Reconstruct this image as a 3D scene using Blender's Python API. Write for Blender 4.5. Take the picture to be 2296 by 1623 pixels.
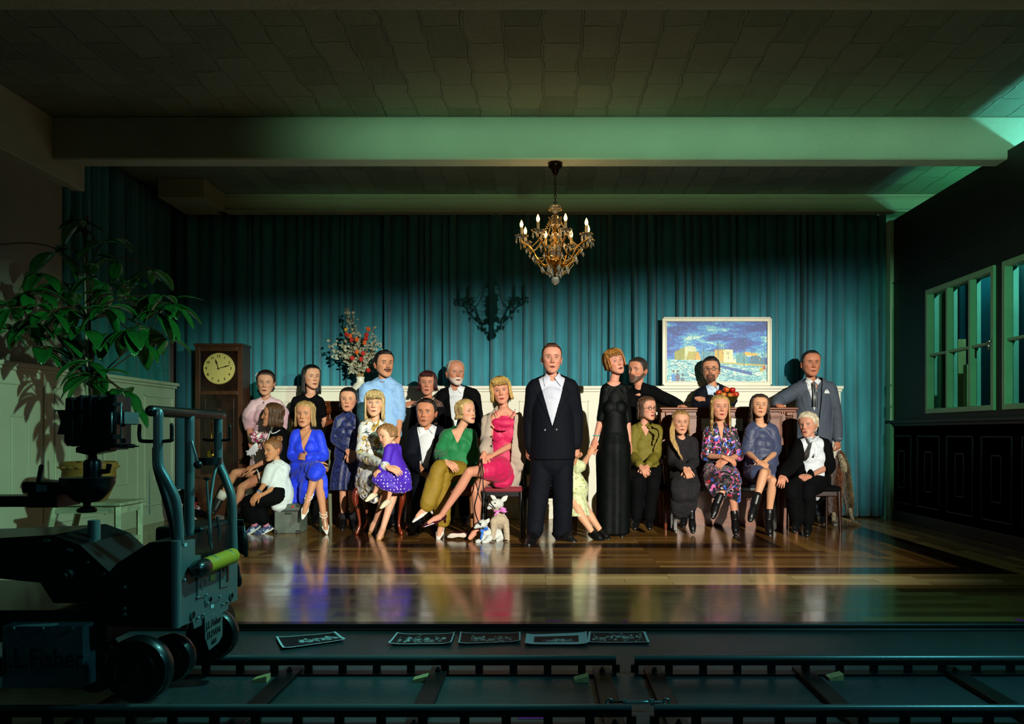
import bpy, math, random
import numpy as np
from mathutils import Vector, Matrix
PI = math.pi
for o in list(bpy.data.objects): bpy.data.objects.remove(o)
scn = bpy.context.scene
col = scn.collection
# ---------------------------------------------------------------- camera, world, light, exposure
F, CX, CY = 1800.0, 1223.0, 970.0            # focal length and vanishing point in photo pixels
cam = bpy.data.cameras.new('camera'); camo = bpy.data.objects.new('camera', cam); col.objects.link(camo)
camo.location = (0, 0, 1.0); camo.rotation_euler = (PI/2, 0, 0)
cam.sensor_width = 36; cam.lens = 36*F/2296
cam.shift_x = (1148-CX)/2296; cam.shift_y = (CY-811.5)/2296
cam.clip_start = 0.05; cam.clip_end = 60
scn.camera = camo
vs = scn.view_settings
vs.view_transform = 'Standard'; vs.look = 'None'; vs.gamma = 1; vs.use_curve_mapping = False; vs.exposure = 0.0
w = bpy.data.worlds.new('world'); scn.world = w; w.use_nodes = True
w.node_tree.nodes['Background'].inputs[0].default_value = (0.10, 0.35, 0.33, 1)
w.node_tree.nodes['Background'].inputs[1].default_value = 0.004
try:
    scn.cycles.use_denoising = True; scn.cycles.max_bounces = 6; scn.cycles.diffuse_bounces = 3
    scn.cycles.glossy_bounces = 3; scn.cycles.transmission_bounces = 5; scn.cycles.caustics_reflective = False
    scn.cycles.caustics_refractive = False; scn.cycles.sample_clamp_indirect = 3
except Exception: pass

def spot(name, loc, to, W, color, ang, blend=.3, size=.1, sx=1, sy=1):
    l = bpy.data.lights.new(name, 'SPOT'); o = bpy.data.objects.new(name, l); col.objects.link(o)
    l.energy = W; l.color = color; l.spot_size = math.radians(ang); l.spot_blend = blend; l.shadow_soft_size = size
    o.location = loc
    o.rotation_euler = (Vector(to)-Vector(loc)).to_track_quat('-Z', 'Y').to_euler()
    o.scale = (sx, sy, 1)
    return o
def area(name, loc, to, W, color, sx, sy, spread=180):
    l = bpy.data.lights.new(name, 'AREA'); o = bpy.data.objects.new(name, l); col.objects.link(o)
    l.energy = W; l.color = color; l.shape = 'RECTANGLE'; l.size = sx; l.size_y = sy; l.spread = math.radians(spread)
    o.location = loc; o.rotation_euler = (Vector(to)-Vector(loc)).to_track_quat('-Z', 'Y').to_euler()
    return o
def gobo(o, top=None, bot=None, left=None, right=None, extra=None):
    """barn doors of a spot: each edge is (world point a, world point b, softness); light is kept inside"""
    l = o.data; l.use_nodes = True; t = l.node_tree; em = t.nodes['Emission']; tc = t.nodes.new('ShaderNodeTexCoord')
    sp = t.nodes.new('ShaderNodeSeparateXYZ'); t.links.new(tc.outputs['Normal'], sp.inputs[0])
    def mth(op, a, b, c=None):
        n = t.nodes.new('ShaderNodeMath'); n.operation = op
        for i, v in enumerate((a, b, c)):
            if v is None: continue
            if hasattr(v, 'links'): t.links.new(v, n.inputs[i])
            else: n.inputs[i].default_value = v
        return n.outputs[0]
    az = mth('ABSOLUTE', sp.outputs[2], 0); u = mth('DIVIDE', sp.outputs[0], az); v = mth('DIVIDE', sp.outputs[1], az)
    R = o.rotation_euler.to_matrix().transposed()
    def uv(p): q = R@(Vector(p)-Vector(o.location)); return q.x/-q.z, q.y/-q.z
    fac = 1.0; ctr = (0, 0)
    for e in (top, bot, left, right, extra):
        if not e: continue
        (u0, v0), (u1, v1) = uv(e[0]), uv(e[1]); nx, ny = -(v1-v0), (u1-u0); L = math.hypot(nx, ny); nx /= L; ny /= L; c = nx*u0+ny*v0
        if nx*ctr[0]+ny*ctr[1] < c: nx, ny, c = -nx, -ny, -c          # inside where n.uv > c
        d = mth('SUBTRACT', mth('ADD', mth('MULTIPLY', u, nx), mth('MULTIPLY', v, ny)), c)
        n = t.nodes.new('ShaderNodeMapRange'); n.interpolation_type = 'SMOOTHSTEP'; t.links.new(d, n.inputs[0]); n.inputs[1].default_value = -e[2]*.5; n.inputs[2].default_value = e[2]*.5
        fac = mth('MULTIPLY', n.outputs[0], fac)
    t.links.new(mth('MULTIPLY', fac, 1.0), em.inputs['Strength'])
# hard key lamp from the camera's right, barn doors cut it off high on the curtain and across the front of the floor
k = spot('key_spot', (4.0, -5.5, 3.5), (0.2, 8.6, 1.35), 12200, (1.0, .95, .82), 37, .9, .05)
gobo(k, top=((-4, 9.4, 1.95), (4, 9.4, 2.60), .085), bot=((-4, 5.25, 0), (4, 5.25, 0), .006), left=((-4.0, 9.4, 0), (-4.0, 9.4, 3), .12), right=((4.0, 9.4, 0), (4.0, 9.4, 3), .05), extra=((4.0, 9.4, .35), (2.7, 6.2, 0), .07))
# front fill, weak, cool
k = spot('fill_spot', (-1.0, 0.6, 2.3), (-.3, 8.5, 1.1), 18, (.6, .95, 1.0), 60, .6, .4)
gobo(k, top=((-4, 9.4, 2.6), (4, 9.4, 2.6), .3))
# green wash on the beam
k = spot('beam_wash', (1.0, 1.2, 2.3), (1.2, 7.0, 3.55), 1050, (.42, 1.0, .56), 66, .5, .3)
gobo(k, top=((-4, 7.0, 3.70), (4, 7.0, 3.70), .025), bot=((-4, 7.0, 3.37), (4, 7.0, 3.37), .02))
# cyan and green lamps beyond the right partition
l = bpy.data.lights.new('side_cyan', 'POINT'); o_ = bpy.data.objects.new('side_cyan', l); col.objects.link(o_); o_.location = (4.75, 6.3, 3.05); l.energy = 75; l.color = (.2, 1.0, .85); l.shadow_soft_size = .04
l = bpy.data.lights.new('side_green', 'POINT'); o_ = bpy.data.objects.new('side_green', l); col.objects.link(o_); o_.location = (4.6, 8.4, 3.0); l.energy = 14; l.color = (.15, 1.0, .40); l.shadow_soft_size = .04
l = bpy.data.lights.new('side_blue', 'POINT'); o_ = bpy.data.objects.new('side_blue', l); col.objects.link(o_); o_.location = (4.4, 4.4, 2.6); l.energy = 4; l.color = (.1, .5, 1.0); l.shadow_soft_size = .1
# green lamp raking the window frames from the camera side
spot('window_rake', (2.6, 1.2, 2.3), (4.1, 7.0, 1.85), 380, (.22, 1.0, .50), 22, .5, .05)
# cool rim for the camera dolly, from behind right above
spot('dolly_rim', (0.6, 3.9, 2.9), (-1.4, 3.0, .5), 230, (.22, 1.0, .92), 60, .7, .08)
k = spot('front_teal', (3.0, 2.2, 2.9), (0.9, 3.3, 0), 190, (.16, .80, .95), 95, .9, .3)
k = spot('low_teal', (-1.0, .4, 1.9), (-1.9, 2.7, .3), 5, (.2, .85, 1.0), 70, .9, .3)
# green side light raking the left wainscot and the plant
k = spot('plant_side', (2.6, 2.0, 2.7), (-4.2, 8.0, 1.1), 900, (.50, 1.0, .62), 34, .6, .08)
gobo(k, top=((-4.3, 6, 2.1), (-4.3, 9.4, 2.0), .12))

# ---------------------------------------------------------------- colour and material helpers
def lin(h):
    if isinstance(h, str):
        c = [int(h[i:i+2], 16)/255 for i in (0, 2, 4)]
        return tuple(x/12.92 if x <= .04045 else ((x+.055)/1.055)**2.4 for x in c)
    return tuple(h)
MC = {}
class NT:
    def __init__(s, name):
        s.m = bpy.data.materials.new(name); s.m.use_nodes = True; s.t = s.m.node_tree
        s.b = s.t.nodes['Principled BSDF']
    def n(s, typ, **kw):
        x = s.t.nodes.new(typ)
        for k, v in kw.items():
            if k.startswith('i_'): x.inputs[k[2:].replace('_', ' ')].default_value = v
            else: setattr(x, k, v)
        return x
    def l(s, a, b): s.t.links.new(a, b)
    def coord(s, scale=(1, 1, 1)):
        c = s.n('ShaderNodeTexCoord'); mp = s.n('ShaderNodeMapping'); s.l(c.outputs['Object'], mp.inputs[0])
        mp.inputs['Scale'].default_value = scale; return mp.outputs[0]
    def mix(s, fac, a, b):
        x = s.n('ShaderNodeMix', data_type='RGBA')
        for sock, v in ((x.inputs[0], fac), (x.inputs[6], a), (x.inputs[7], b)):
            if hasattr(v, 'links'): s.l(v, sock)
            else: sock.default_value = v if not isinstance(v, tuple) else (*v, 1)
        return x.outputs[2]
    def ramp(s, v, p0, p1, c0=(0, 0, 0, 1), c1=(1, 1, 1, 1)):
        r = s.n('ShaderNodeValToRGB'); s.l(v, r.inputs[0]); e = r.color_ramp.elements
        e[0].position = p0; e[1].position = p1; e[0].color = c0; e[1].color = c1; return r.outputs[0]
    def math(s, op, a, b=None, c=None):
        x = s.n('ShaderNodeMath', operation=op)
        for i, v in enumerate((a, b, c)):
            if v is None: continue
            if hasattr(v, 'links'): s.l(v, x.inputs[i])
            else: x.inputs[i].default_value = v
        return x.outputs[0]
    def bump(s, h, st, dist=.01):
        b = s.n('ShaderNodeBump'); b.inputs['Strength'].default_value = st; b.inputs['Distance'].default_value = dist
        s.l(h, b.inputs['Height']); s.l(b.outputs[0], s.b.inputs['Normal'])
def mat(name, c, rough=.6, metal=0, bump=None, var=0, scale=6, stretch=(1, 1, 1), sheen=0, coat=0, spec=None, emit=None, trans=0):
    """procedural material: base colour with noise variation, optional noise bump (scale, strength)"""
    if name in MC: return MC[name]
    q = NT(name); c = lin(c); b = q.b
    b.inputs['Base Color'].default_value = (*c, 1); b.inputs['Roughness'].default_value = rough
    b.inputs['Metallic'].default_value = metal
    if sheen: b.inputs['Sheen Weight'].default_value = sheen
    if coat: b.inputs['Coat Weight'].default_value = coat; b.inputs['Coat Roughness'].default_value = .08
    if spec is not None: b.inputs['Specular IOR Level'].default_value = spec
    if trans: b.inputs['Transmission Weight'].default_value = trans
    if emit: b.inputs['Emission Color'].default_value = (*lin(emit[0]), 1); b.inputs['Emission Strength'].default_value = emit[1]
    n1 = q.n('ShaderNodeTexNoise'); n1.inputs['Scale'].default_value = scale; n1.inputs['Detail'].default_value = 5
    q.l(q.coord(stretch), n1.inputs['Vector'])
    if var:
        d = tuple(x*(1-var) for x in c); e = tuple(min(1, x*(1+var)) for x in c)
        q.l(q.mix(q.ramp(n1.outputs[0], .3, .7), d, e), b.inputs['Base Color'])
    if bump:
        n2 = q.n('ShaderNodeTexNoise'); n2.inputs['Scale'].default_value = bump[0]; n2.inputs['Detail'].default_value = 4
        q.l(q.coord(stretch), n2.inputs['Vector']); q.bump(n2.outputs[0], bump[1])
    MC[name] = q.m
    return q.m
def vmat(name, rough=.5, spec=.5, coat=0, bump=None, sheen=0):
    """colour from the mesh's own colour attribute"""
    if name in MC: return MC[name]
    q = NT(name); a = q.n('ShaderNodeAttribute', attribute_name='Col')
    q.l(a.outputs['Color'], q.b.inputs['Base Color']); q.b.inputs['Roughness'].default_value = rough
    q.b.inputs['Specular IOR Level'].default_value = spec; q.b.inputs['Coat Weight'].default_value = coat
    q.b.inputs['Sheen Weight'].default_value = sheen
    if bump:
        n2 = q.n('ShaderNodeTexNoise'); n2.inputs['Scale'].default_value = bump[0]; n2.inputs['Detail'].default_value = 4
        q.l(q.coord(), n2.inputs['Vector']); q.bump(n2.outputs[0], bump[1])
    MC[name] = q.m
    return q.m
def printed(name, base, layers, rough=.7, sheen=.2):
    """printed cloth: base colour then (kind, scale, threshold, colour, seed) patches"""
    if name in MC: return MC[name]
    q = NT(name); cur = lin(base)
    for k, (kind, sc, th, c, seed) in enumerate(layers):
        mp = q.n('ShaderNodeMapping'); tc = q.n('ShaderNodeTexCoord'); q.l(tc.outputs['Object'], mp.inputs[0])
        mp.inputs['Location'].default_value = (seed, seed*.7, seed*1.3)
        if kind == 'blot':
            t = q.n('ShaderNodeTexNoise'); t.inputs['Scale'].default_value = sc; t.inputs['Detail'].default_value = 2; t.inputs['Distortion'].default_value = 1.2
            q.l(mp.outputs[0], t.inputs['Vector']); f = q.math('GREATER_THAN', t.outputs[0], th)
        elif kind == 'dot':
            t = q.n('ShaderNodeTexVoronoi'); t.inputs['Scale'].default_value = sc; t.inputs['Randomness'].default_value = .35
            q.l(mp.outputs[0], t.inputs['Vector']); f = q.math('LESS_THAN', t.outputs['Distance'], th)
        else:
            t = q.n('ShaderNodeTexWave'); t.inputs['Scale'].default_value = sc; t.bands_direction = 'X'
            q.l(mp.outputs[0], t.inputs['Vector']); f = q.math('GREATER_THAN', t.outputs['Fac'], th)
        cur = q.mix(f, cur, lin(c))
    q.l(cur, q.b.inputs['Base Color']); q.b.inputs['Roughness'].default_value = rough; q.b.inputs['Sheen Weight'].default_value = sheen
    MC[name] = q.m
    return q.m

# ---------------------------------------------------------------- object helpers
def P(px, py, Y): return Vector(((px-CX)*Y/F, Y, 1-(py-CY)*Y/F))
def tag(o, label=None, cat=None, group=None, kind=None):
    if label: o['label'] = label
    if cat: o['category'] = cat
    if group: o['group'] = group
    if kind: o['kind'] = kind
    return o
def empty(name, loc, label, cat, group=None):
    o = bpy.data.objects.new(name, None); col.objects.link(o); o.location = loc; o.empty_display_size = .1
    return tag(o, label, cat, group)
def world_loc(o):
    v = Vector(o.location)
    while o.parent: o = o.parent; v = v+Vector(o.location)
    return v
def mkobj(name, V, Fc, material, parent=None, smooth=True, colors=None, org=None):
    V = np.asarray(V, float).reshape(-1, 3)
    if parent is not None: org = Vector((0, 0, 0)); off = world_loc(parent)
    else: off = Vector(org) if org is not None else Vector((0, 0, 0))
    me = bpy.data.meshes.new(name)
    me.from_pydata((V-np.array(off)).tolist(), [], [list(map(int, f)) for f in Fc] if not isinstance(Fc, np.ndarray) else Fc.tolist())
    me.validate(); me.update()
    if smooth: me.polygons.foreach_set('use_smooth', np.ones(len(me.polygons), bool))
    if colors is not None and len(colors) == len(me.vertices):
        at = me.color_attributes.new('Col', 'FLOAT_COLOR', 'POINT')
        c4 = np.ones((len(V), 4)); c4[:, :3] = colors; at.data.foreach_set('color', c4.ravel())
    me.materials.append(material)
    o = bpy.data.objects.new(name, me); col.objects.link(o)
    if parent is not None: o.parent = parent
    else: o.location = off
    return o
def basis(d, ref=(0, 1, 0)):
    d = d/np.linalg.norm(d); r = np.array(ref, float); r = r-d*np.dot(r, d)
    if np.linalg.norm(r) < .15: r = np.array((0, 0, 1.))-d*d[2]
    if np.linalg.norm(r) < .15: r = np.array((1., 0, 0))-d*d[0]
    r /= np.linalg.norm(r); return np.cross(d, r), r
class MB:
    def __init__(s): s.V = []; s.F = []; s.n = 0
    def add(s, V, Fc):
        V = np.asarray(V, float); s.V.append(V); k = s.n
        s.F += [[i+k for i in f] for f in Fc]; s.n += len(V); return s
    def tube(s, pts, rad, n=12, flat=1.0, ref=(0, 1, 0), cap=True, power=2.0, round_=False):
        """lofted tube; flat scales the radius along ref; flat and rad may be lists"""
        pts = [np.array(p, float) for p in pts]; m = len(pts)
        rad = [rad]*m if np.isscalar(rad) else list(rad); flat = [flat]*m if np.isscalar(flat) else list(flat)
        if round_:   # hemispherical ends
            d0 = pts[0]-pts[1]; d0 /= np.linalg.norm(d0)+1e-9; d1 = pts[-1]-pts[-2]; d1 /= np.linalg.norm(d1)+1e-9
            e0 = [(pts[0]+d0*rad[0]*a, rad[0]*b, flat[0]) for a, b in ((.95, .3), (.7, .7))]
            e1 = [(pts[-1]+d1*rad[-1]*a, rad[-1]*b, flat[-1]) for a, b in ((.7, .7), (.95, .3))]
            L = e0+list(zip(pts, rad, flat))+e1; pts = [a[0] for a in L]; rad = [a[1] for a in L]; flat = [a[2] for a in L]; m = len(pts)
        V = []; th = np.arange(n)*2*PI/n; c, sn = np.cos(th), np.sin(th)
        if power != 2.0: c = np.sign(c)*abs(c)**(2/power); sn = np.sign(sn)*abs(sn)**(2/power)
        for i in range(m):
            a = pts[max(i-1, 0)]; b = pts[min(i+1, m-1)]; d = b-a
            if np.linalg.norm(d) < 1e-9: d = np.array((0, 0, 1.))
            u, r = basis(d, ref); V.append(pts[i]+np.outer(c, u)*rad[i]+np.outer(sn, r)*rad[i]*flat[i])
        V = np.concatenate(V); Fc = []
        for i in range(m-1):
            for j in range(n):
                k = (j+1) % n; Fc.append([i*n+j, i*n+k, (i+1)*n+k, (i+1)*n+j])
        if cap: Fc.append(list(range(n))[::-1]); Fc.append([(m-1)*n+j for j in range(n)])
        return s.add(V, Fc)
    def ell(s, c, r, R=None, nu=16, nv=10):
        u = np.arange(nu)*2*PI/nu; V = [(0, 0, 1)]
        for i in range(1, nv):
            a = PI*i/nv; V += [(math.sin(a)*math.cos(t), math.sin(a)*math.sin(t), math.cos(a)) for t in u]
        V.append((0, 0, -1)); V = np.array(V)*np.array(r if not np.isscalar(r) else (r, r, r))
        if R is not None: V = V@np.array(R).T
        Fc = [[0, 1+j, 1+(j+1) % nu] for j in range(nu)]
        for i in range(nv-2):
            for j in range(nu): k = (j+1) % nu; a = 1+i*nu; Fc.append([a+j, a+nu+j, a+nu+k, a+k])
        e = len(V)-1; a = 1+(nv-2)*nu; Fc += [[e, a+(j+1) % nu, a+j] for j in range(nu)]
        return s.add(V+np.array(c, float), Fc)
    def box(s, lo, hi, R=None, c=None, bev=0):
        lo = np.array(lo, float); hi = np.array(hi, float)
        if bev > 0:
            b = min(bev, *(abs(hi-lo)/2.01)); V = []
            ct = (lo+hi)/2; h = (hi-lo)/2
            for sx in (-1, 1):
                for sy in (-1, 1):
                    for sz in (-1, 1):
                        for k in range(3):
                            q = h-b; q = q.copy(); q[k] = h[k]; V.append(ct+np.array((sx, sy, sz))*q)
            V = np.array(V); ix = lambda sx, sy, sz, k: ((sx*2+sy)*2+sz)*3+k
            Fc = [[ix(1, 0, 0, 0), ix(1, 1, 0, 0), ix(1, 1, 1, 0), ix(1, 0, 1, 0)], [ix(0, 0, 0, 0), ix(0, 0, 1, 0), ix(0, 1, 1, 0), ix(0, 1, 0, 0)],
                  [ix(0, 1, 0, 1), ix(0, 1, 1, 1), ix(1, 1, 1, 1), ix(1, 1, 0, 1)], [ix(0, 0, 0, 1), ix(1, 0, 0, 1), ix(1, 0, 1, 1), ix(0, 0, 1, 1)],
                  [ix(0, 0, 1, 2), ix(1, 0, 1, 2), ix(1, 1, 1, 2), ix(0, 1, 1, 2)], [ix(0, 0, 0, 2), ix(0, 1, 0, 2), ix(1, 1, 0, 2), ix(1, 0, 0, 2)]]
            for sy in (0, 1):
                for sz in (0, 1): f = [ix(0, sy, sz, 1), ix(1, sy, sz, 1), ix(1, sy, sz, 2), ix(0, sy, sz, 2)]; Fc.append(f if (sy+sz) % 2 == 0 else f[::-1])
            for sx in (0, 1):
                for sz in (0, 1): f = [ix(sx, 0, sz, 0), ix(sx, 1, sz, 0), ix(sx, 1, sz, 2), ix(sx, 0, sz, 2)]; Fc.append(f if (sx+sz) % 2 else f[::-1])
            for sx in (0, 1):
                for sy in (0, 1): f = [ix(sx, sy, 0, 0), ix(sx, sy, 1, 0), ix(sx, sy, 1, 1), ix(sx, sy, 0, 1)]; Fc.append(f if (sx+sy) % 2 == 0 else f[::-1])
            for sx in (0, 1):
                for sy in (0, 1):
                    for sz in (0, 1):
                        f = [ix(sx, sy, sz, k) for k in range(3)]; Fc.append(f if (sx+sy+sz) % 2 else f[::-1])
        else:
            V = np.array([(x, y, z) for x in (lo[0], hi[0]) for y in (lo[1], hi[1]) for z in (lo[2], hi[2])])
            Fc = [[0, 1, 3, 2], [4, 6, 7, 5], [0, 4, 5, 1], [2, 3, 7, 6], [0, 2, 6, 4], [1, 5, 7, 3]]
        if R is not None: cc = np.array(c if c is not None else (lo+hi)/2, float); V = (V-cc)@np.array(R).T+cc
        return s.add(V, Fc)
    def lathe(s, c, prof, n=24, axis=(0, 0, 1)):
        """prof list of (radius, height)"""
        ax = np.array(axis, float); u, r = basis(ax, (0, 1, 0)); ax = ax/np.linalg.norm(ax); c = np.array(c, float); V = []
        for (R, h) in prof:
            for j in range(n): t = 2*PI*j/n; V.append(c+ax*h+(u*math.cos(t)+r*math.sin(t))*R)
        Fc = []; m = len(prof)
        for i in range(m-1):
            for j in range(n): k = (j+1) % n; Fc.append([i*n+j, i*n+k, (i+1)*n+k, (i+1)*n+j])
        Fc.append(list(range(n))[::-1]); Fc.append([(m-1)*n+j for j in range(n)])
        return s.add(V, Fc)
    def prism(s, poly, d):
        """3-D polygon extruded by vector d"""
        A = np.array([tuple(p) for p in poly], float); n = len(A); V = np.concatenate([A, A+np.array(d, float)])
        return s.add(V, [list(range(n))[::-1], list(range(n, 2*n))]+[[i, (i+1) % n, n+(i+1) % n, n+i] for i in range(n)])
    def arr(s): return np.concatenate(s.V), s.F
    def build(s, name, m, parent=None, smooth=False, label=None, org=None):
        V, Fc = s.arr()
        if parent is None and org is None:
            lo, hi = V.min(0), V.max(0); org = ((lo[0]+hi[0])/2, (lo[1]+hi[1])/2, lo[2])
        o = mkobj(name, V, Fc, m, parent, smooth, org=org)
        fixn(o)
        if smooth == 'auto': smooth_auto(o)
        if label: o['label'] = label
        return o
import bmesh
def fixn(o):
    bm = bmesh.new(); bm.from_mesh(o.data); bmesh.ops.recalc_face_normals(bm, faces=bm.faces); bm.to_mesh(o.data); bm.free()
def smooth_auto(o, ang=40):
    me = o.data; me.polygons.foreach_set('use_smooth', np.ones(len(me.polygons), bool))
    bm = bmesh.new(); bm.from_mesh(me)
    for e in bm.edges:
        if len(e.link_faces) == 2 and e.calc_face_angle(0) > math.radians(ang): e.smooth = False
    bm.to_mesh(me); bm.free()
def remesh(V, Fc, vox, it=3, fac=.5):
    me = bpy.data.meshes.new('t'); me.from_pydata(np.asarray(V).tolist(), [], Fc); me.update()
    o = bpy.data.objects.new('t', me); col.objects.link(o)
    m = o.modifiers.new('r', 'REMESH'); m.mode = 'VOXEL'; m.voxel_size = vox
    if it: k = o.modifiers.new('s', 'SMOOTH'); k.factor = fac; k.iterations = it
    dg = bpy.context.evaluated_depsgraph_get(); e = o.evaluated_get(dg); m2 = e.to_mesh()
    nv = len(m2.vertices); A = np.empty(nv*3, np.float32); m2.vertices.foreach_get('co', A)
    N = np.empty(nv*3, np.float32); m2.vertices.foreach_get('normal', N)
    nl = len(m2.loops); L = np.empty(nl, np.int32); m2.loops.foreach_get('vertex_index', L)
    Q = L.reshape(-1, 4).copy() if nl == 4*len(m2.polygons) else [list(p.vertices) for p in m2.polygons]
    e.to_mesh_clear(); bpy.data.objects.remove(o); bpy.data.meshes.remove(me)
    return A.reshape(-1, 3).astype(float), Q, N.reshape(-1, 3).astype(float)
def fbm(p, f, seed=0):
    x, y, z = (p*f+seed*3.7).T
    w1 = np.sin(1.7*y+1.3*np.sin(1.1*z+seed)); w2 = np.sin(1.3*x+1.7*np.cos(.9*z)+seed)
    return (np.sin(x+1.4*w1+.6*z)+np.sin(1.9*y+1.2*w2-.8*z)+.6*np.sin(2.7*z+1.5*w1+x*.7))/2.6
def quad_grid(nu, nv, closed=False):
    Fc = []
    for i in range(nv-1):
        for j in range(nu if closed else nu-1):
            k = (j+1) % nu; Fc.append([i*nu+j, i*nu+k, (i+1)*nu+k, (i+1)*nu+j])
    return Fc
# ---------------------------------------------------------------- the setting
XL, XR, YB, HC = -4.32, 4.03, 9.55, 3.76
def struct(mb, name, m, smooth=False, parent=None):
    o = mb.build(name, m, parent, smooth)
    if parent is None: o['kind'] = 'structure'
    return o
# parquet: strips run along x in the middle, along y at the sides, mitred, with dark inlay frames and a paler band that paints in the key light's strip
def floor_mat():
    q = NT('parquet'); tc = q.n('ShaderNodeTexCoord'); sp = q.n('ShaderNodeSeparateXYZ'); q.l(tc.outputs['Object'], sp.inputs[0])
    X, Y = sp.outputs[0], sp.outputs[1]
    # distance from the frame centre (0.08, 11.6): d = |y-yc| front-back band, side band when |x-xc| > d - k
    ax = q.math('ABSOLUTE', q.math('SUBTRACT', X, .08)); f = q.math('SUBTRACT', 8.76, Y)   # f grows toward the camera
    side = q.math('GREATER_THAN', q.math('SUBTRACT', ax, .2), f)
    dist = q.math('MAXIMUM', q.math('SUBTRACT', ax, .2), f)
    cmb = q.n('ShaderNodeCombineXYZ'); al = q.n('ShaderNodeMix', data_type='FLOAT'); ac = q.n('ShaderNodeMix', data_type='FLOAT')
    for m_, a, b in ((al, X, Y), (ac, Y, X)):
        q.l(side, m_.inputs[0]); q.l(a, m_.inputs[2]); q.l(b, m_.inputs[3]); 
    q.l(al.outputs[0], cmb.inputs[0]); q.l(ac.outputs[0], cmb.inputs[1])
    br = q.n('ShaderNodeTexBrick', offset=.37, offset_frequency=3, squash=1); q.l(cmb.outputs[0], br.inputs['Vector'])
    for k, v in (('Scale', 1), ('Mortar Size', .0016), ('Mortar Smooth', .0), ('Bias', 0), ('Brick Width', .85), ('Row Height', .112)): br.inputs[k].default_value = v
    br.inputs['Color1'].default_value = (.0, .0, .0, 1); br.inputs['Color2'].default_value = (1, 1, 1, 1); br.inputs['Mortar'].default_value = (.5, .5, .5, 1)
    nz = q.n('ShaderNodeTexNoise'); nz.inputs['Scale'].default_value = 3; nz.inputs['Detail'].default_value = 6
    mp = q.n('ShaderNodeMapping'); q.l(cmb.outputs[0], mp.inputs[0]); mp.inputs['Scale'].default_value = (1.2, 14, 1); q.l(mp.outputs[0], nz.inputs['Vector'])
    rnd = q.math('ADD', q.math('MULTIPLY', br.outputs['Color'], .72), q.math('MULTIPLY', nz.outputs[0], .28))
    wood = q.mix(rnd, lin('5a3618'), lin('b0823e'))
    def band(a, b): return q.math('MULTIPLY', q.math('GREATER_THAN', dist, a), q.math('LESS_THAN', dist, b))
    wood = q.mix(q.math('MULTIPLY', band(1.50, 1.78), .93), wood, lin('1c0d06'))
    wood = q.mix(q.math('MULTIPLY', band(2.80, 3.08), .93), wood, lin('1c0d06'))
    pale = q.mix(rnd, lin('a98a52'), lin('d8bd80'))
    wood = q.mix(band(3.08, 3.48), wood, pale)  # bright strip of key light painted into the wood colour
    wood = q.mix(q.math('MULTIPLY', br.outputs['Fac'], .85), wood, (.005, .003, .002))
    q.l(wood, q.b.inputs['Base Color'])
    rr = q.math('ADD', .13, q.math('MULTIPLY', rnd, .16)); q.l(rr, q.b.inputs['Roughness'])
    q.b.inputs['Coat Weight'].default_value = .35; q.b.inputs['Coat Roughness'].default_value = .1
    n3 = q.n('ShaderNodeTexNoise'); n3.inputs['Scale'].default_value = 9; q.l(mp.outputs[0], n3.inputs['Vector'])
    h = q.math('SUBTRACT', q.math('ADD', q.math('MULTIPLY', br.outputs['Color'], .35), q.math('MULTIPLY', n3.outputs[0], .3)), br.outputs['Fac'])
    q.bump(h, .16, .004)
    return q.m
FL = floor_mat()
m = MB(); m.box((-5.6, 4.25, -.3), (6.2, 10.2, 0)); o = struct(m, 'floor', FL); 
# object coordinates of the parquet equal the room's coordinates
me = o.data; off = Vector(o.location)
for v in me.vertices: v.co += off
o.location = (0, 0, 0)
lowm = mat('lower_lino', '2f3b3c', .42, bump=(60, .25), var=.3, scale=3)
m = MB(); m.box((-5.6, -7.0, -.3), (6.2, 4.235, -.03)); struct(m, 'floor_front', lowm)
m = MB(); m.box((-5.6, 4.19, -.06), (6.2, 4.25, .001), bev=.006); m.box((-5.6, 4.165, -.06), (6.2, 4.19, -.018), bev=.006)
struct(m, 'trim_step', mat('step_wood', '17100c', .4, coat=.2))
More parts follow.
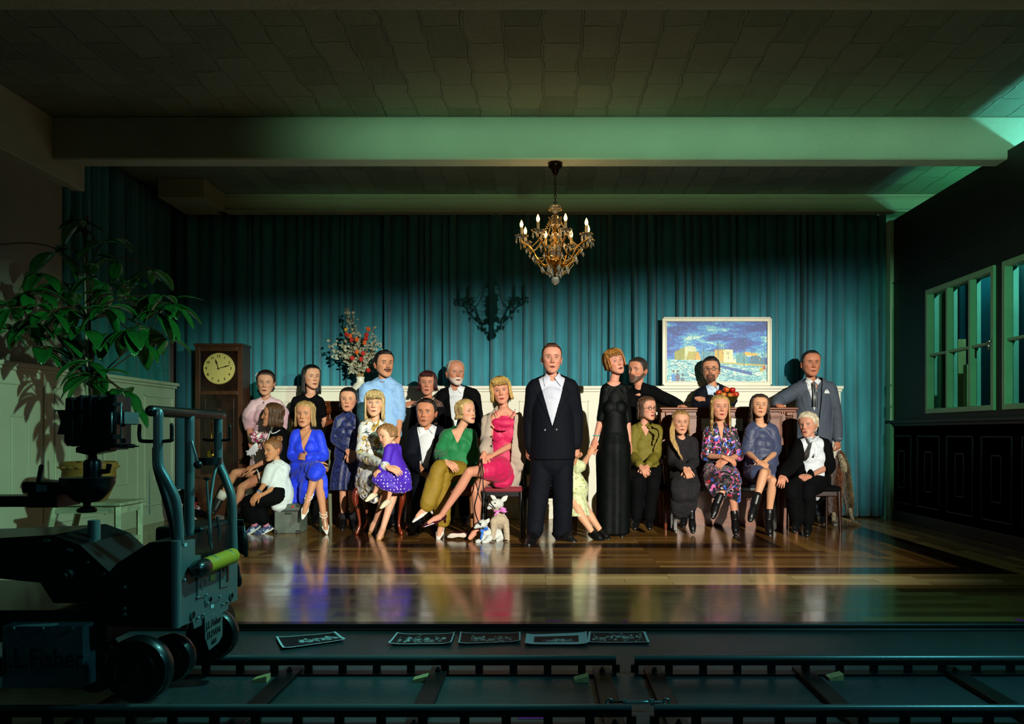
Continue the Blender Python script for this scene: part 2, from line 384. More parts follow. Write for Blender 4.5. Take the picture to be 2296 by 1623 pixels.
# plaster
def plaster(name, c, cracks=True, tile=0):
    q = NT(name); c = lin(c); co = q.coord()
    n = q.n('ShaderNodeTexNoise'); n.inputs['Scale'].default_value = 2.2; n.inputs['Detail'].default_value = 8; q.l(co, n.inputs['Vector'])
    q.l(q.mix(n.outputs[0], tuple(x*.72 for x in c), c), q.b.inputs['Base Color']); q.b.inputs['Roughness'].default_value = .85
    n2 = q.n('ShaderNodeTexNoise'); n2.inputs['Scale'].default_value = 24; n2.inputs['Detail'].default_value = 6; q.l(co, n2.inputs['Vector'])
    h = q.math('MULTIPLY', n2.outputs[0], .5)
    if tile:
        wp = q.n('ShaderNodeTexNoise'); wp.inputs['Scale'].default_value = 3.5; wp.inputs['Detail'].default_value = 4; q.l(co, wp.inputs['Vector'])
        vm = q.n('ShaderNodeVectorMath', operation='MULTIPLY_ADD'); q.l(wp.outputs['Color'], vm.inputs[0]); vm.inputs[1].default_value = (.10, .10, 0); q.l(co, vm.inputs[2])
        br = q.n('ShaderNodeTexBrick', offset=.5, squash=1)
        rot = q.n('ShaderNodeMapping'); rot.inputs['Rotation'].default_value = (0, 0, PI/2); q.l(vm.outputs[0], rot.inputs[0]); q.l(rot.outputs[0], br.inputs['Vector'])
        for k, v in (('Scale', 1), ('Mortar Size', .012), ('Mortar Smooth', .6), ('Brick Width', .46), ('Row Height', .27)): br.inputs[k].default_value = v
        br.inputs['Color1'].default_value = (.2, .2, .2, 1); br.inputs['Color2'].default_value = (.8, .8, .8, 1)
        # fine comb ridges on some tiles
        wv = q.n('ShaderNodeTexWave', bands_direction='X'); wv.inputs['Scale'].default_value = 24; q.l(co, wv.inputs['Vector'])
        pick = q.math('GREATER_THAN', br.outputs['Color'], .62)
        h = q.math('ADD', h, q.math('MULTIPLY', q.math('MULTIPLY', wv.outputs['Fac'], pick), .3))
        h = q.math('ADD', h, q.math('MULTIPLY', br.outputs['Fac'], 1.3))
        cr = q.n('ShaderNodeTexVoronoi', feature='DISTANCE_TO_EDGE'); cr.inputs['Scale'].default_value = 2.5
        mp = q.n('ShaderNodeMapping'); mp.inputs['Scale'].default_value = (1, 3.5, 1); q.l(vm.outputs[0], mp.inputs[0]); q.l(mp.outputs[0], cr.inputs['Vector'])
        h = q.math('ADD', h, q.math('MULTIPLY', q.math('GREATER_THAN', cr.outputs['Distance'], .02), .6))
    q.bump(h, .8, .02)
    return q.m
ceilm = plaster('ceiling_tiles_painted', '8f9a8a', tile=1)
beamm = plaster('beam_plaster', 'c9cdbd')
wallm = plaster('wall_plaster', 'a7a59a')
m = MB(); m.box((-5.6, -7.0, HC), (6.2, 10.2, HC+.2)); struct(m, 'ceiling', ceilm)
m = MB(); m.box((-5.6, 7.0, 3.385), (6.2, 7.2, HC), bev=.012); struct(m, 'trim_1', beamm)
m = MB(); m.box((-5.6, 4.2, 3.385), (6.2, 4.54, HC), bev=.012); struct(m, 'trim_2', beamm)
m = MB(); m.box((XL-.35, -7.0, 3.25), (XL+.02, 7.5, HC), bev=.01); struct(m, 'trim_3', beamm)
m = MB(); m.box((XL-.35, -7.0, -.3), (XL-.1, 7.5, 3.25)); struct(m, 'wall_left', wallm)
m = MB(); m.box((-5.6, 9.75, -.3), (6.2, 9.95, HC)); struct(m, 'wall_back', wallm)
m = MB(); m.box((5.3, -7.0, -.3), (5.5, 10.2, HC)); struct(m, 'wall_outer', wallm)
m = MB(); m.box((-5.6, -7.2, -.3), (6.2, -7.0, HC)); struct(m, 'wall_front', mat('dark_wall', '0c0f10', .9))
m = MB(); m.box((-5.6, -7.0, -.3), (-5.4, 10.2, HC)); struct(m, 'wall_left_outer', mat('dark_wall2', '0c0f10', .9))
# cornice box that carries the curtain rail
cm = plaster('cornice_paint', 'b9b295')
m = MB()
m.box((-3.78, 9.28, 3.55), (5.3, 9.40, HC-.001), bev=.004); m.box((-3.80, 9.255, 3.55), (5.3, 9.30, 3.575), bev=.006); m.box((-3.80, 9.26, 3.70), (5.3, 9.30, 3.72), bev=.005)
m.box((-4.2, 8.7, 3.55), (-3.70, 9.40, HC-.001), bev=.004)
struct(m, 'trim_4', cm)
# wainscot (flat bead-framed panels), built on a plane through origin o with direction d, inward normal n
def wainscot(name, p0, p1, H, n, m_, npan, cap=.045):
    p0 = np.array(p0, float); p1 = np.array(p1, float); L = np.linalg.norm(p1-p0); d = (p1-p0)/L; n = np.array(n, float)
    R = np.stack([d, n, (0, 0, 1)], 1)
    mb = MB()
    def bx(a, b, y0, y1, z0, z1, bev=.004):
        mb.box((a, y0, z0), (b, y1, z1), bev=bev); V = mb.V[-1]; mb.V[-1] = V@R.T+p0
    bx(0, L, -.03, 0, 0, H-.03, 0)
    bx(-.02, L+.02, -.04, cap, H-.035, H); bx(-.01, L+.01, -.03, cap*.5, H-.065, H-.035)
    bx(0, L, 0, .012, 0, .11)
    pw = L/npan
    for i in range(npan):
        a = i*pw+.07; b = (i+1)*pw-.07; z0, z1 = .2, H-.17; t = .014
        for (x0, x1, q0, q1) in ((a, a+t, z0, z1), (b-t, b, z0, z1), (a, b, z0, z0+t), (a, b, z1-t, z1)): bx(x0, x1, 0, .011, q0, q1)
        if pw > .4:
            a2 = a+(b-a)*.33; b2 = a+(b-a)*.67; y0, y1 = z0+(z1-z0)*.22, z1-(z1-z0)*.22
            for (x0, x1, q0, q1) in ((a2, a2+t, y0, y1), (b2-t, b2, y0, y1), (a2, b2, y0, y0+t), (a2, b2, y1-t, y1)): bx(x0, x1, 0, .009, q0, q1)
    return struct(mb, name, m_)
wm = mat('wainscot_paint', 'd9d8c6', .55, bump=(30, .08), var=.06, scale=2)
wainscot('wall_left_panelling', (XL, 6.2, 0), (XL, 9.36, 0), 1.575, (1, 0, 0), wm, 4)
m = MB(); m.box((XL-.04, 6.14, 0), (XL+.035, 6.26, 1.60), bev=.008); m.box((XL-.04, 6.09, 0), (XL+.02, 6.15, 1.59), bev=.008); struct(m, 'trim_5', wm)
m = MB(); m.box((XL-.04, 3.2, -.06), (XL+.012, 6.10, 3.25)); struct(m, 'wall_left_plaster', plaster('grey_plaster', '74787a'))
wainscot('wall_back_panelling', (-3.22, 9.3, 0), (3.42, 9.3, 0), 1.54, (0, -1, 0), wm, 7)
# right partition with windows
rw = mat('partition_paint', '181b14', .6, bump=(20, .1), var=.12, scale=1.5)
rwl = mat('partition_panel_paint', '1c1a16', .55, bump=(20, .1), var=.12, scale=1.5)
WZ0, WZ1 = 1.20, 2.50
wins = [(8.47, 7.18), (7.05, 5.76), (5.63, 4.34)]
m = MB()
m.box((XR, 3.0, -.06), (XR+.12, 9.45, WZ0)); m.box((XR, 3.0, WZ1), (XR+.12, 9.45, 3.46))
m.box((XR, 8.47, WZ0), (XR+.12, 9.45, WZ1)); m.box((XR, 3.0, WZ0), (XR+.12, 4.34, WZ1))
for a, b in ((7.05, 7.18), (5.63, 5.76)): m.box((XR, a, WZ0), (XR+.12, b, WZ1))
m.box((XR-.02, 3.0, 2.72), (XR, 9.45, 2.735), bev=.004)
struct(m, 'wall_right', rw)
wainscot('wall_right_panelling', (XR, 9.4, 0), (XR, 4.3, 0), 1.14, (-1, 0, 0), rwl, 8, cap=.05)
frm = mat('window_paint', 'a8c8ac', .5, bump=(30, .1), var=.08)
glassm = mat('window_glass', 'ffffff', .02, trans=1, spec=.5)
glassm.node_tree.nodes['Principled BSDF'].inputs['IOR'].default_value = 1.02
for k, (y1, y0) in enumerate(wins):
    m = MB(); x0, x1 = XR-.025, XR+.10; t = .05
    m.box((x0, y0, WZ0), (x1, y0+t, WZ1), bev=.004); m.box((x0, y1-t, WZ0), (x1, y1, WZ1), bev=.004)
    m.box((x0, y0+t, WZ0), (x1, y1-t, WZ0+t), bev=.004); m.box((x0, y0+t, WZ1-t), (x1, y1-t, WZ1), bev=.004)
    for i in (1, 2):
        yy = y0+(y1-y0)*i/3; m.box((x0+.01, yy-.02, WZ0+t), (x1-.01, yy+.02, WZ1-t), bev=.004)
    m.box((x0+.02, y0+t, 1.80), (x1-.03, y1-t, 1.825), bev=.004)
    o = struct(m, 'window_%d' % (k+1), frm)
    g = MB(); g.box((XR+.045, y0+t, WZ0+t), (XR+.049, y1-t, WZ1-t)); g.build('pane', glassm, o)
    h = MB(); h.ell((XR-.04, y0+.03, 1.82), (.02, .012, .012)); h.tube([(XR-.05, y0+.03, 1.82), (XR-.05, y0+.03, 1.74)], .008); h.build('latch', mat('chrome_dark', 'b8c0c0', .25, 1), o, True)
# small rail at the right corner
m = MB(); m.box((3.985, 9.28, 0), (4.03, 9.40, 3.46), bev=.004); struct(m, 'trim_6', frm)
# window boards of pale timber seen through the first window
tag(MB().box((XR+.16, 8.15, -.05), (XR+.24, 8.22, 1.95)).build('timber_post', mat('raw_pine', 'c9a56a', .7, var=.2, stretch=(8, 8, 1))), 'raw pine post standing behind the far window, its taller post', 'post')
tag(MB().box((XR+.16, 7.98, -.05), (XR+.24, 8.05, 1.68)).build('timber_post', mat('raw_pine', 'c9a56a')), 'raw pine post standing behind the far window, its shorter post', 'post')

# curtains: pleated cloth following a plan path
def curtain(name, pts, z0, z1, m_, nf, amp, label, seed=1, ns=26, per=18):
    rnd = random.Random(seed); pts = [np.array(p, float) for p in pts]
    seg = [np.linalg.norm(pts[i+1]-pts[i]) for i in range(len(pts)-1)]; L = sum(seg)
    ws = [rnd.uniform(.55, 1.5) for _ in range(nf)]; s = sum(ws); ed = np.concatenate([[0], np.cumsum(ws)])/s*L
    am = [rnd.uniform(.55, 1.35) for _ in range(nf)]; sk = [rnd.uniform(.25, .6) for _ in range(nf)]; ph = [rnd.uniform(0, 6) for _ in range(nf)]
    us = []; dis = []; fid = []
    for i in range(nf):
        for j in range(per):
            t = j/per; us.append(ed[i]+(ed[i+1]-ed[i])*t); fid.append(i)
            # rounded lobe with a tight valley
            k = sk[i]; tt = t/k*.5 if t < k else .5+(t-k)/(1-k)*.5
            dis.append((abs(math.sin(PI*tt))**.75)*am[i])
    us = np.array(us); dis = np.array(dis)
    V = []
    for r in range(ns):
        v = r/(ns-1); z = z1+(z0-z1)*v
        for u, d_, f_ in zip(us, dis, fid):
            uu = u+.02*math.sin(v*3+ph[f_])*v; acc = 0
            for a, b, s_ in zip(pts[:-1], pts[1:], seg):
                if uu <= acc+s_ or b is pts[-1]:
                    d = (b-a)/s_; p = a+d*(uu-acc); nrm = np.array((d[1], -d[0])); break
                acc += s_
            q = d_*amp*(.75+.35*math.sin(v*2.3+ph[f_]))*(.8+.3*v)
            p = p+nrm*q; V.append((p[0], p[1], z))
    o = mkobj(name, V, quad_grid(len(us), ns), m_, org=(pts[0][0], pts[0][1], z0))
    sol = o.modifiers.new('s', 'SOLIDIFY'); sol.thickness = .004
    return tag(o, label, 'curtain')
vel = mat('teal_velvet', '33808e', .8, bump=(90, .25), var=.22, scale=5, stretch=(1, 1, .35), sheen=.25, spec=.2)
vel2 = mat('blue_drape', '1f5a9a', .8, bump=(70, .2), var=.2, scale=4, sheen=.2, spec=.2)
curtain('stage_curtain', [(-4.36, 9.50), (4.02, 9.50)], .02, 3.56, vel, 76, .115, 'long teal velvet curtain pleated across the whole back of the room', 5)
curtain('stage_curtain', [(-4.42, 7.35), (-4.42, 9.45)], .02, 3.70, vel, 20, .07, 'shorter run of teal curtain hanging down the left side behind the tall plant', 9)
curtain('window_curtain', [(4.75, 3.6), (4.75, 9.6)], .0, 3.2, vel2, 34, .13, 'blue curtain seen through the windows of the right wall', 3, per=12)
# ---------------------------------------------------------------- people
def nv(a): a = np.array(a, float); return a/(np.linalg.norm(a)+1e-12)
def sst(x, a, b): t = np.clip((x-a)/(b-a), 0, 1); return t*t*(3-2*t)
PROF = np.array([  # z, half width, front, back (head height = 1, origin under the ear)
 (.000, .030, .330, .270), (.015, .085, .360, .215), (.05, .135, .375, .12), (.10, .185, .368, .03), (.16, .225, .358, -.05), (.22, .255, .358, -.14),
 (.30, .280, .362, -.26), (.40, .300, .368, -.34), (.50, .312, .366, -.39), (.60, .322, .378, -.415), (.70, .326, .378, -.42),
 (.80, .306, .345, -.395), (.88, .258, .283, -.34), (.94, .190, .205, -.26), (.98, .110, .11, -.16), (1.0, .02, .0, -.04)])
def head_ring(z):
    return [np.interp(z, PROF[:, 0], PROF[:, k]) for k in (1, 2, 3)]
_zs = np.concatenate([np.linspace(0, .12, 12)[:-1], np.linspace(.12, .62, 74)[:-1], np.linspace(.62, 1, 34)])
_a = np.linspace(-1, 1, 133)[:-1]; _az = PI*np.sign(_a)*(abs(_a)**1.55)    # dense at the face
def head_mesh(o):
    """returns vertices in head units, colours; o: options"""
    Z, A = np.meshgrid(_zs, _az, indexing='ij'); 
    zz = Z+0
    w = np.interp(Z, PROF[:, 0], PROF[:, 1])*o.get('fw', 1.0); f = np.interp(Z, PROF[:, 0], PROF[:, 2]); b = np.interp(Z, PROF[:, 0], PROF[:, 3])
    # smooth the profile a little
    cy = (f+b)/2*0+np.where(np.cos(A) > 0, 0, 0); mid = .02
    s, c = np.sin(A), np.cos(A)
    p = 2.35; den = (abs(s)**p+abs(c)**p)**(1/p)
    mid = np.maximum(.02, (f+b)/2) ; mid = np.where(Z < .2, (f+b)/2, .0+.02*np.ones_like(f)); mid = np.where((Z >= .12) & (Z < .3), np.interp(Z, [.12, .3], [.17, .02]), mid)
    y = mid+np.where(c > 0, (f-mid)*c, (mid-b)*c)/den
    x = w*s/den
    g = lambda x0, z0, sx, sz: np.exp(-((x-x0)/sx)**2-((Z-z0)/sz)**2)
    fr = np.clip(c*1.6, 0, 1)
    child = o.get('child', 0); fem = o.get('fem', 0)
    ex, ez = .135, .495-.03*child
    dy = 0
    # nose
    nz0, nz1 = .335, .55; t = np.clip((nz1-Z)/(nz1-nz0), 0, 1)
    nl = (1-.35*child-.12*fem)*o.get('nose', 1)
    na = (.022+.104*t**1.15)*sst(Z, nz0-.028, nz0+.02)*(Z < nz1+.08)*sst(-Z, -nz1-.08, -nz1+.02)
    dy = dy+nl*na*np.exp(-(x/(.034+.022*t))**2)
    dy = dy+nl*.036*(g(.047, nz0+.018, .024, .024)+g(-.047, nz0+.018, .024, .024))
    # sockets, eyeballs, brow, cheeks
    for sg in (-1, 1):
        dy = dy-.052*g(sg*ex*.98, ez+.006, .075, .050)+.020*g(sg*ex, ez, .046, .026)
        dy = dy+(.028-.010*fem)*g(sg*.12, ez+.075, .085, .024)
        dy = dy+.026*g(sg*.195, .39, .07, .06)-.022*g(sg*.20, .24, .06, .08)*(1-child)
    dy = dy+.010*g(0, .58, .05, .05)
    # mouth
    ms = o.get('smile', 0); mz = .205+ms*.35*x*x*12*.12
    mw = .088
    dy = dy+.020*np.exp(-(x/mw)**2-((Z-mz-.022)/.017)**2)+.024*np.exp(-(x/(mw*.85))**2-((Z-mz+.024)/.020)**2)
    dy = dy+.018*np.exp(-(x/.12)**2-((Z-mz)/.06)**2)
    dy = dy-.024*np.exp(-(x/mw)**4-((Z-mz)/.007)**2)
    dy = dy-.016*g(0, .150, .08, .018)+.026*g(0, .075, .075, .045)-.008*g(0, .27, .014, .03)
    y = y+dy*fr
    # colours
    sk = np.array(lin(o.get('skin', 'c98a66'))); C = np.ones(Z.shape+(3,))*sk
    def paint(m, c_, k=1.0):
        nonlocal C
        m = (np.clip(m, 0, 1)*k)[..., None]; C = C*(1-m)+np.array(lin(c_))*m
    F_ = (c > 0.2)
    red = sk*np.array((1.08, .72, .68))
    m = (.45*(g(.19, .36, .08, .07)+g(-.19, .36, .08, .07))+.35*g(0, .35, .05, .04))*F_; C = C*(1-m[..., None])+red*m[..., None]
    br = o.get('brow', '3a2415'); 
    gx = o.get('gaze', 0)*.022; gz = o.get('gazez', 0)*.012
    for sg in (-1, 1):
        dx = x-sg*ex; dz = Z-ez; wd = .064
        lid = .027*(1-(dx/wd)**2)*(1-.12*fem)
        # upper-lid shadow fold and lash line
        paint(F_*np.exp(-((dz-lid-.012)/.010)**2)*(abs(dx) < wd*1.1), '6b3a28', .45)
        eye = F_*(abs(dx) < wd)*(dz < lid*.80)*(dz > -lid*.62)
        paint(F_*(abs(dx) < wd*1.12)*(dz < lid+.010)*(dz > -lid*.62-.004), '3a1c12', .85 if fem else .6)
        paint(eye, 'b9aea4'); r2 = (dx-gx)**2+(dz-gz-.002)**2
        paint(eye*(r2 < .027**2), o.get('iris', '4a5a60')); paint(eye*(r2 < .014**2), '050505')
        paint(eye*(((dx-gx-.008)**2+(dz-.010)**2) < .006**2), 'ffffff')
        bz = ez+.083+o.get('browz', 0)+.018*np.sin((sg*x-.05)/.17*PI)+o.get('sad', 0)*(.13-sg*x)*.25
        bw = .0135*(1.25 if not fem else .95)*np.clip((.225-sg*x)/.06, 0, 1)*np.clip((sg*x-.045)/.02, 0, 1)+1e-5
        paint(F_*np.exp(-((Z-bz)/bw)**4), br, .9)
        paint(F_*g(sg*.032, .330, .016, .009), '4a1c12', .85)
    lc = o.get('lip', 'a84f45'); half = mw*1.15
    prof = np.clip(1-(x/half)**2, 0, 1)
    up = (Z-mz < .034*prof)*(Z >= mz); lo = (mz-Z < .040*prof)*(Z < mz)
    paint(F_*(up | lo)*(abs(x) < half), lc, .85); paint(F_*(abs(x) < half)*(abs(Z-mz) < (.005+o.get('open', 0)*prof)), '2a0d0a', .9)
    ang = abs(A)
    bd = o.get('beard')
    if bd:   # (colour, density, shape)
        jaw = sst(-Z, -.30-.12*sst(ang, .9, 1.4), -.24-.12*sst(ang, .9, 1.4))*(ang < 1.75)
        if bd[2] == 'goatee': jaw = jaw*(abs(x) < .16)
        mo = F_*(Z > mz+.030)*(Z < .30)*(abs(x) < .15-(Z-.23)*.6)
        keep = ~((up | lo) & (abs(x) < half) & F_)
        if bd[2] == 'moustache': jaw = 0*jaw
        mm = np.maximum(jaw, mo)*keep*(.95+.05*np.sin(x*160)*np.sin(Z*120)); paint(np.minimum(1, mm*1.15), bd[0], bd[1])
        k = .028 if bd[1] > .6 else .006
        y = y+k*np.maximum(jaw, mo)*keep*fr*(np.where(Z < .5, 1, 0)); 
    # scalp colour under the hair
    hz = hairline(A, o); hc = o.get('hair', '2a1a10')
    if o.get('hstyle') != 'bald': paint(sst(Z, hz-.012, hz+.012), hc)
    V = np.stack([x, y, Z], -1).reshape(-1, 3); C = C.reshape(-1, 3)
    n = len(_az); Fc = quad_grid(n, len(_zs), True)+[list(range(n))[::-1], [(len(_zs)-1)*n+j for j in range(n)]]
    # ears
    E = MB(); 
    if o.get('ears', 1):
        for sg in (-1, 1):
            R = np.array(Matrix.Rotation(sg*.35, 3, 'Z'))@np.array(Matrix.Rotation(-.12, 3, 'X'))
            c0 = np.array((sg*.315*o.get('fw', 1), -.03, .425))
            E.tube([c0+np.array((sg*.018*math.sin(t)+sg*.022, -.035+.05*math.cos(t+.4), .035+.085*math.sin(t+.4)*1.0)) for t in np.linspace(-2.0, 3.6, 14)], .015, 8)
            E.ell(c0+np.array((sg*.010, -.03, .015)), (.022, .052, .085), R, 12, 8); E.ell(c0+np.array((sg*.016, 0, -.072)), (.018, .026, .03), None, 10, 6)
        ev, ef = E.arr(); k = len(V); V = np.concatenate([V, ev]); Fc = Fc+[[i+k for i in f] for f in ef]
        C = np.concatenate([C, np.ones((len(ev), 3))*sk*np.array((1.0, .80, .76))])
    return V, Fc, C
def hairline(A, o):
    a = abs(A); h0 = o.get('hl', .845)
    return np.interp(a, [0, .45, .85, 1.15, 1.45, 1.62, 1.9, 2.3, 3.15], [h0, h0, h0-.05, .64, .40 if not o.get('fem') else .46, .52, .40, .20, .12])
class Head:
    def __init__(s, c, hh, yaw=0, pitch=0, roll=0):
        y, p, r = (math.radians(v) for v in (yaw, pitch, roll))
        f = np.array((math.sin(y)*math.cos(p), -math.cos(y)*math.cos(p), math.sin(p)))
        x = np.array((math.cos(y), math.sin(y), 0)); u = np.cross(f, x); u = nv(u if u[2] > 0 else -u)
        x2 = x*math.cos(r)-u*math.sin(r); u2 = u*math.cos(r)+x*math.sin(r)
        s.M = np.stack([x2, f, u2], 1)*hh; s.h = hh; s.x, s.f, s.u = x2, f, u2
        s.o = np.array(c, float)-s.M@np.array((0, .0, .5))
    def w(s, p): return np.atleast_2d(p)@s.M.T+s.o
    def w1(s, *p): return s.M@np.array(p, float)+s.o
def hand(L, wrist, tip, n, curl=.5, side=1, spread=.16, tw=1.0, point=None):
    """five fingered hand; n = palm normal, side=+1 puts the thumb on +lateral; returns remeshed verts and faces"""
    w_ = np.array(wrist, float); d = nv(np.array(tip, float)-w_); n = np.array(n, float); n = nv(n-d*np.dot(n, d)); la = np.cross(d, n)*side
    mb = MB(); pl = .50*L
    for k, t in enumerate((-.155, -.055, .05, .15)):
        mb.tube([w_-d*.06*L, w_+d*pl*.45+la*t*L*.75, w_+d*pl+la*t*L], [.115*L, .10*L, .072*L], 10, .72, ref=n, round_=True)
    mb.tube([w_+d*.1*L-la*.03*L, w_+d*pl*.8], [.15*L, .17*L], 12, .62, ref=n, round_=True)
    ln = (.36, .44, .47, .41); fr = .046*L*tw
    for k, t in enumerate((-.165, -.058, .052, .158)):
        b = w_+d*pl*.97+la*t*L; dd = nv(d+la*t*spread*3); p = [b]; a = .12+.1*k*0
        for j, seg in enumerate((.44, .31, .25)):
            a += curl*(.55, .75, .5)[j]*(1.1-.06*k); v = dd*math.cos(a)+n*math.sin(a); p.append(p[-1]+v*seg*ln[k]*L)
        mb.tube(p, [fr*1.15, fr*1.05, fr*.95, fr*.72], 8, round_=True, ref=n)
    b = w_+d*.16*L+la*.11*L; v1 = nv(d*.62+la*.75+n*.22); v2 = nv(d*.9+la*.35+n*.3); v3 = nv(d*.95+la*.1+n*.35)
    mb.tube([b, b+v1*.22*L, b+v1*.22*L+v2*.19*L, b+v1*.22*L+v2*.19*L+v3*.13*L], [fr*1.8, fr*1.35, fr*1.15, fr*.8], 8, round_=True, ref=n)
    V, Fc = mb.arr(); V, Fc, _ = remesh(V, Fc, .018*L+.0002, 3); return V, Fc
skinm = vmat('skin', .52, .32, bump=(400, .05))
hairm = {}
def hairmat(c):
    if c not in hairm:
        q = NT('hair_'+c); k = lin(c); n = q.n('ShaderNodeTexNoise'); n.inputs['Scale'].default_value = 34; n.inputs['Detail'].default_value = 4
        q.l(q.coord((3, 3, .55)), n.inputs['Vector']); q.l(q.mix(q.ramp(n.outputs[0], .3, .72), tuple(v*.42 for v in k), tuple(min(1, v*1.45) for v in k)), q.b.inputs['Base Color'])
        q.b.inputs['Roughness'].default_value = .38; q.b.inputs['Specular IOR Level'].default_value = .5
        n2 = q.n('ShaderNodeTexNoise'); n2.inputs['Scale'].default_value = 130; q.l(q.coord((3, 3, .4)), n2.inputs['Vector']); q.bump(n2.outputs[0], .6, .006)
        hairm[c] = q.m
    return hairm[c]
def hair_mesh(H, o, rnd):
    """cap plus locks in world coordinates"""
    mb = MB(); V, Fc, _ = head_mesh(dict(o, ears=0)); n = len(_az); nz = len(_zs)
    Z, A = np.meshgrid(_zs, _az, indexing='ij'); hz = hairline(A, o)
    th = o.get('vol', .035); P3 = V.reshape(nz, n, 3)
    N = P3-np.array((0, -.02, .52)); N[..., 2] *= .9; N /= np.linalg.norm(N, axis=-1, keepdims=True)
    prt = o.get('part', 0)
    t = sst(Z, hz-.03, hz+.07)*th-.012
    strand = np.sin(A*46+9*np.sin(Z*6)+3*np.sin(A*7))*.004+np.sin(A*23+Z*25)*.003
    t = t+strand*sst(Z, hz, hz+.06)-.02*np.exp(-((P3[..., 0]-prt)/.025)**2)*(Z > .85)*(1 if o.get('part') is not None else 0)
    Q = P3+N*t[..., None]; keep = (Z > hz-.035)
    idx = -np.ones(nz*n, int); kf = keep.ravel(); idx[kf] = np.arange(kf.sum())
    F2 = [[idx[i] for i in f] for f in Fc if all(kf[i] for i in f)]
    mb.add(H.w(Q.reshape(-1, 3)[kf]), F2)
    def surf(a, z, k):
        w, f, b = head_ring(z); s, c = math.sin(a), math.cos(a); p = 2.2; den = (abs(s)**p+abs(c)**p)**(1/p)
        q = np.array((w*s/den, .02+((f-.02)*c if c > 0 else (.02-b)*c)/den, z)); e = nv(q-np.array((0, 0, .5)) if z > .5 else np.array((q[0], q[1], 0)))
        return q+e*k
    L = o.get('len')
    if L:
        th = max(th, .03); n0 = int(o.get('nl', 64)*1.9); wave = o.get('wave', 0); fl = o.get('flare', 1.0); a0 = o.get('a0', 1.15); r0 = o.get('lr', .045)*.72
        for i in range(n0):
            sg = 1 if i % 2 else -1; a = sg*(a0+(PI-a0)*((i//2+.5)/(n0//2))+rnd.uniform(-.05, .05)); lay = rnd.uniform(.3, 1.15)
            le = L*rnd.uniform(.93, 1.04)
            p = [surf(a*.8, .955, th*.7*lay), surf(a, .86, th*lay), surf(a, .72, th*lay*1.1), surf(a, .56, th*lay*1.25), surf(a, .42, th*lay*1.3)]
            e = p[-1]; ph = rnd.uniform(0, 6); m_ = max(3, int(le/.10)); 
            kx = .42
            for j in range(1, m_+1):
                t = j/m_; d = le*t; q = e.copy(); q[2] -= d; s = 1+(fl-1)*t
                q[0] *= s; q[1] = q[1]*(s if q[1] < 0 else 1)
                if q[1] < -.05 and q[2] < .2: q[1] = q[1]*(1-.25*sst(-q[2], -.2, .2))
                q[0] += wave*math.sin(q[2]*11+ph*.35)*t; q[1] += wave*math.cos(q[2]*11+ph*.35)*.7*t
                p.append(q)
            m_ = len(p); rr = [r0*(.7 if j < 2 else 1)*(1-.7*max(0, (j/(m_-1)-.85)/.15)**1.5) for j in range(m_)]
            mb.tube(H.w(np.array(p)), np.array(rr)*H.h, 6, .45, ref=H.w1(0, 0, .5)-H.w(np.array(p))[m_//2])
    if o.get('bangs'):
        bl, bw = o['bangs']
        for i in range(44):
            a = -bw+2*bw*(i+.5)/44; zz = bl+rnd.uniform(-.02, .02); k = rnd.uniform(.6, 1.1)
            p = [surf(a*.55, .97, th*k), surf(a*.8, .90, th*k+.02), surf(a, .80, th*k+.020), surf(a*1.03, (.8+zz)/2, th*k+.012), surf(a*1.06, zz, th*.5*k+.002)]
            mb.tube(H.w(np.array(p)), [.022*H.h]*3+[.018*H.h, .006*H.h], 6, .4, ref=H.w1(0, 0, .5)-H.w1(*p[2]))
    if o.get('sweep'):   # short hair combed back / to a side
        for i in range(44):
            a = rnd.uniform(-1.0, 1.0); sx = o['sweep']
            p = [surf(a, o.get('hl', .845)+.0, .0), surf(a*.9+sx*.3, .90, th+.012), surf(a*.7+sx*.9, .965, th+.014), surf((a+sx*1.5), .95, th+.004)]
            mb.tube(H.w(np.array(p)), [.02*H.h, .03*H.h, .03*H.h, .012*H.h], 6, .4, ref=H.w1(0, 0, .5)-H.w1(*p[1]))
    if o.get('curl'):
        cx_, r_ = o['curl']
        for i in range(cx_):
            a = rnd.uniform(.75, PI)*rnd.choice((-1, 1)); z = rnd.uniform(o.get('curlz', .1), .95); c = surf(a, z, th+.03)
            ph = rnd.uniform(0, 6); ax = rnd.uniform(0, 3)
            e_ = nv(c-np.array((0, 0, .45))); t1 = nv(np.cross(e_, (0, 0, 1))); mb.tube(H.w(np.array([c-e_*.02+t1*math.cos(t+ph)*r_*rnd.uniform(.9, 1.1)+np.array((0, 0, 1))*(math.sin(t+ph)*r_*.7-.03*t) for t in np.linspace(0, 3.4, 8)])), np.array([.008]+[.020]*6+[.006])*H.h, 6, .6)
    for b in o.get('buns', []):
        c = H.w1(*b[:3]); mb.ell(c, b[3]*H.h, H.M/H.h, 20, 12)
        for k in range(9):
            ph = k*.7; mb.tube([c+(H.x*math.cos(t+ph)+H.u*math.sin(t+ph)+H.f*.6*math.sin(2*t+k))*b[3]*H.h*.93 for t in np.linspace(0, 4, 9)], .16*b[3]*H.h, 6)
    return mb
def smoothpath(pts, k=5):
    """Catmull-Rom through rows of [x,y,z,r,...]"""
    P_ = np.array(pts, float)
    if len(P_) < 3: return P_
    out = []; m = len(P_)
    for i in range(m-1):
        p0, p1, p2, p3 = P_[max(i-1, 0)], P_[i], P_[i+1], P_[min(i+2, m-1)]
        for j in range(k):
            t = j/k; out.append(.5*((2*p1)+(-p0+p2)*t+(2*p0-5*p1+4*p2-p3)*t*t+(-p0+3*p1-3*p2+p3)*t**3))
    out.append(P_[-1]); return np.array(out)
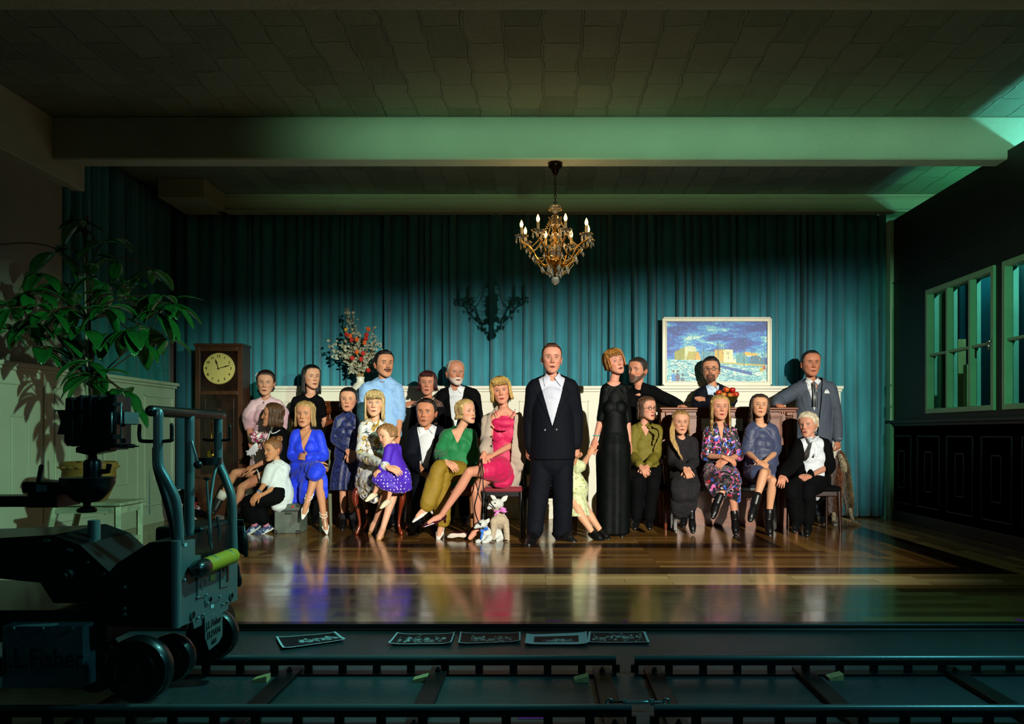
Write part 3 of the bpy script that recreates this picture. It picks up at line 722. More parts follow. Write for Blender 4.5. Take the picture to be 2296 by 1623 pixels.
class Cloth:
    """a garment: union of tubes given in photo pixels and depth, closed up by a voxel remesh"""
    def __init__(s, Y): s.mb = MB(); s.Y = Y
    def pt(s, p):
        Y = s.Y+(p[3] if len(p) > 3 else 0); q = P(p[0], p[1], Y); return [q.x, q.y, q.z, p[2]*Y/F]
    def T(s, pts, flat=1.0, k=4, power=2.0, rnd=True, n=18):
        """pts rows (px, py, radius px, dY)"""
        A = smoothpath([s.pt(p) for p in pts], k); m = len(A)
        if not np.isscalar(flat): flat = list(np.interp(np.linspace(0, 1, m), np.linspace(0, 1, len(flat)), flat))
        s.mb.tube(A[:, :3], np.maximum(A[:, 3], .003), n, flat, power=power, round_=rnd); return s
    def E(s, px, py, rx, ry, rd, dY=0):
        q = s.pt((px, py, 1, dY)); k = q[3]; s.mb.ell(q[:3], (rx*k, rd*k, ry*k)); return s
    def skirt(s, rings, folds=14, amp=.06, n=96, seed=0):
        """open-fold loft: rings (px, py, half width px, dY, depth ratio)"""
        V = []; R = smoothpath([s.pt((r[0], r[1], r[2], r[3]))+[r[4]] for r in rings], 6); m = len(R); rd = random.Random(seed); ph = [rd.uniform(0, 6) for _ in range(4)]
        for i, r in enumerate(R):
            t = i/(m-1); th = np.arange(n)*2*PI/n
            fo = 1+amp*t**.7*(np.sin(th*folds+ph[0]+1.3*np.sin(th*3+ph[1]))+.5*np.sin(th*folds*.5+ph[2]))
            V.append(np.stack([r[0]+np.cos(th)*r[3]*fo, r[1]+np.sin(th)*r[3]*r[4]*fo, r[2]+0*th], 1))
        Fc = quad_grid(n, m, True)+[list(range(n))[::-1], [(m-1)*n+j for j in range(n)]]
        s.mb.add(np.concatenate(V), Fc); return s
    def build(s, name, m_, parent, vox=.008, it=3, wr=.004, wf=16, cut=None, thick=0, label=None, emboss=None, seed=0):
        V, Fc = s.mb.arr(); V, Q, N = remesh(V, Fc, vox, it)
        if wr: V = V+N*(wr*fbm(V*np.array((1, 1, .55)), wf, seed)+wr*.5*fbm(V, wf*2.3, seed+2))[:, None]
        if emboss is not None: V = V+N*emboss(V)[:, None]
        if cut is not None:
            fv = cut(V); k = fv > 0; Q = Q[~k[Q].all(1)]; bi = np.intersect1d(np.unique(Q), np.nonzero(k)[0])
            for _ in range(3):
                W = V[bi]; f0 = cut(W); g = np.stack([(cut(W+np.eye(3)[a]*1e-4)-f0)/1e-4 for a in range(3)], 1); st_ = g*(f0/np.maximum((g*g).sum(1), .05))[:, None]
                ln = np.linalg.norm(st_, axis=1)[:, None]; V[bi] = W-st_*np.minimum(1, vox*1.3/np.maximum(ln, 1e-9))
            u = np.unique(Q); ix = -np.ones(len(V), int); ix[u] = np.arange(len(u)); V = V[u]; Q = ix[Q]
        o = mkobj(name, V, np.asarray(Q), m_, parent)
        if thick: sd = o.modifiers.new('s', 'SOLIDIFY'); sd.thickness = thick; sd.offset = 0
        if label: o['label'] = label
        return o
def bust_on(mb, hp, ms, sx, f, up, B, k, r):
    R = np.stack([sx, f, up], 1)
    for sg in (-1, 1): mb.ell(hp+(ms-hp)*.67+sx*sg*.056*B+f*.052*B, (.074*B+r*.7, .030*B+.032*B*k+r*.9, .080*B+r*.7), R, 18, 12)
def person(label, Y, head, nk, sh, el, wr, hip=None, kn=None, an=None, toe=None, tips=None, kind='w', group=None, **o):
    """joints in photo pixels (px,py[,dY]); sh/el/wr/... are (image-left, image-right) pairs"""
    hx, hy, hhp = head[:3]; yaw, pitch, roll = (list(head[3:6])+[0, 0, 0])[:3]; hdy = head[6] if len(head) > 6 else 0
    J = lambda p: np.array(P(p[0], p[1], Y+(p[2] if len(p) > 2 else 0)))
    hy += .045*hhp; hhp *= 1.09
    hh = hhp*(Y+hdy)/F; H = Head(P(hx, hy, Y+hdy), hh, yaw, pitch, roll)
    B = {'m': 1.0, 'w': .84, 'c': .66, 't': .52}[kind]*o.get('build', 1); rnd = random.Random(int(hx))
    if kind in 'wct': o.setdefault('fem', 1)
    if kind in 'ct': o.setdefault('child', .6 if kind == 'c' else 1)
    base = P(hx, hy, Y); root = empty('person', (base.x, Y, 0), label, 'person', group)
    S = [J(p) for p in sh]; n_ = J(nk)
    hipp = [J(p) for p in hip] if hip else [S[0]*.6+S[1]*.4-np.array((0, 0, .5*B)), S[0]*.4+S[1]*.6-np.array((0, 0, .5*B))]
    mb = MB(); up = nv((S[0]+S[1])/2-(hipp[0]+hipp[1])/2)
    # neck, running from the chest into the skull
    nb = n_+np.array((0, .015, -.03)); mb.tube([nb-up*.07*B+np.array((0, .03, 0)), nb+np.array((0, .02, 0)), H.w1(0, -.10, .10), H.w1(0, -.08, .32)], [.075*B, .056*B, .053*B, .050*B], 16, 1.0)
    # trapezius and torso
    ms = (S[0]+S[1])/2; hp = (hipp[0]+hipp[1])/2; sw = np.linalg.norm(S[0]-S[1])/2; sx = nv(S[1]-S[0])
    for s_ in S: mb.tube([nb+up*.0, nb*.45+s_*.55+up*.005, s_], [.06*B, .052*B, .05*B], 12, round_=True)
    pl = [hp-up*.04, hp+(ms-hp)*.16, hp+(ms-hp)*.42, hp+(ms-hp)*.72, hp+(ms-hp)*.92, ms+up*.02]
    mb.tube(pl, [max(.155*B, .09), .165*B, .130*B, max(sw*.86, .1*B), max(sw*.85, .1*B), sw*.45], 20, [.72, .72, .75, .66, .6, .7], ref=np.cross(sx, up), round_=True)
    fw_ = nv(np.cross(sx, up)); fw_ = fw_*(-1 if fw_[1] > 0 else 1)
    if kind == 'w' and o.get('child', 0) == 0: bust_on(mb, hp, ms, sx, fw_, up, B, .1, 0)
    arms = []
    for k in (0, 1):
        s_, e_, w_ = S[k], J(el[k]), J(wr[k]); arms.append((s_, e_, w_))
        mb.tube([s_, s_*.55+e_*.45, e_, e_*.7+w_*.3, w_], [.050*B, .045*B, .038*B, .039*B, .026*B], 14, round_=True)
    legs = []
    if kn:
        for k in (0, 1):
            h_, k_, a_, t_ = hipp[k], J(kn[k]), J(an[k]), J(toe[k]); legs.append((h_, k_, a_, t_)); q = k_-a_
            bk = nv(np.cross(np.cross(nv(t_-a_), nv(q)), nv(q))); bk = bk*(-1 if np.dot(bk, t_-a_) > 0 else 1)
            mb.tube([h_, h_*.5+k_*.5, k_], [.085*B, .074*B, .054*B], 14, round_=True)
            mb.tube([k_, k_*.68+a_*.32+bk*.014*B, a_*.6+k_*.4+bk*.008*B, a_], [.052*B, .055*B, .042*B, .032*B], 14, round_=True)
            fd = nv(t_-a_); mb.tube([a_-nv(fd)*.02*B, a_*.5+t_*.5+np.array((0, 0, .004)), t_], [.034*B, .036*B, .028*B], 12, .8, round_=True)
    V, Fc = mb.arr(); V, Q, N = remesh(V, Fc, .007, 4); sk = np.array(lin(o.get('skin', 'c98a66'))); nb_ = len(V)
    Fl = [list(f) for f in Q]; C = [np.ones((nb_, 3))*sk]; VV = [V]; c = nb_
    hv, hf, hc = head_mesh(o); VV.append(H.w(hv)); Fl += [[i+c for i in f] for f in hf]; C.append(hc); c += len(hv)
    if tips:
        Lh = {'m': .19, 'w': .172, 'c': .145, 't': .105}[kind]
        for k in (0, 1):
            if tips[k] is None: continue
            tp = tips[k]; w_ = arms[k][2]; kw = dict(tp[3]) if len(tp) > 3 else {}; pn = kw.pop('n', (0, .55, -.8)); Lk = Lh*kw.pop('s', 1)
            a, b = hand(Lk, w_, J(tp[:3]), pn, side=kw.pop('side', 1 if k == 0 else -1), **kw)
            VV.append(a); Fl += [[int(i)+c for i in f] for f in b]; C.append(np.ones((len(a), 3))*sk*np.array((1.0, .93, .9))); c += len(a)
    bo = mkobj('body', np.concatenate(VV), Fl, skinm, root, colors=np.concatenate(C)); fixn(bo)
    if o.get('hstyle') != 'none' and o.get('hstyle') != 'bald':
        hm = hair_mesh(H, o, rnd); hm.build('hair', hairmat(o.get('hair', '2a1a10')), root, True)
    root['_'] = 0; del root['_']
    G = dict(root=root, H=H, J=J, S=S, nk=n_, up=up, arms=arms, legs=legs, hips=hipp, B=B, Y=Y, sx=sx, ms=ms, hp=hp, fwd=nv(np.cross(sx, up))*(-1 if nv(np.cross(sx, up))[1] > 0 else 1))
    if o.get('glasses'): glasses(G, o['glasses'])
    return G
def glasses(G, c):
    H = G['H']; mb = MB()
    for sg in (-1, 1):
        mb.tube([H.w1(sg*(.135+.078*math.cos(t)), .408, .485+.066*math.sin(t)) for t in np.linspace(0, 2*PI, 19)], .007*H.h, 6)
        mb.tube([H.w1(sg*.212, .40, .505), H.w1(sg*.31, .33, .51), H.w1(sg*.335, -.02, .50)], .006*H.h, 6)
    mb.tube([H.w1(-.06, .412, .50), H.w1(0, .425, .51), H.w1(.06, .412, .50)], .007*H.h, 6)
    mb.build('glasses', mat('frame_'+c, c, .3, coat=.5), G['root'], True)
def arm_tube(cl, G, k, r, upto=2.0, start=0.0, puff=0):
    """sleeve along arm k in metres; upto 1 = elbow, 2 = wrist"""
    s_, e_, w_ = G['arms'][k]; B = G['B']; pts = [s_+G['up']*.004, s_*.5+e_*.5, e_]; rr = [.056*B+r, .050*B+r+puff, .044*B+r+puff*.3]
    if upto > 1: t = upto-1; m_ = e_*(1-t)+w_*t; pts += [e_*.5+m_*.5, m_]; rr += [.041*B+r, .030*B+r]
    else: t = upto; pts = [pts[0], s_*(1-t*.5)+e_*t*.5, s_*(1-t)+e_*t]; rr = [rr[0], rr[1], rr[1] if not puff else rr[1]-puff]
    A = smoothpath([list(p)+[q] for p, q in zip(pts, rr)], 4); cl.mb.tube(A[:, :3], A[:, 3], 14, round_=True)
def torso_tube(cl, G, r, w=(1, 1, 1, 1, 1, 1), lo=-.05, depth=1.0, bust=0, sq=2.0, yoke=True, lotop=.92):
    """closed shell around the trunk; w = multipliers from hips to shoulders"""
    hp, ms, up, B, S = G['hp'], G['ms'], G['up'], G['B'], G['S']; sw = np.linalg.norm(S[0]-S[1])/2
    ts = [lo, .14, .42, .70, lotop, 1.03]; base = [.160*B, .166*B, .135*B, max(sw*.88, .105*B), max(sw*.88, .1*B), sw*.5]
    fl = [.70, .72, .76, .68, .60, .62]
    pts = [list(hp+(ms-hp)*t)+[b*k+r, f*depth] for t, b, k, f in zip(ts, base, w, fl)]; A = smoothpath(pts, 4)
    cl.mb.tube(A[:, :3], A[:, 3], 24, list(A[:, 4]), ref=G['fwd'], power=sq, round_=True)
    nb = G['nk']+np.array((0, .02, -.025))
    if yoke:
        for s_ in S: cl.mb.tube([nb, nb*.5+s_*.5, s_], [.058*B+r, .054*B+r, .052*B+r], 12, round_=True)
    if bust: bust_on(cl.mb, hp, ms, G['sx'], G['fwd'], up, B, bust, r)
def leg_tube(cl, G, k, r, upto=1.0, flare=0, thigh=1.0):
    h_, k_, a_, t_ = G['legs'][k]; B = G['B']
    if upto <= 1: e = h_*(1-upto)+k_*upto; cl.mb.tube([h_, h_*.5+e*.5, e], [(.088*B+r)*thigh, (.080*B+r)*thigh, .066*B+r+flare], 16, round_=True); return
    t = upto-1; e = k_*(1-t)+a_*t
    A = smoothpath([list(h_)+[(.09*B+r)*thigh], list(h_*.5+k_*.5)+[(.08*B+r)*thigh], list(k_)+[.060*B+r], list(k_*.6+e*.4)+[.057*B+r+flare*.4], list(e)+[.044*B+r+flare]], 4)
    cl.mb.tube(A[:, :3], A[:, 3], 16, round_=True)
def local(G, V):
    """side, height (0 hip .. 1 shoulder), forward in metres"""
    d = V-G['hp']; L = np.linalg.norm(G['ms']-G['hp']); return d@G['sx'], d@G['up']/L, d@G['fwd']
def vcut(G, v0, slope, v1=1.5, off=0.0, top=.0, bust=0.0):
    Lk = np.linalg.norm(G['ms']-G['hp'])
    def f(V): s, h, w_ = local(G, V); return np.minimum(np.minimum(w_+.0, (v1-h)*Lk), np.minimum((h-v0)*Lk+.01, top+np.maximum(h-v0, -.05)*slope-abs(s-off)))
    return f
def neckcut(G, r, drop=.0):
    c = G['nk']+np.array((0, 0, -drop))
    def f(V): d = V-c; return r-np.linalg.norm(d*np.array((1, .8, 1.1)), axis=1)
    return f
def lapel(G, v0, slope, wid=.05, h=.006):
    def f(V):
        s, hh, w_ = local(G, V); e = (hh-v0)*slope; d = abs(s)-e; wd = wid*np.clip((hh-v0)/.55, .12, 1)
        return h*((w_ > 0) & (hh > v0-.03) & (d < wd) & (d > -.08))*1.0
    return f
def collar(G, m_, r=.012, h=.035, spread=.045, name='collar', pts=.055, open_=.0, on=None):
    """shirt collar: a band round the neck and two pointed leaves lying on the chest of the shirt"""
    B = G['B']; f, x, u = G['fwd'], G['sx'], np.array((0, 0, 1.)); n_ = G['nk']; c = n_+np.array((0, .018, -.004)); R = .060*B+r*.5
    V0 = np.empty(len(on.data.vertices)*3); on.data.vertices.foreach_get('co', V0); V0 = V0.reshape(-1, 3)+np.array(world_loc(on))
    d = V0-n_; a, b, w_ = d@x, d[:, 2], d@f; ok = (w_ > -.06)
    a, b, w_ = a[ok], b[ok], w_[ok]
    def surf_w(s, z):
        q = np.hypot(a-s, b-z); i = np.argsort(q)[:5]; fr = w_[i].max() if q[i[0]] < .03 else -9
        cf = math.sqrt(max(0, (R+.004)**2-s*s))-np.dot(n_-c, f); return max(fr, cf if z > -.02 else cf-.01)
    mb = MB()
    for sg in (-1, 1):
        A = np.array((open_+.004, -.010)); Bp = np.array((R*.98, h-.004)); C_ = np.array((R+.022, -.012)); D = np.array((open_+spread, -.012-pts)); V = []; n1, n2 = 9, 9
        for i in range(n1):
            for j in range(n2):
                p, q = i/(n1-1), j/(n2-1); sz = (1-p)*((1-q)*A+q*Bp)+p*((1-q)*D+q*C_); wv = surf_w(sg*sz[0], sz[1]); V.append(n_+x*sg*sz[0]+u*sz[1]+f*(wv+.007+.004*math.sin(PI*p)))
        V = np.array(V).reshape(n1, n2, 3); K = V.copy()
        for _ in range(3): K[1:-1, 1:-1] = (V[:-2, 1:-1]+V[2:, 1:-1]+V[1:-1, :-2]+V[1:-1, 2:])/4; V = K.copy()
        mb.add(V.reshape(-1, 3), quad_grid(n2, n1))
        row = []
        for i in range(13):
            t = math.radians(178-(178-62)*i/12); dd = f*math.cos(t)+x*sg*math.sin(t); row += [c+dd*R+u*(h+.004), c+dd*(R+.016)+u*(h-.040)]
        mb.add(row, [[2*i, 2*i+1, 2*i+3, 2*i+2] for i in range(12)])
    o = mb.build(name, m_, G['root'], True); sd = o.modifiers.new('s', 'SOLIDIFY'); sd.thickness = .003; return o
def px_pt(o, px, py, off=.004):
    V = np.empty(len(o.data.vertices)*3); o.data.vertices.foreach_get('co', V); V = V.reshape(-1, 3)+np.array(world_loc(o))
    x = CX+V[:, 0]*F/V[:, 1]; y = CY-(V[:, 2]-1)*F/V[:, 1]; i = np.nonzero(np.hypot(x-px, y-py) < 3.5)[0]
    if not len(i): i = [np.argmin(np.hypot(x-px, y-py))]
    j = i[np.argmin(V[i, 1])]; return np.array((P(px, py, V[j, 1]).x, V[j, 1]-off, P(px, py, V[j, 1]).z))
def px_buttons(G, o, pts, m_, r=.0055, name='button'):
    for x, y in pts:
        mb = MB(); mb.ell(px_pt(o, x, y), (r, r*.6, r), None, 10, 6); mb.build(name, m_, G['root'], True)
def shoe(G, k, m_, style='flat', name='shoe', label=None, s=1.0):
    h_, k_, a_, t_ = G['legs'][k]; B = G['B']*s; cl = MB(); f = nv(t_-a_); leg = nv(k_-a_)
    sole = nv(np.cross(np.cross(f, leg), f)) ; up = sole*(1 if np.dot(sole, leg) > 0 else -1)
    he = a_-f*.018*B-up*.020*B; ball = a_*.30+t_*.70-up*.012*B; tip = t_+f*.045*B-up*.010*B
    if style in ('flat', 'oxford', 'boot', 'sneaker'):
        he2 = a_-f*.02*B-up*.03*B
        cl.tube([he2-f*.015*B, he2*.5+ball*.5-up*.004, ball, tip], [.042*B, .046*B, .050*B, .034*B], 16, .72, ref=up, round_=True)
        cl.tube([a_-up*.02*B, a_*.6+t_*.4-up*.012*B], [.045*B, .046*B], 14, round_=True)
        cl.tube([a_-f*.02*B, a_*.5+t_*.5+np.array((0, 0, .004)), t_], [.043*B, .045*B, .038*B], 14, .86, round_=True)
        if style == 'boot': cl.tube([a_, a_+leg*.10*B], [.046*B, .048*B], 14, round_=True); cl.tube([he2-up*.01, he2-up*.055*B], [.03*B, .028*B], 10)
        if style == 'sneaker': cl.tube([a_, a_+leg*.02], .048*B, 14, round_=True)
    else:
        lo = .75
        cl.tube([he-f*.012*B, he*.55+ball*.45-up*.006, ball, tip+f*.02*B], [.036*B, .034*B, .044*B, .016*B], 14, .55, ref=up, round_=True)
        cl.tube([a_-f*.012*B-up*.012*B, he], [.037*B, .034*B], 12, round_=True)
        hl = he-f*.02*B; cl.tube([hl, hl-up*.035*B-leg*0, hl-up*.085*B], [.026*B, .016*B, .011*B], 10)
    V, Fc = cl.arr(); V, Q, N = remesh(V, Fc, .005, 2)
    o = mkobj(name, V, np.asarray(Q), m_, G['root']);
    if label: o['label'] = label
    return o
def buttons(G, n, v0, v1, m_, name='button', off=.0, fw=None, r=.006, proj=None):
    L = np.linalg.norm(G['ms']-G['hp'])
    for i in range(n):
        v = v0+(v1-v0)*i/max(1, n-1); p = G['hp']+G['up']*v*L+G['sx']*off+G['fwd']*(fw if fw else .13*G['B'])
        m = MB(); m.ell(p, (r, r*.5, r), None, 10, 6); m.build(name, m_, G['root'], True)
def top(G, name, m_, r=.012, sleeve=2.0, lo=-.05, w=(1,)*6, bust=0, puff=0, cut=None, wr=.006, depth=1.0, sr=None, thick=0, vox=.0075, sq=2.0, extra=None, emboss=None, it=8, arms=(0, 1), label=None, seed=0, wf=16):
    cl = Cloth(G['Y']); torso_tube(cl, G, r, w, lo, depth, bust, sq)
    if sleeve:
        for k in arms: arm_tube(cl, G, k, sr if sr is not None else r, sleeve, puff=puff)
    if extra: extra(cl)
    return cl.build(name, m_, G['root'], vox, it, wr, wf, cut, thick, label, emboss, seed)
def pants(G, name, m_, r=.012, upto=1.93, flare=0, extra=None, thigh=1.0, wr=.004):
    cl = Cloth(G['Y']); h = G['hips']; cl.mb.tube([h[0]+G['up']*.03, h[1]+G['up']*.03], .115*G['B']+r*.5, 16, round_=True)
    for k in (0, 1): leg_tube(cl, G, k, r, upto, flare, thigh)
    if extra: extra(cl)
    return cl.build(name, m_, G['root'], .008, 3, wr, 14)
def front_pt(o, G, s, h, back=False):
    V = np.empty(len(o.data.vertices)*3); o.data.vertices.foreach_get('co', V); V = V.reshape(-1, 3)+np.array(world_loc(G['root']))
    a, b, c = local(G, V); L = np.linalg.norm(G['ms']-G['hp']); d = (a-s)**2+((b-h)*L)**2; d[c < 0] = 9
    i = np.argsort(d)[:6]; return V[i].mean(0)
def put_buttons(G, o, pts, m_, r=.0055, name='button'):
    for s, h in pts:
        p = front_pt(o, G, s, h)+G['fwd']*.003; mb = MB(); mb.ell(p, (r, r*.6, r), None, 10, 6); mb.build(name, m_, G['root'], True)
SOCK = mat('white_sock', 'dcd8d0', .8, bump=(120, .3)); BLK = mat('black_cloth', '050608', .85, bump=(90, .2), spec=.10)
BLKL = mat('black_leather', '07080a', .4, coat=.08); WSH = mat('white_shirt', 'd9dfe2', .6, bump=(60, .15)); NAVY = mat('navy_suit', '070c18', .8, bump=(140, .15), spec=.15)
def sockt(G, k, m_, r, a, b):
    h_, k_, a_, t_ = G['legs'][k]; mb = MB(); mb.tube([a_*(1-a)+k_*a, a_*(1-b)+k_*b], [r, r*1.03], 14); mb.build('sock', m_, G['root'], True)
# 1 -- woman in the pale pink dress, far left of the back row
G = person('person by the tall clock in a pale pink puff sleeved dress, holding a posy', 8.75, (596, 856, 51, 12, -4, 2), (597, 893),
  [(570, 909), (623, 908)], [(559, 956, .02), (633, 956, .02)], [(562, 990, -.12), (612, 985, -.14)], hip=[(583, 990), (609, 990)],
  kn=[(580, 1090), (610, 1090)], an=[(580, 1158), (610, 1158)], toe=[(578, 1172, -.12), (612, 1172, -.12)],
  tips=[(572, 1012, -.2, dict(curl=.9)), (590, 1000, -.24, dict(curl=.9))], skin='cd9478', hair='2a1510', lip='8f3238', hl=.83, vol=.05, iris='56646a', buns=[(-.12, -.42, .32, .18), (.1, -.44, .3, .18)], sad=.12, brow='3a2015')
PINK = mat('pink_crepe', 'dfb9c4', .6, bump=(50, .15), var=.05)
o = top(G, 'dress_bodice', PINK, .016, 1.0, w=(1, 1, .92, 1, 1, 1), bust=1, puff=.05, cut=neckcut(G, .048), lo=.05)
put_buttons(G, o, [(0.0, v) for v in np.linspace(.35, .92, 9)], mat('pink_button', 'c99aa8', .3), .004)
c = Cloth(8.75); c.skirt([(596, 972, 21, 0, .7), (596, 985, 27, 0, .72), (592, 1040, 30, 0, .75), (590, 1110, 38, 0, .8), (590, 1140, 42, 0, .8)], 10, .05); c.build('dress_skirt', PINK, G['root'], .008, 2, .003)
c = Cloth(8.75); c.T([(578, 974, 5, -.10), (596, 978, 6, -.14), (614, 974, 5, -.1)], .6); c.E(588, 986, 9, 6, 5, -.17); c.E(604, 986, 9, 6, 5, -.17); c.build('sash', PINK, G['root'], .005, 2, .004, 30)
for k in (0, 1): shoe(G, k, BLKL)
m = MB(); q = G['H']
for i in range(7): m.ell(q.w1(-.37-.02*math.sin(i*2), -.05+.05*math.cos(i*1.7), .62+.045*i*.9), .028*q.h, None, 8, 6)
m.build('hair_flower', mat('petal_white', 'e8e4da', .6), G['root'], True)
m = MB(); m.ell(np.array(G['nk'])+np.array((0, -.075, -.045)), (.008, .005, .011)); m.build('pendant', mat('silver', 'c8ccd0', .2, 1), G['root'], True)
# 2 -- dark haired woman in black
G = person('person with long black hair in a black short sleeved top, standing behind the cobalt dress', 8.95, (698, 843, 50, 38, 0, 0), (697, 884),
  [(665, 902), (716, 902)], [(656, 945, .06), (729, 944, .05)], [(668, 985, .16), (708, 968, .16)], hip=[(678, 985), (707, 985)],
  kn=[(678, 1085), (708, 1085)], an=[(678, 1158), (708, 1158)], toe=[(676, 1170, -.1), (710, 1170, -.1)], tips=[(690, 985, .18), (695, 975, .18)],
  skin='cf977a', hair='0c0908', lip='8a3a34', vol=.04, len=.62, nl=70, a0=1.25, flare=1.05, part=.03, wave=.012, build=1.1, brow='140c08', iris='2a2018')
top(G, 't_shirt', BLK, .014, .62, bust=1, cut=neckcut(G, .062)); pants(G, 'trousers', BLK, .014)
for k in (0, 1): shoe(G, k, BLKL)
# 3 -- girl in profile with a bob
G = person('person in profile with a brown bob, black dress with white trim and crossed bare legs', 8.35, (612, 928, 49, -68, 3, 2), (622, 960),
  [(618, 977, -.1), (640, 975, .14)], [(606, 1028, -.16), (648, 1025, .15)], [(572, 1046, -.22), (612, 1050, 0)], hip=[(612, 1058, -.12), (628, 1058, .08)],
  kn=[(541, 1093, -.18), (527, 1060, -.08)], an=[(528, 1150, -.20), (494, 1118, -.10)], toe=[(512, 1170, -.26), (482, 1142, -.14)],
  tips=[(548, 1052, -.2, dict(curl=.35)), (590, 1056, -.05)], skin='c98a68', hair='5a3a22', lip='9a4c44', vol=.05, len=.42, nl=60, a0=1.15, lr=.05, kind='w', build=.93, part=0., flare=1.08)
top(G, 'dress_bodice', BLK, .014, 1.0, bust=.8, cut=None)
c = Cloth(8.35); c.T([(632, 1050, 20, .06), (610, 1052, 19, -.04), (588, 1064, 17, -.10)], .9); c.T([(628, 1062, 18, .1), (590, 1078, 15, .0)], .9); c.build('dress_skirt', BLK, G['root'], .008, 3, .004)
m = MB(); pr = [P(x, y, 8.35+d) for x, y, d in ((576, 1052, -.30), (581, 1064, -.32), (583, 1078, -.30), (577, 1084, -.26))]; m.tube([tuple(p) for p in pr], .006, 6)
pr = [P(x, y, 8.35+d) for x, y, d in ((606, 966, -.2), (602, 980, -.24), (594, 996, -.26), (592, 1014, -.27), (597, 1028, -.27))]; m.tube([tuple(p) for p in pr], .005, 6)
pr = [P(x, y, 8.35+d) for x, y, d in ((606, 966, -.2), (610, 972, -.22), (618, 970, -.2), (628, 964, -.16))]; m.tube([tuple(p) for p in pr], .005, 6)
m.build('white_trim', mat('trim_white', 'e4e4e0', .6), G['root'], True)
sockt(G, 0, SOCK, .043, .0, .22); sockt(G, 1, SOCK, .045, .0, .28)
for k in (0, 1): shoe(G, k, mat('dark_sneaker', '10151c', .5), 'sneaker')
# 4 -- small child on the equipment case
G = person('person, small child in white shirt and black trousers sitting on the grey case', 8.0, (612, 1006, 46, -38, -6, -4), (621, 1036),
  [(608, 1051, -.06), (638, 1050, .06)], [(594, 1084, -.12), (628, 1086, -.02)], [(578, 1106, -.26), (584, 1112, -.24)], hip=[(622, 1112, -.05), (636, 1112, .05)],
  kn=[(556, 1126, -.18), (572, 1130, -.08)], an=[(572, 1182, -.06), (600, 1184, -.02)], toe=[(556, 1194, -.08), (576, 1197, -.08)],
  tips=[(568, 1120, -.3, dict(curl=.5)), (568, 1122, -.26, dict(curl=.5))], kind='c', skin='cf8f66', hair='8a5a34', lip='a05448', vol=.03, iris='3a2a1c', hl=.82, buns=[(.15, -.28, .93, .15), (-.16, -.2, .95, .12)], sad=.1, build=1.0)
c = Cloth(8.0); torso_tube(c, G, .022, (1.1,)*6, -.1)
for k in (0, 1): arm_tube(c, G, k, .02, .85, puff=.004)
sh_ = c.build('shirt', WSH, G['root'], .0075, 3, .006, 18); collar(G, WSH, .004, .02, .035, pts=.03, on=sh_)
pants(G, 'trousers', BLK, .03, 1.6, .012)
PS = mat('pink_sock', 'c47a96', .8, bump=(200, .4)); sockt(G, 1, PS, .03, -.05, .3); sockt(G, 0, PS, .03, -.05, .3)
SN = printed('navy_canvas', '1d3060', [('blot', 26, .56, 'b9c4d8', 2)], .7)
for k in (0, 1):
    shoe(G, k, SN, 'sneaker'); h_, k_, a_, t_ = G['legs'][k]; f = nv(t_-a_); mb = MB(); mb.tube([a_-f*.035+np.array((0, 0, -.030)), t_+f*.035+np.array((0, 0, -.022))], .036, 14, .26, ref=(0, 0, 1), round_=True); mb.build('shoe_sole', mat('rubber_white', 'e0e0d8', .5), G['root'], True)
m = MB(); a = G['arms'][0]; d = nv(a[2]-a[1]); m.tube([a[2]-d*.03, a[2]-d*.015], .024, 14); m.build('wristband', mat('blue_band', '2a6fae', .4), G['root'], True)
# 5 -- woman in the cobalt blue dress
G = person('person seated in a cobalt blue dress with crossed arms and white strapped heels', 8.35, (685, 926, 54, -3, 0, 0), (685, 965),
  [(663, 976), (714, 976)], [(655, 1024, -.02), (728, 1024, -.02)], [(708, 1038, -.22), (690, 1026, -.20)], hip=[(671, 1058), (704, 1058)],
  kn=[(716, 1080, -.38), (710, 1056, -.44)], an=[(727, 1166, -.34), (689, 1126, -.50)], toe=[(731, 1186, -.44), (682, 1150, -.58)],
  tips=[(728, 1054, -.2, dict(curl=.5, n=(0, .9, -.3))), (672, 1022, -.16, dict(curl=.4, n=(0, .9, -.3)))],
  skin='c98b69', hair='b8935c', lip='9c4640', vol=.035, len=.40, nl=64, a0=1.05, lr=.045, part=.05, flare=1.12, iris='4f5a50', hl=.82, brow='6b4a2c')
BLUE = mat('cobalt_jersey', '1238e8', .65, bump=(120, .15), sheen=.1)
top(G, 'dress_bodice', BLUE, .013, 1.92, w=(1, 1, .95, 1, 1, 1), bust=.95, cut=vcut(G, .60, .11, top=.005), wr=.006, wf=20)
c = Cloth(8.35); c.T([(670, 1050, 24, 0), (696, 1052, 24, -.1), (706, 1062, 20, -.34)], .9); c.T([(674, 1062, 22, -.05), (690, 1078, 20, -.30), (690, 1100, 17, -.40), (684, 1118, 14, -.38)], .8)
c.T([(668, 1066, 16, -.1), (663, 1095, 17, -.2), (662, 1130, 15, -.22), (672, 1150, 8, -.24)], .6); c.T([(716, 1058, 14, -.3), (726, 1080, 10, -.36), (730, 1112, 7, -.34)], .7); c.T([(690, 1052, 19, -.1), (710, 1054, 19, -.40), (708, 1062, 18, -.47)], 1.0)
c.build('dress_skirt', BLUE, G['root'], .0075, 2, .009, 22)
WSHO = mat('white_patent', 'e9e6de', .3, coat=.3)
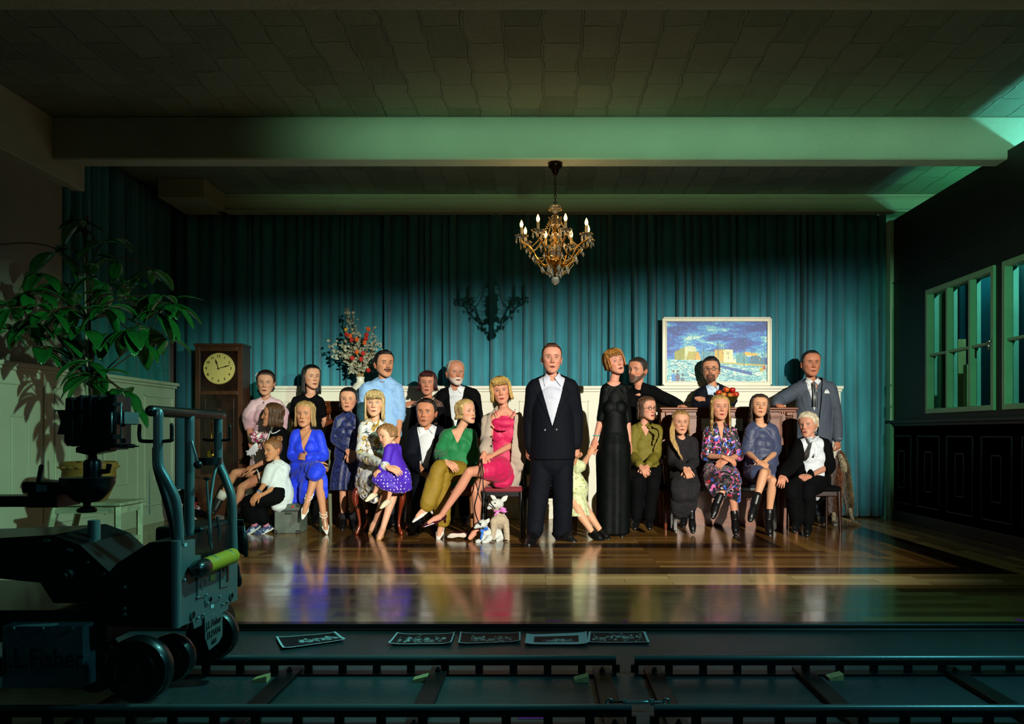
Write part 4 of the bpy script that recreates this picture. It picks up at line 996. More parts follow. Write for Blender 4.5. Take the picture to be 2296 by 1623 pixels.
for k in (0, 1):
    shoe(G, k, WSHO, 'heel', s=1.05); h_, k_, a_, t_ = G['legs'][k]; f = nv(t_-a_); l = nv(k_-a_); mb = MB()
    for q in (.045, .075): mb.tube([a_+l*q+(f*math.cos(t)+G['sx']*math.sin(t))*.036 for t in np.linspace(0, 2*PI, 15)], .0045, 6)
    mb.tube([a_+l*.045+f*.037, a_*.5+t_*.5+l*.038, t_+l*.02], .005, 6); mb.build('shoe_strap', WSHO, G['root'], True)
m = MB(); n_ = G['nk']; m.tube([n_+np.array((-.05, -.03, .0)), n_+np.array((-.025, -.085, -.05)), n_+np.array((0, -.105, -.10)), n_+np.array((.025, -.085, -.05)), n_+np.array((.05, -.03, 0))], .002, 5); m.build('necklace', mat('gold', 'c9a050', .25, 1), G['root'], True)
# 6 -- girl in the navy lace dress
G = person('person, girl standing in a navy patterned knee length dress with hands folded', 8.42, (781, 894, 51, 6, 2, 1), (778, 926),
  [(760, 943), (795, 943)], [(751, 985, -.02), (800, 985, .02)], [(778, 1008, -.16), (792, 1010, -.14)], hip=[(766, 1025), (788, 1025)],
  kn=[(769, 1100), (789, 1100)], an=[(770, 1166), (789, 1166)], toe=[(768, 1180, -.1), (791, 1180, -.1)], tips=[(793, 1026, -.2, dict(curl=.8)), (784, 1026, -.2, dict(curl=.8))],
  kind='w', build=.86, child=.45, skin='cf9474', hair='1a100c', lip='9a4a44', vol=.03, len=.30, nl=50, a0=1.6, iris='3a2a1c', hl=.82)
LACE = printed('navy_lace', '0a1540', [('blot', 42, .56, '24357c', 1), ('dot', 55, .18, '3a4c94', 5)], .5)
top(G, 'dress_bodice', LACE, .014, 1.9, w=(1, 1, .95, 1, 1, 1), bust=.4, wr=.005)
c = Cloth(8.42); c.skirt([(776, 1008, 20, 0, .7), (776, 1030, 27, 0, .72), (770, 1070, 30, 0, .75), (769, 1098, 30, 0, .78)], 9, .06); c.build('dress_skirt', LACE, G['root'], .0075, 2, .003)
BS = mat('black_sock', '0c0d10', .85)
for k in (0, 1): sockt(G, k, BS, .04, 0, .25); shoe(G, k, BLKL)
# 9 -- moustached man in the light blue shirt
G = person('person, man with a moustache in a light blue shirt standing beside the flower vase', 8.75, (861, 814, 56, 32, 2, 0), (860, 852),
  [(824, 876), (887, 876)], [(813, 930, .02), (896, 930, .02)], [(812, 978, -.10), (893, 975, -.12)], hip=[(843, 985), (873, 985)],
  kn=[(842, 1078), (874, 1078)], an=[(842, 1158), (876, 1158)], toe=[(840, 1170, -.15), (880, 1170, -.15)], tips=[(816, 1000, -.16), (885, 998, -.16)],
  kind='m', skin='cf9470', hair='15100d', lip='8a4038', vol=.035, sweep=.15, beard=('15100d', .95, 'moustache'), brow='100a07', iris='241a12', nose=1.15)
LB = mat('light_blue_linen', '8fbdec', .7, bump=(70, .2), var=.06)
o = sh_ = top(G, 'shirt', LB, .028, 1.08, w=(1.1, 1.1, 1.12, 1.05, 1, 1), cut=neckcut(G, .058, .005), wr=.012, wf=17, sr=.028); put_buttons(G, o, [(0.005, v) for v in (.3, .45, .6, .75, .88)], mat('pearl_button', 'c8d4de', .3), .0045)
pants(G, 'trousers', mat('dark_trousers', '12161c', .8), .016)
for k in (0, 1): c = Cloth(8.75); s_, e_, w_ = G['arms'][k]; c.mb.tube([e_*.9+s_*.1, e_*.85+w_*.15], [.066, .064], 16, round_=True); c.build('rolled_cuff', LB, G['root'], .006, 2, .005, 30)
m = MB(); cc = G['nk']+np.array((0, .012, -.008)); m.tube([cc+(G['fwd']*math.cos(a)+G['sx']*math.sin(a))*.066+np.array((0, 0, .012+.012*-math.cos(a))) for a in np.linspace(-2.9, 2.9, 30)], .017, 8, .45, ref=(0, 1, .2)); m.build('band_collar', LB, G['root'], True)
for k in (0, 1): shoe(G, k, BLKL, 'oxford')
# 7 -- blonde woman with the toddler
G = person('person, blonde woman in a white and ochre floral dress with a toddler on her lap', 8.0, (840, 902, 55, 6, 1, 0), (842, 941),
  [(818, 960), (859, 960)], [(812, 1022, -.16), (872, 1018, .0)], [(868, 1046, -.60), (862, 1052, -.2)], hip=[(822, 1070, .0), (852, 1070, .0)],
  kn=[(874, 1078, -.42), (886, 1092, -.32)], an=[(842, 1168, -.12), (858, 1186, -.44)], toe=[(832, 1188, -.1), (850, 1206, -.54)],
  tips=[(901, 1060, -.64, dict(curl=.25, n=(0, .6, -.8))), (836, 1062, -.42, dict(curl=.4))], skin='e0a889', hair='cfb07a', lip='a8504c', vol=.045, len=.55, nl=84, a0=1.0, lr=.05, bangs=(.62, .85), iris='6f8fa8', brow='a07848', flare=1.02)
FLO = printed('ochre_floral', 'd9dcdc', [('blot', 13, .58, 'b08a28', 1), ('blot', 15, .61, '3c4658', 7), ('blot', 16, .62, 'c9b468', 12), ('blot', 22, .65, '2a3038', 4)], .6)
top(G, 'dress_bodice', FLO, .017, 1.93, w=(1.1, 1.05, 1, 1, 1, 1), bust=.9, wr=.007, cut=neckcut(G, .045))
c = Cloth(8.0); c.T([(826, 1066, 33, .05), (832, 1080, 32, -.15), (846, 1086, 24, -.34)], .85); c.T([(812, 1080, 20, .0), (826, 1104, 22, -.2), (838, 1118, 12, -.24)], .8); c.T([(846, 1070, 22, 0), (866, 1078, 19, -.36)], .9); c.build('dress_skirt', FLO, G['root'], .008, 3, .009, 20)
TAN = mat('tan_leather', 'b0824e', .35, coat=.2)
for k in (0, 1): shoe(G, k, TAN, 'heel')
# 8 -- toddler
G = person('person, toddler in a purple cardigan and polka dot skirt leaning across a lap', 7.56, (869, 974, 49, -48, -12, -22), (880, 995),
  [(872, 1006, -.06), (890, 1006, .06)], [(866, 1034, -.10), (893, 1034, .05)], [(853, 1052, -.12), (882, 1056, -.0)], hip=[(884, 1066, -.05), (898, 1066, .05)],
  kn=[(850, 1078, -.12), (878, 1082, -.14)], an=[(838, 1109, -.10), (870, 1124, -.14)], toe=[(826, 1118, -.14), (858, 1134, -.20)],
  tips=[(846, 1058, -.14), (872, 1062, -.06)], kind='t', skin='dba284', hair='9a6e44', lip='b06058', vol=.03, len=.12, nl=44, a0=1.4, iris='2f2a28', hl=.825, build=1.0, buns=[(.02, -.44, .62, .12)], bangs=(.74, .6))
PUR = mat('purple_cotton', '4a1cb8', .7, bump=(60, .2)); DOT = printed('purple_polka', '4416b4', [('dot', 34, .24, 'e8e0f4', 0)], .6)
top(G, 'cardigan', PUR, .018, 1.85, w=(1.35, 1.3, 1.25, 1.1, 1, 1), wr=.004, lo=-.1, vox=.006)
c = Cloth(7.56); c.T([(898, 1056, 20, .05), (884, 1066, 22, -.06), (858, 1068, 15, -.12)], .8); c.T([(904, 1062, 16, 0), (908, 1084, 16, -.02)], .8); c.T([(842, 1074, 9, -.12), (862, 1086, 12, -.16), (890, 1092, 14, -.12), (914, 1092, 11, -.03)], .8)
c.build('skirt', DOT, G['root'], .006, 2, .006, 40)
CRM = mat('cream_leather', 'd8cbb0', .4)
for k in (0, 1): shoe(G, k, CRM, 'flat')
# 11 -- old man with a white beard (behind)
G = person('person, elderly man with a white beard in a black suit and open white shirt', 9.02, (1021, 834, 54, 22, 2, 0), (1022, 870),
  [(996, 887, .05), (1061, 887)], [(978, 925, .05), (1069, 936, 0)], [(942, 906, -.12), (1070, 978, -.14)], hip=[(1008, 990), (1042, 990)],
  kn=[(1008, 1082), (1042, 1082)], an=[(1008, 1158), (1042, 1158)], toe=[(1006, 1170, -.12), (1044, 1170, -.12)],
  tips=[(916, 904, -.16, dict(curl=.3, n=(0, .7, -.7))), (1080, 996, -.2)], kind='m', skin='c08468', hair='cfc8bc', hl=.96, vol=.02, beard=('cfc8be', .8, 'full'), brow='a89c8c', iris='5a6a70', build=1.0, len=.10, a0=1.9, nl=30, lip='8f5048')
sh_ = top(G, 'shirt', WSH, .012, 0, lo=.08, cut=neckcut(G, .052)); collar(G, WSH, .006, .03, .05, open_=.02, on=sh_)
top(G, 'jacket', BLK, .024, 1.95, w=(1.02, 1.0, 1.1, 1.05, 1, 1), lo=-.25, cut=vcut(G, .15, .085, top=.008), thick=.004); pants(G, 'trousers', BLK, .016)
for k in (0, 1): shoe(G, k, BLKL, 'oxford')
# 10 -- woman with dark red hair
G = person('person, woman with dark red hair, pearl necklace and black lace neckline, standing', 8.78, (959, 857, 50, 2, 0, 0), (959, 891),
  [(935, 911), (983, 911)], [(927, 962, .02), (992, 962, .02)], [(935, 1004, -.1), (984, 1004, -.1)], hip=[(945, 990), (974, 990)],
  kn=[(944, 1085), (976, 1085)], an=[(944, 1158), (976, 1158)], toe=[(942, 1172, -.1), (978, 1172, -.1)], tips=[(942, 1024, -.14), (976, 1024, -.14)],
  skin='bd8064', hair='3a0f10', lip='8c2c30', vol=.05, len=.22, nl=60, a0=.95, wave=.04, iris='3c3428', hl=.84, flare=1.15, lr=.05, bangs=(.74, .7))
top(G, 'dress', BLK, .014, 1.9, bust=1, cut=lambda V: V[:, 2]-P(0, 912, 8.78).z, lo=-.6); 
LAC = printed('black_lace', '8c5a44', [('blot', 60, .46, '0a0809', 3)], .6)
top(G, 'lace_yoke', LAC, .006, .5, bust=.6, lo=.45, cut=neckcut(G, .052))
m = MB(); 
for i in range(26): a = -2.3+4.6*i/25; m.ell(G['nk']+G['fwd']*(.072*math.cos(a))+G['sx']*.066*math.sin(a)+np.array((0, .01, -.012-.020*math.cos(a))), .0062, None, 8, 6)
m.build('pearl_necklace', mat('pearl', 'e6e0d4', .25, coat=.4), G['root'], True)
for k in (0, 1): shoe(G, k, BLKL)
# 12 -- seated man in dark suit
G = person('person, man seated in a dark navy suit and open white shirt, hand by his knee', 8.35, (956, 922, 58, -6, 0, 2), (958, 958),
  [(932, 974), (985, 974)], [(922, 1026, -.06), (992, 1026, -.02)], [(948, 1056, -.34), (985, 1058, -.2)], hip=[(942, 1070), (972, 1070)],
  kn=[(941, 1086, -.42), (974, 1086, -.42)], an=[(936, 1172, -.36), (975, 1172, -.36)], toe=[(934, 1188, -.5), (976, 1188, -.5)],
  tips=[(956, 1086, -.42, dict(curl=.5, n=(-.2, .9, -.1))), (975, 1070, -.3)], kind='m', skin='c98865', hair='24160f', lip='9a4c40', vol=.03, sweep=.1, hl=.85, brow='20130c', iris='33302a', beard=('4a2e20', .22, 'full'), fw=1.04, build=.98)
sh_ = top(G, 'shirt', WSH, .012, 0, lo=.08, cut=neckcut(G, .05)); collar(G, WSH, .006, .03, .048, open_=.015, on=sh_)
top(G, 'jacket', NAVY, .024, 1.93, w=(1.05, 1.0, 1.1, 1.05, 1, 1), lo=-.18, cut=vcut(G, .12, .085, top=.014, off=.01), thick=.004, emboss=lapel(G, .12, .085)); pants(G, 'trousers', NAVY, .014)
for k in (0, 1): shoe(G, k, BLKL, 'oxford')
# 13 -- green blouse
G = person('person, blonde woman in a green blouse and mustard trousers, seated and looking right', 8.0, (1044, 921, 51, 52, 4, -3), (1027, 963),
  [(1002, 977), (1052, 977)], [(985, 1020, -.16), (1062, 1024, .05)], [(1000, 1034, -.44), (1044, 1046, -.1)], hip=[(1012, 1058), (1044, 1058)],
  kn=[(994, 1066, -.40), (986, 1048, -.46)], an=[(990, 1178, -.34), (955, 1140, -.50)], toe=[(984, 1200, -.44), (936, 1158, -.56)],
  tips=[(1021, 1050, -.50, dict(curl=.15, n=(0, .5, -.85))), (1030, 1056, -.2)], skin='d8a182', hair='c0a468', lip='9c3c3c', vol=.045, hl=.84, iris='4a6a78', brow='8a6838', wave=.05, len=.20, nl=56, a0=1.15, flare=1.1)
GRN = mat('green_satin', '1f7a46', .62, bump=(40, .15), sheen=.1, spec=.25)
top(G, 'blouse', GRN, .024, 1.85, w=(1.15, 1.1, 1.12, 1.05, 1, 1), bust=.8, it=14, wr=.010, wf=14, cut=vcut(G, .80, .17, top=.004), lo=-.12)
MUS = mat('mustard_cloth', '8f7418', .7, bump=(60, .15), var=.06)
pants(G, 'trousers', MUS, .022, 1.88, .022, thigh=1.05, wr=.007)
WP = mat('white_leather', 'e2dfd4', .35, coat=.15)
for k in (0, 1): shoe(G, k, WP, 'heel', s=1.1)
# 14 -- woman in magenta dress and beige cardigan
G = person('person, blonde woman in a magenta dress and beige cardigan holding a black leash', 7.68, (1123, 873, 56, 2, -3, -9), (1131, 914),
  [(1108, 938), (1156, 938)], [(1095, 986, -.05), (1154, 994, .0)], [(1085, 1018, -.28), (1106, 1020, -.26)], hip=[(1110, 1050, .05), (1146, 1050, .05)],
  kn=[(1066, 1098, -.35), (1052, 1058, -.45)], an=[(1070, 1188, -.22), (988, 1158, -.42)], toe=[(1054, 1206, -.28), (962, 1172, -.48)],
  tips=[(1083, 1042, -.32, dict(curl=.9)), (1076, 1030, -.32, dict(curl=.7))], skin='cf8f74', hair='c9a55c', lip='b03a44', vol=.06, len=.30, nl=80, a0=.95, lr=.05, bangs=(.66, .9), smile=1.4, iris='3f3020', flare=1.1, brow='6b4626', wave=.012)
MAG = mat('magenta_crepe', 'c80f52', .6, bump=(50, .2), sheen=.1)
c = Cloth(7.68); torso_tube(c, G, .012, (1, 1, .95, 1, 1, 1), -.05, 1, .45, yoke=False)
c.T([(1113, 947, 10, -.05), (1131, 949, 11, -.055), (1149, 947, 9, -.045)], .75); c.T([(1114, 965, 10, -.03), (1131, 968, 12, -.035), (1147, 965, 10, -.03)], .8)
o = c.build('dress_bodice', MAG, G['root'], .007, 7, .005, 24, cut=lambda V: V[:, 2]-P(0, 932, 7.68).z, thick=.003)
for sg, x0 in ((-1, 1114), (1, 1151)): m = MB(); m.tube([tuple(P(x0+sg*-2, 934, 7.56)), tuple(P(x0+sg*3, 922, 7.60)), tuple(P(x0+sg*4, 917, 7.68))], .003, 6); m.build('dress_strap', MAG, G['root'], True)
c = Cloth(7.68); c.T([(1109, 956, 2, -.13), (1120, 963, 2.6, -.15), (1136, 962, 2.6, -.15), (1150, 953, 2, -.11)], .5); c.build('ruffle', MAG, G['root'], .004, 1, .004, 80)
c = Cloth(7.68); c.T([(1128, 1044, 29, .02), (1118, 1052, 30, -.12), (1092, 1056, 21, -.28)], .85); c.T([(1132, 1058, 27, 0), (1130, 1076, 22, -.06), (1116, 1082, 13, -.12)], .8); c.build('dress_skirt', MAG, G['root'], .0075, 14, .007, 18)
CARD = mat('beige_knit', 'b5a493', .85, bump=(160, .5), sheen=.15)
o = top(G, 'cardigan', CARD, .026, 1.72, w=(1.2, 1.15, 1.2, 1.05, 1, 1), sr=.024, lo=-.2, wr=.007, cut=lambda V: np.maximum(vcut(G, -.5, .04, top=.054)(V), .110-np.linalg.norm((V-G['nk']-np.array((.035, -.03, -.01)))*np.array((.9, .8, 1.3)), axis=1)), thick=.008,
   extra=lambda c: (c.T([(1152, 990, 24, .0), (1158, 1020, 22, -.02), (1162, 1044, 12, -.02)], .9), c.T([(1090, 940, 10, .0), (1086, 990, 9, -.06)], .9)))
px_buttons(G, o, [(1102, 957), (1102, 979), (1102, 1000)], mat('dark_button', '2a1a12', .3), .011)
BUR = mat('burgundy_patent', '3a0a18', .15, coat=.8); shoe(G, 1, BUR, 'heel', s=1.1)
# 15 -- the man in the middle
G = person('person, tall man in a wide dark double breasted suit standing in the middle', 7.42, (1237, 802, 63, 4, 2, 1), (1239, 846),
  [(1199, 872), (1278, 871)], [(1190, 934, .05), (1290, 934, .05)], [(1188, 998, .0), (1292, 998, .0)], hip=[(1220, 1010), (1260, 1010)],
  kn=[(1210, 1110, -.02), (1264, 1108, .02)], an=[(1197, 1200, -.06), (1256, 1194, .06)], toe=[(1188, 1214, -.24), (1278, 1206, -.02)],
  tips=[(1185, 1036, -.02, dict(curl=.7, n=(.7, .7, 0))), (1294, 1040, -.02, dict(curl=1.1, n=(-.7, .7, 0)))], kind='m', skin='cd9078', hair='4a2612', lip='8f4038', vol=.022, hl=.86, sweep=-.25, sad=.35, open=.008, iris='2c2a28', brow='3a2012', fw=.98, beard=('8a5a44', .12, 'full'))
SHS = printed('striped_shirt', 'b9bed0', [('stripe', 26, .72, 'd4d8e4', 0)], .6)
SUIT = mat('midnight_suit', '050912', .8, bump=(180, .12), spec=.15)
sh_ = top(G, 'shirt', SHS, .014, 0, lo=.2, cut=neckcut(G, .060)); collar(G, SHS, .008, .045, .062, pts=.075, open_=.012, on=sh_)
def wide(c):
    c.T([(1198, 868, 16, .02), (1239, 856, 14, .03), (1280, 868, 16, .02)], 1.0)
    c.T([(1200, 880, 21, .03), (1200, 940, 22, .02), (1203, 1000, 22, .0), (1203, 1016, 22, 0)], .62); c.T([(1278, 880, 21, .03), (1278, 940, 21, .02), (1270, 1000, 22, .0), (1268, 1016, 22, 0)], .62)
    c.T([(1239, 880, 42, .03), (1238, 950, 46, .02), (1236, 1005, 50, .0), (1236, 1018, 50, 0)], .42)
jk = top(G, 'jacket', SUIT, .026, 1.97, w=(1.15, 1.12, 1.25, 1.1, 1, 1), sr=.026, lo=-.12, cut=lambda V: np.maximum(vcut(G, .38, .155, top=.004)(V), P(0, 1029, 7.42).z-V[:, 2]), thick=.005, wr=.003, wf=9, extra=wide, emboss=lapel(G, .38, .155, .07))
c = Cloth(7.42); c.E(1220, 1010, 24, 20, 26); c.E(1260, 1010, 24, 20, 26); c.T([(1222, 1030, 24, 0), (1258, 1030, 24, 0)], .95); c.T([(1224, 1040, 20, 0), (1256, 1040, 20, 0)], .95); c.E(1240, 1034, 44, 36, 30, .0); c.T([(1226, 1018, 20, -.01), (1254, 1018, 20, -.01)], 1.15)
c.T([(1218, 1016, 27, 0), (1213, 1060, 25, -.01), (1207, 1110, 23, -.02), (1202, 1160, 20, -.04), (1199, 1192, 19, -.06)], .85); c.T([(1260, 1016, 27, 0), (1261, 1060, 25, .0), (1262, 1110, 24, .02), (1262, 1160, 22, .04), (1262, 1196, 22, .06)], .85)
c.build('trousers', SUIT, G['root'], .008, 3, .005, 12)
for k in (0, 1): shoe(G, k, BLKL, 'oxford', s=1.1)
for k in (0, 1): a = G['arms'][k]; d = nv(a[2]-a[1]); m = MB(); m.tube([a[2]-d*.015, a[2]+d*.012], .043, 18); m.build('shirt_cuff', mat('cuff_white', 'c8c4dc', .6), G['root'], True)
SB = mat('suit_button', '8fa0a8', .2, .6)
px_buttons(G, jk, [(1222, 964), (1248, 963)], SB, .010)
# 16 -- girl hidden behind the man
G = person('person in a pale yellow sprigged dress, leaning half hidden behind the man in the middle', 7.62, (1262, 1000, 44, 0, 0, 0), (1262, 1030),
  [(1254, 1044), (1286, 1046)], [(1270, 1050, -.06), (1306, 1044, .0)], [(1290, 1034, -.16), (1320, 1020, .18)], hip=[(1272, 1100, .05), (1290, 1100, .05)],
  kn=[(1296, 1142, -.05), (1312, 1140, .08)], an=[(1330, 1196, -.10), (1348, 1192, .02)], toe=[(1344, 1206, -.16), (1358, 1202, -.04)],
  tips=[(1292, 1022, -.20, dict(curl=1.0)), (1326, 1008, .18, dict(curl=.8))], kind='c', build=1.25, skin='d6a07c', hair='8a6440', len=.3, nl=40, child=.7)
YEL = printed('sprigged_cotton', 'c9d3a4', [('blot', 34, .63, 'a8a030', 2), ('blot', 40, .66, '6a6a50', 6)], .7)
top(G, 'dress_bodice', YEL, .018, .7, puff=.03, wr=.006, lo=-.1, w=(1.1,)*6)
c = Cloth(7.62); c.skirt([(1278, 1082, 16, .03, .9), (1284, 1100, 21, .03, .9), (1292, 1126, 23, .02, .9), (1297, 1156, 25, .0, .9)], 8, .07, seed=3); c.build('dress_skirt', YEL, G['root'], .0075, 2, .003)
for k in (0, 1): shoe(G, k, BLKL, 'flat')
# 17 -- woman in the long black dress
G = person('person, woman with cropped ginger blonde hair standing in a floor length black dress', 7.85, (1377, 810, 54, 22, 6, -14), (1376, 854),
  [(1359, 873), (1398, 873)], [(1349, 932, .02), (1406, 934, .04)], [(1335, 984, -.02), (1411, 990, .0)], hip=[(1362, 1000), (1392, 1000)],
  kn=[(1362, 1100), (1392, 1100)], an=[(1362, 1186), (1392, 1186)], toe=[(1360, 1196, -.1), (1394, 1196, -.1)],
  tips=[(1326, 1022, -.02, dict(curl=.35, n=(.5, .8, 0))), (1413, 1028, -.02, dict(curl=.4, n=(-.7, .7, 0)))], skin='cf9078', hair='a87434', lip='7c2028', vol=.065, hl=.82, bangs=(.66, .9), len=.14, nl=60, a0=1.0, lr=.05, open=.007, iris='2a2420', sad=.2, browz=.02)
VBK = mat('black_velvet_jersey', '010504', .6, bump=(60, .1), spec=.12)
top(G, 'dress', VBK, .009, 1.28, bust=.3, it=12, w=(1, 1, .95, 1, 1, 1), cut=neckcut(G, .078, -.01), wr=.002,
    extra=lambda c: c.skirt([(1378, 950, 24, .01, .8), (1377, 985, 34, .0, .85), (1376, 1010, 39, .0, .85), (1376, 1100, 38, .0, .8), (1375, 1196, 38, -.02, .85)], 7, .035))
m = MB(); a = G['arms'][0]; d = nv(a[2]-a[1]); m.tube([a[2]-d*.035+(G['sx']*math.cos(t)+G['fwd']*math.sin(t))*.029 for t in np.linspace(0, 2*PI, 17)], .0055, 6); m.build('bracelet', mat('turquoise', '4ab0a0', .3), G['root'], True)
for k in (0, 1): shoe(G, k, BLKL)
# 18 -- bearded man in black
G = person('person, bearded man in a black jacket with swept back hair, arm on the piano', 9.0, (1430, 828, 54, -38, 0, 2), (1434, 866),
  [(1422, 884, .05), (1461, 880, .0)], [(1412, 940, .05), (1502, 898, -.06)], [(1414, 990, 0), (1524, 908, -.12)], hip=[(1425, 990), (1455, 990)],
  kn=[(1425, 1085), (1455, 1085)], an=[(1425, 1155), (1455, 1155)], toe=[(1423, 1166, -.12), (1457, 1166, -.12)], tips=[(1414, 1012, 0), (1539, 916, -.26, dict(curl=.35, n=(0, .35, -.9)))],
  kind='m', skin='c98a6c', hair='30261f', vol=.025, hl=.825, sweep=0.0, beard=('4a3a30', .92, 'full'), brow='4a3428', iris='3a4448', lip='8a4a40', buns=[(0, -.46, .62, .13)])
sh_ = top(G, 'shirt', BLK, .012, 0, cut=neckcut(G, .060)); top(G, 'jacket', BLK, .024, 1.95, w=(1, 1, 1.1, 1.05, 1, 1), lo=-.2, cut=vcut(G, .62, .11), thick=.004); pants(G, 'trousers', BLK, .016)
for k in (0, 1): shoe(G, k, BLKL, 'oxford')
# 22 -- man with glasses behind the piano
G = person('person, man with round glasses and a goatee, arms folded behind the piano', 9.05, (1594, 828, 53, -14, 5, -2), (1601, 866),
  [(1572, 884), (1627, 882)], [(1562, 903, -.02), (1640, 903, -.02)], [(1598, 901, -.10), (1590, 897, -.06)], hip=[(1584, 990), (1616, 990)],
  kn=[(1584, 1085), (1616, 1085)], an=[(1584, 1152), (1616, 1152)], toe=[(1584, 1163, -.1), (1616, 1163, -.1)], tips=[(1626, 908, -.14), (1567, 892, -.12, dict(curl=.2, n=(0, .6, -.8)))],
  kind='m', skin='c48a6a', hair='1c120d', vol=.05, hl=.83, sweep=.3, beard=('2a1a12', .85, 'goatee'), brow='20140e', glasses='3a2a1a', iris='2f2620', lip='a05a4c', build=.95)
sh_ = top(G, 'shirt', mat('pale_blue_shirt', 'b4cbe0', .6), .012, 0, cut=neckcut(G, .048)); collar(G, MC['pale_blue_shirt'], .004, .022, .03, pts=.03, on=sh_)
top(G, 'jacket', NAVY, .024, 1.93, w=(1, 1, 1.05, 1, 1, 1), lo=.0, cut=vcut(G, .42, .10), thick=.004, emboss=lapel(G, .42, .10)); pants(G, 'trousers', BLK, .016)
for k in (0, 1): shoe(G, k, BLKL, 'oxford')
# 19 -- glasses and olive shirt
G = person('person, woman with a bob and glasses seated in an olive shirt with a frilled shoulder', 8.4, (1450, 914, 50, 32, 2, 0), (1443, 951),
  [(1424, 966), (1472, 966)], [(1418, 1020, -.04), (1472, 1020, -.02)], [(1436, 1044, -.30), (1452, 1044, -.30)], hip=[(1432, 1062), (1462, 1062)],
  kn=[(1430, 1082, -.42), (1464, 1082, -.42)], an=[(1426, 1166, -.36), (1455, 1166, -.36)], toe=[(1424, 1178, -.46), (1456, 1178, -.46)],
  tips=[(1450, 1060, -.38, dict(curl=.5)), (1440, 1062, -.38, dict(curl=.5))], skin='cf947a', hair='5c3e28', vol=.04, len=.36, nl=60, a0=1.1, glasses='3c2a22', lip='a83c44', part=0.0, iris='3a2c20', flare=1.1, hl=.82)
OLV = mat('olive_cotton', '6e6414', .75, bump=(50, .2), var=.06)
o = sh_ = top(G, 'shirt', OLV, .018, 1.9, it=14, w=(1, 1, 1, 1, 1, 1), bust=.5, wr=.007, cut=vcut(G, .86, .2)); collar(G, OLV, .004, .026, .045, pts=.04, open_=.01, on=sh_)
put_buttons(G, o, [(0.0, v) for v in (.3, .45, .6, .75)], mat('olive_button', '4a4210', .4), .004)
c = Cloth(8.4); c.T([(1466, 956, 3, -.11), (1478, 962, 4, -.09), (1481, 980, 4, -.10), (1472, 998, 3.5, -.13), (1467, 1012, 2, -.13)], .35); c.T([(1462, 964, 2.5, -.13), (1470, 976, 3.2, -.13), (1465, 996, 2.5, -.14)], .35); c.build('frill', OLV, G['root'], .004, 1, .005, 95)
pants(G, 'trousers', BLK, .02)
for k in (0, 1): shoe(G, k, BLKL, 'boot')
# 20 -- girl with long fair hair
G = person('person, girl with long fair hair over one shoulder in a black speckled dress', 8.3, (1526, 944, 50, 2, -2, 0), (1528, 979),
  [(1511, 993), (1552, 993)], [(1508, 1036, -.02), (1557, 1034, -.02)], [(1536, 1050, -.28), (1544, 1050, -.26)], hip=[(1518, 1078), (1544, 1078)],
  kn=[(1522, 1096, -.38), (1548, 1098, -.38)], an=[(1534, 1158, -.3), (1551, 1162, -.34)], toe=[(1532, 1174, -.4), (1553, 1184, -.42)],
  tips=[(1548, 1070, -.36, dict(curl=.4)), (1540, 1074, -.35, dict(curl=.4))], kind='w', build=.92, child=.3, skin='d0987a', hair='9a7444', vol=.035, len=.45, nl=56, a0=1.2, part=0.0, iris='4a3a2a', lip='a8504c', wave=.02, hl=.825)
SPK = printed('speckled_chiffon', '0a0a10', [('dot', 60, .16, '5a3038', 1), ('blot', 50, .70, '24242e', 4)], .9, 0)
top(G, 'dress_bodice', SPK, .020, 1.88, it=18, bust=.3, wr=.006, cut=neckcut(G, .05))
c = Cloth(8.3); c.T([(1520, 1078, 22, -.1), (1524, 1090, 22, -.36), (1525, 1104, 22, -.40)], 1.0); c.T([(1546, 1078, 21, -.1), (1549, 1092, 21, -.36), (1548, 1106, 20, -.40)], 1.0); c.T([(1518, 1074, 22, 0), (1522, 1090, 22, -.3), (1524, 1130, 22, -.36), (1525, 1146, 20, -.34)], .7); c.T([(1544, 1074, 20, 0), (1548, 1090, 20, -.3), (1546, 1125, 19, -.36), (1545, 1140, 18, -.34)], .7); c.T([(1535, 1078, 28, -.1), (1536, 1092, 29, -.33), (1536, 1120, 28, -.36), (1535, 1138, 26, -.34)], .62); c.build('dress_skirt', SPK, G['root'], .009, 14, .010, 15)
rr = random.Random(4); m = MB()
for i in range(12):
    a = rr.uniform(-4, 4); m.tube([tuple(P(x+a*k, y, 8.3+d)) for x, y, d, k in ((1512, 940, -.03, .5), (1507, 965, -.04, 1), (1508, 985, -.10, 1), (1516, 1002, -.14, .9), (1522, 1016+a, -.15, .5), (1530, 1028+a, -.155, .2))], [.012, .014, .013, .012, .009, .004], 6, .6)
m.build('hair_lock', hairmat('b8965c'), G['root'], True)
for k in (0, 1): shoe(G, k, BLKL, 'boot')
# 21 -- blonde in dark floral dress
G = person('person, long haired blonde woman in a black dress with pink, blue and red print', 8.25, (1614, 912, 53, 0, 5, 0), (1614, 952),
  [(1590, 970), (1639, 970)], [(1583, 1022, -.04), (1655, 1022, -.02)], [(1622, 1024, -.24), (1632, 1030, -.22)], hip=[(1598, 1068), (1632, 1068)],
  kn=[(1640, 1086, -.40), (1628, 1078, -.44)], an=[(1648, 1166, -.30), (1608, 1128, -.50)], toe=[(1649, 1188, -.40), (1602, 1150, -.56)],
  tips=[(1646, 1034, -.26, dict(curl=.45)), (1618, 1038, -.25, dict(curl=.45))], skin='cf9274', hair='b89454', vol=.04, len=.98, nl=84, a0=1.15, part=.02, wave=.022, lip='b02838', iris='3a4a3a', hl=.82, flare=1.12)
DKF = printed('dark_floral', '08070c', [('blot', 14, .60, 'd860a8', 1), ('blot', 15, .61, '2458c8', 6), ('blot', 17, .62, 'c01c34', 11), ('blot', 20, .645, 'e6d8e4', 16), ('blot', 24, .62, '0a0810', 3)], .6)
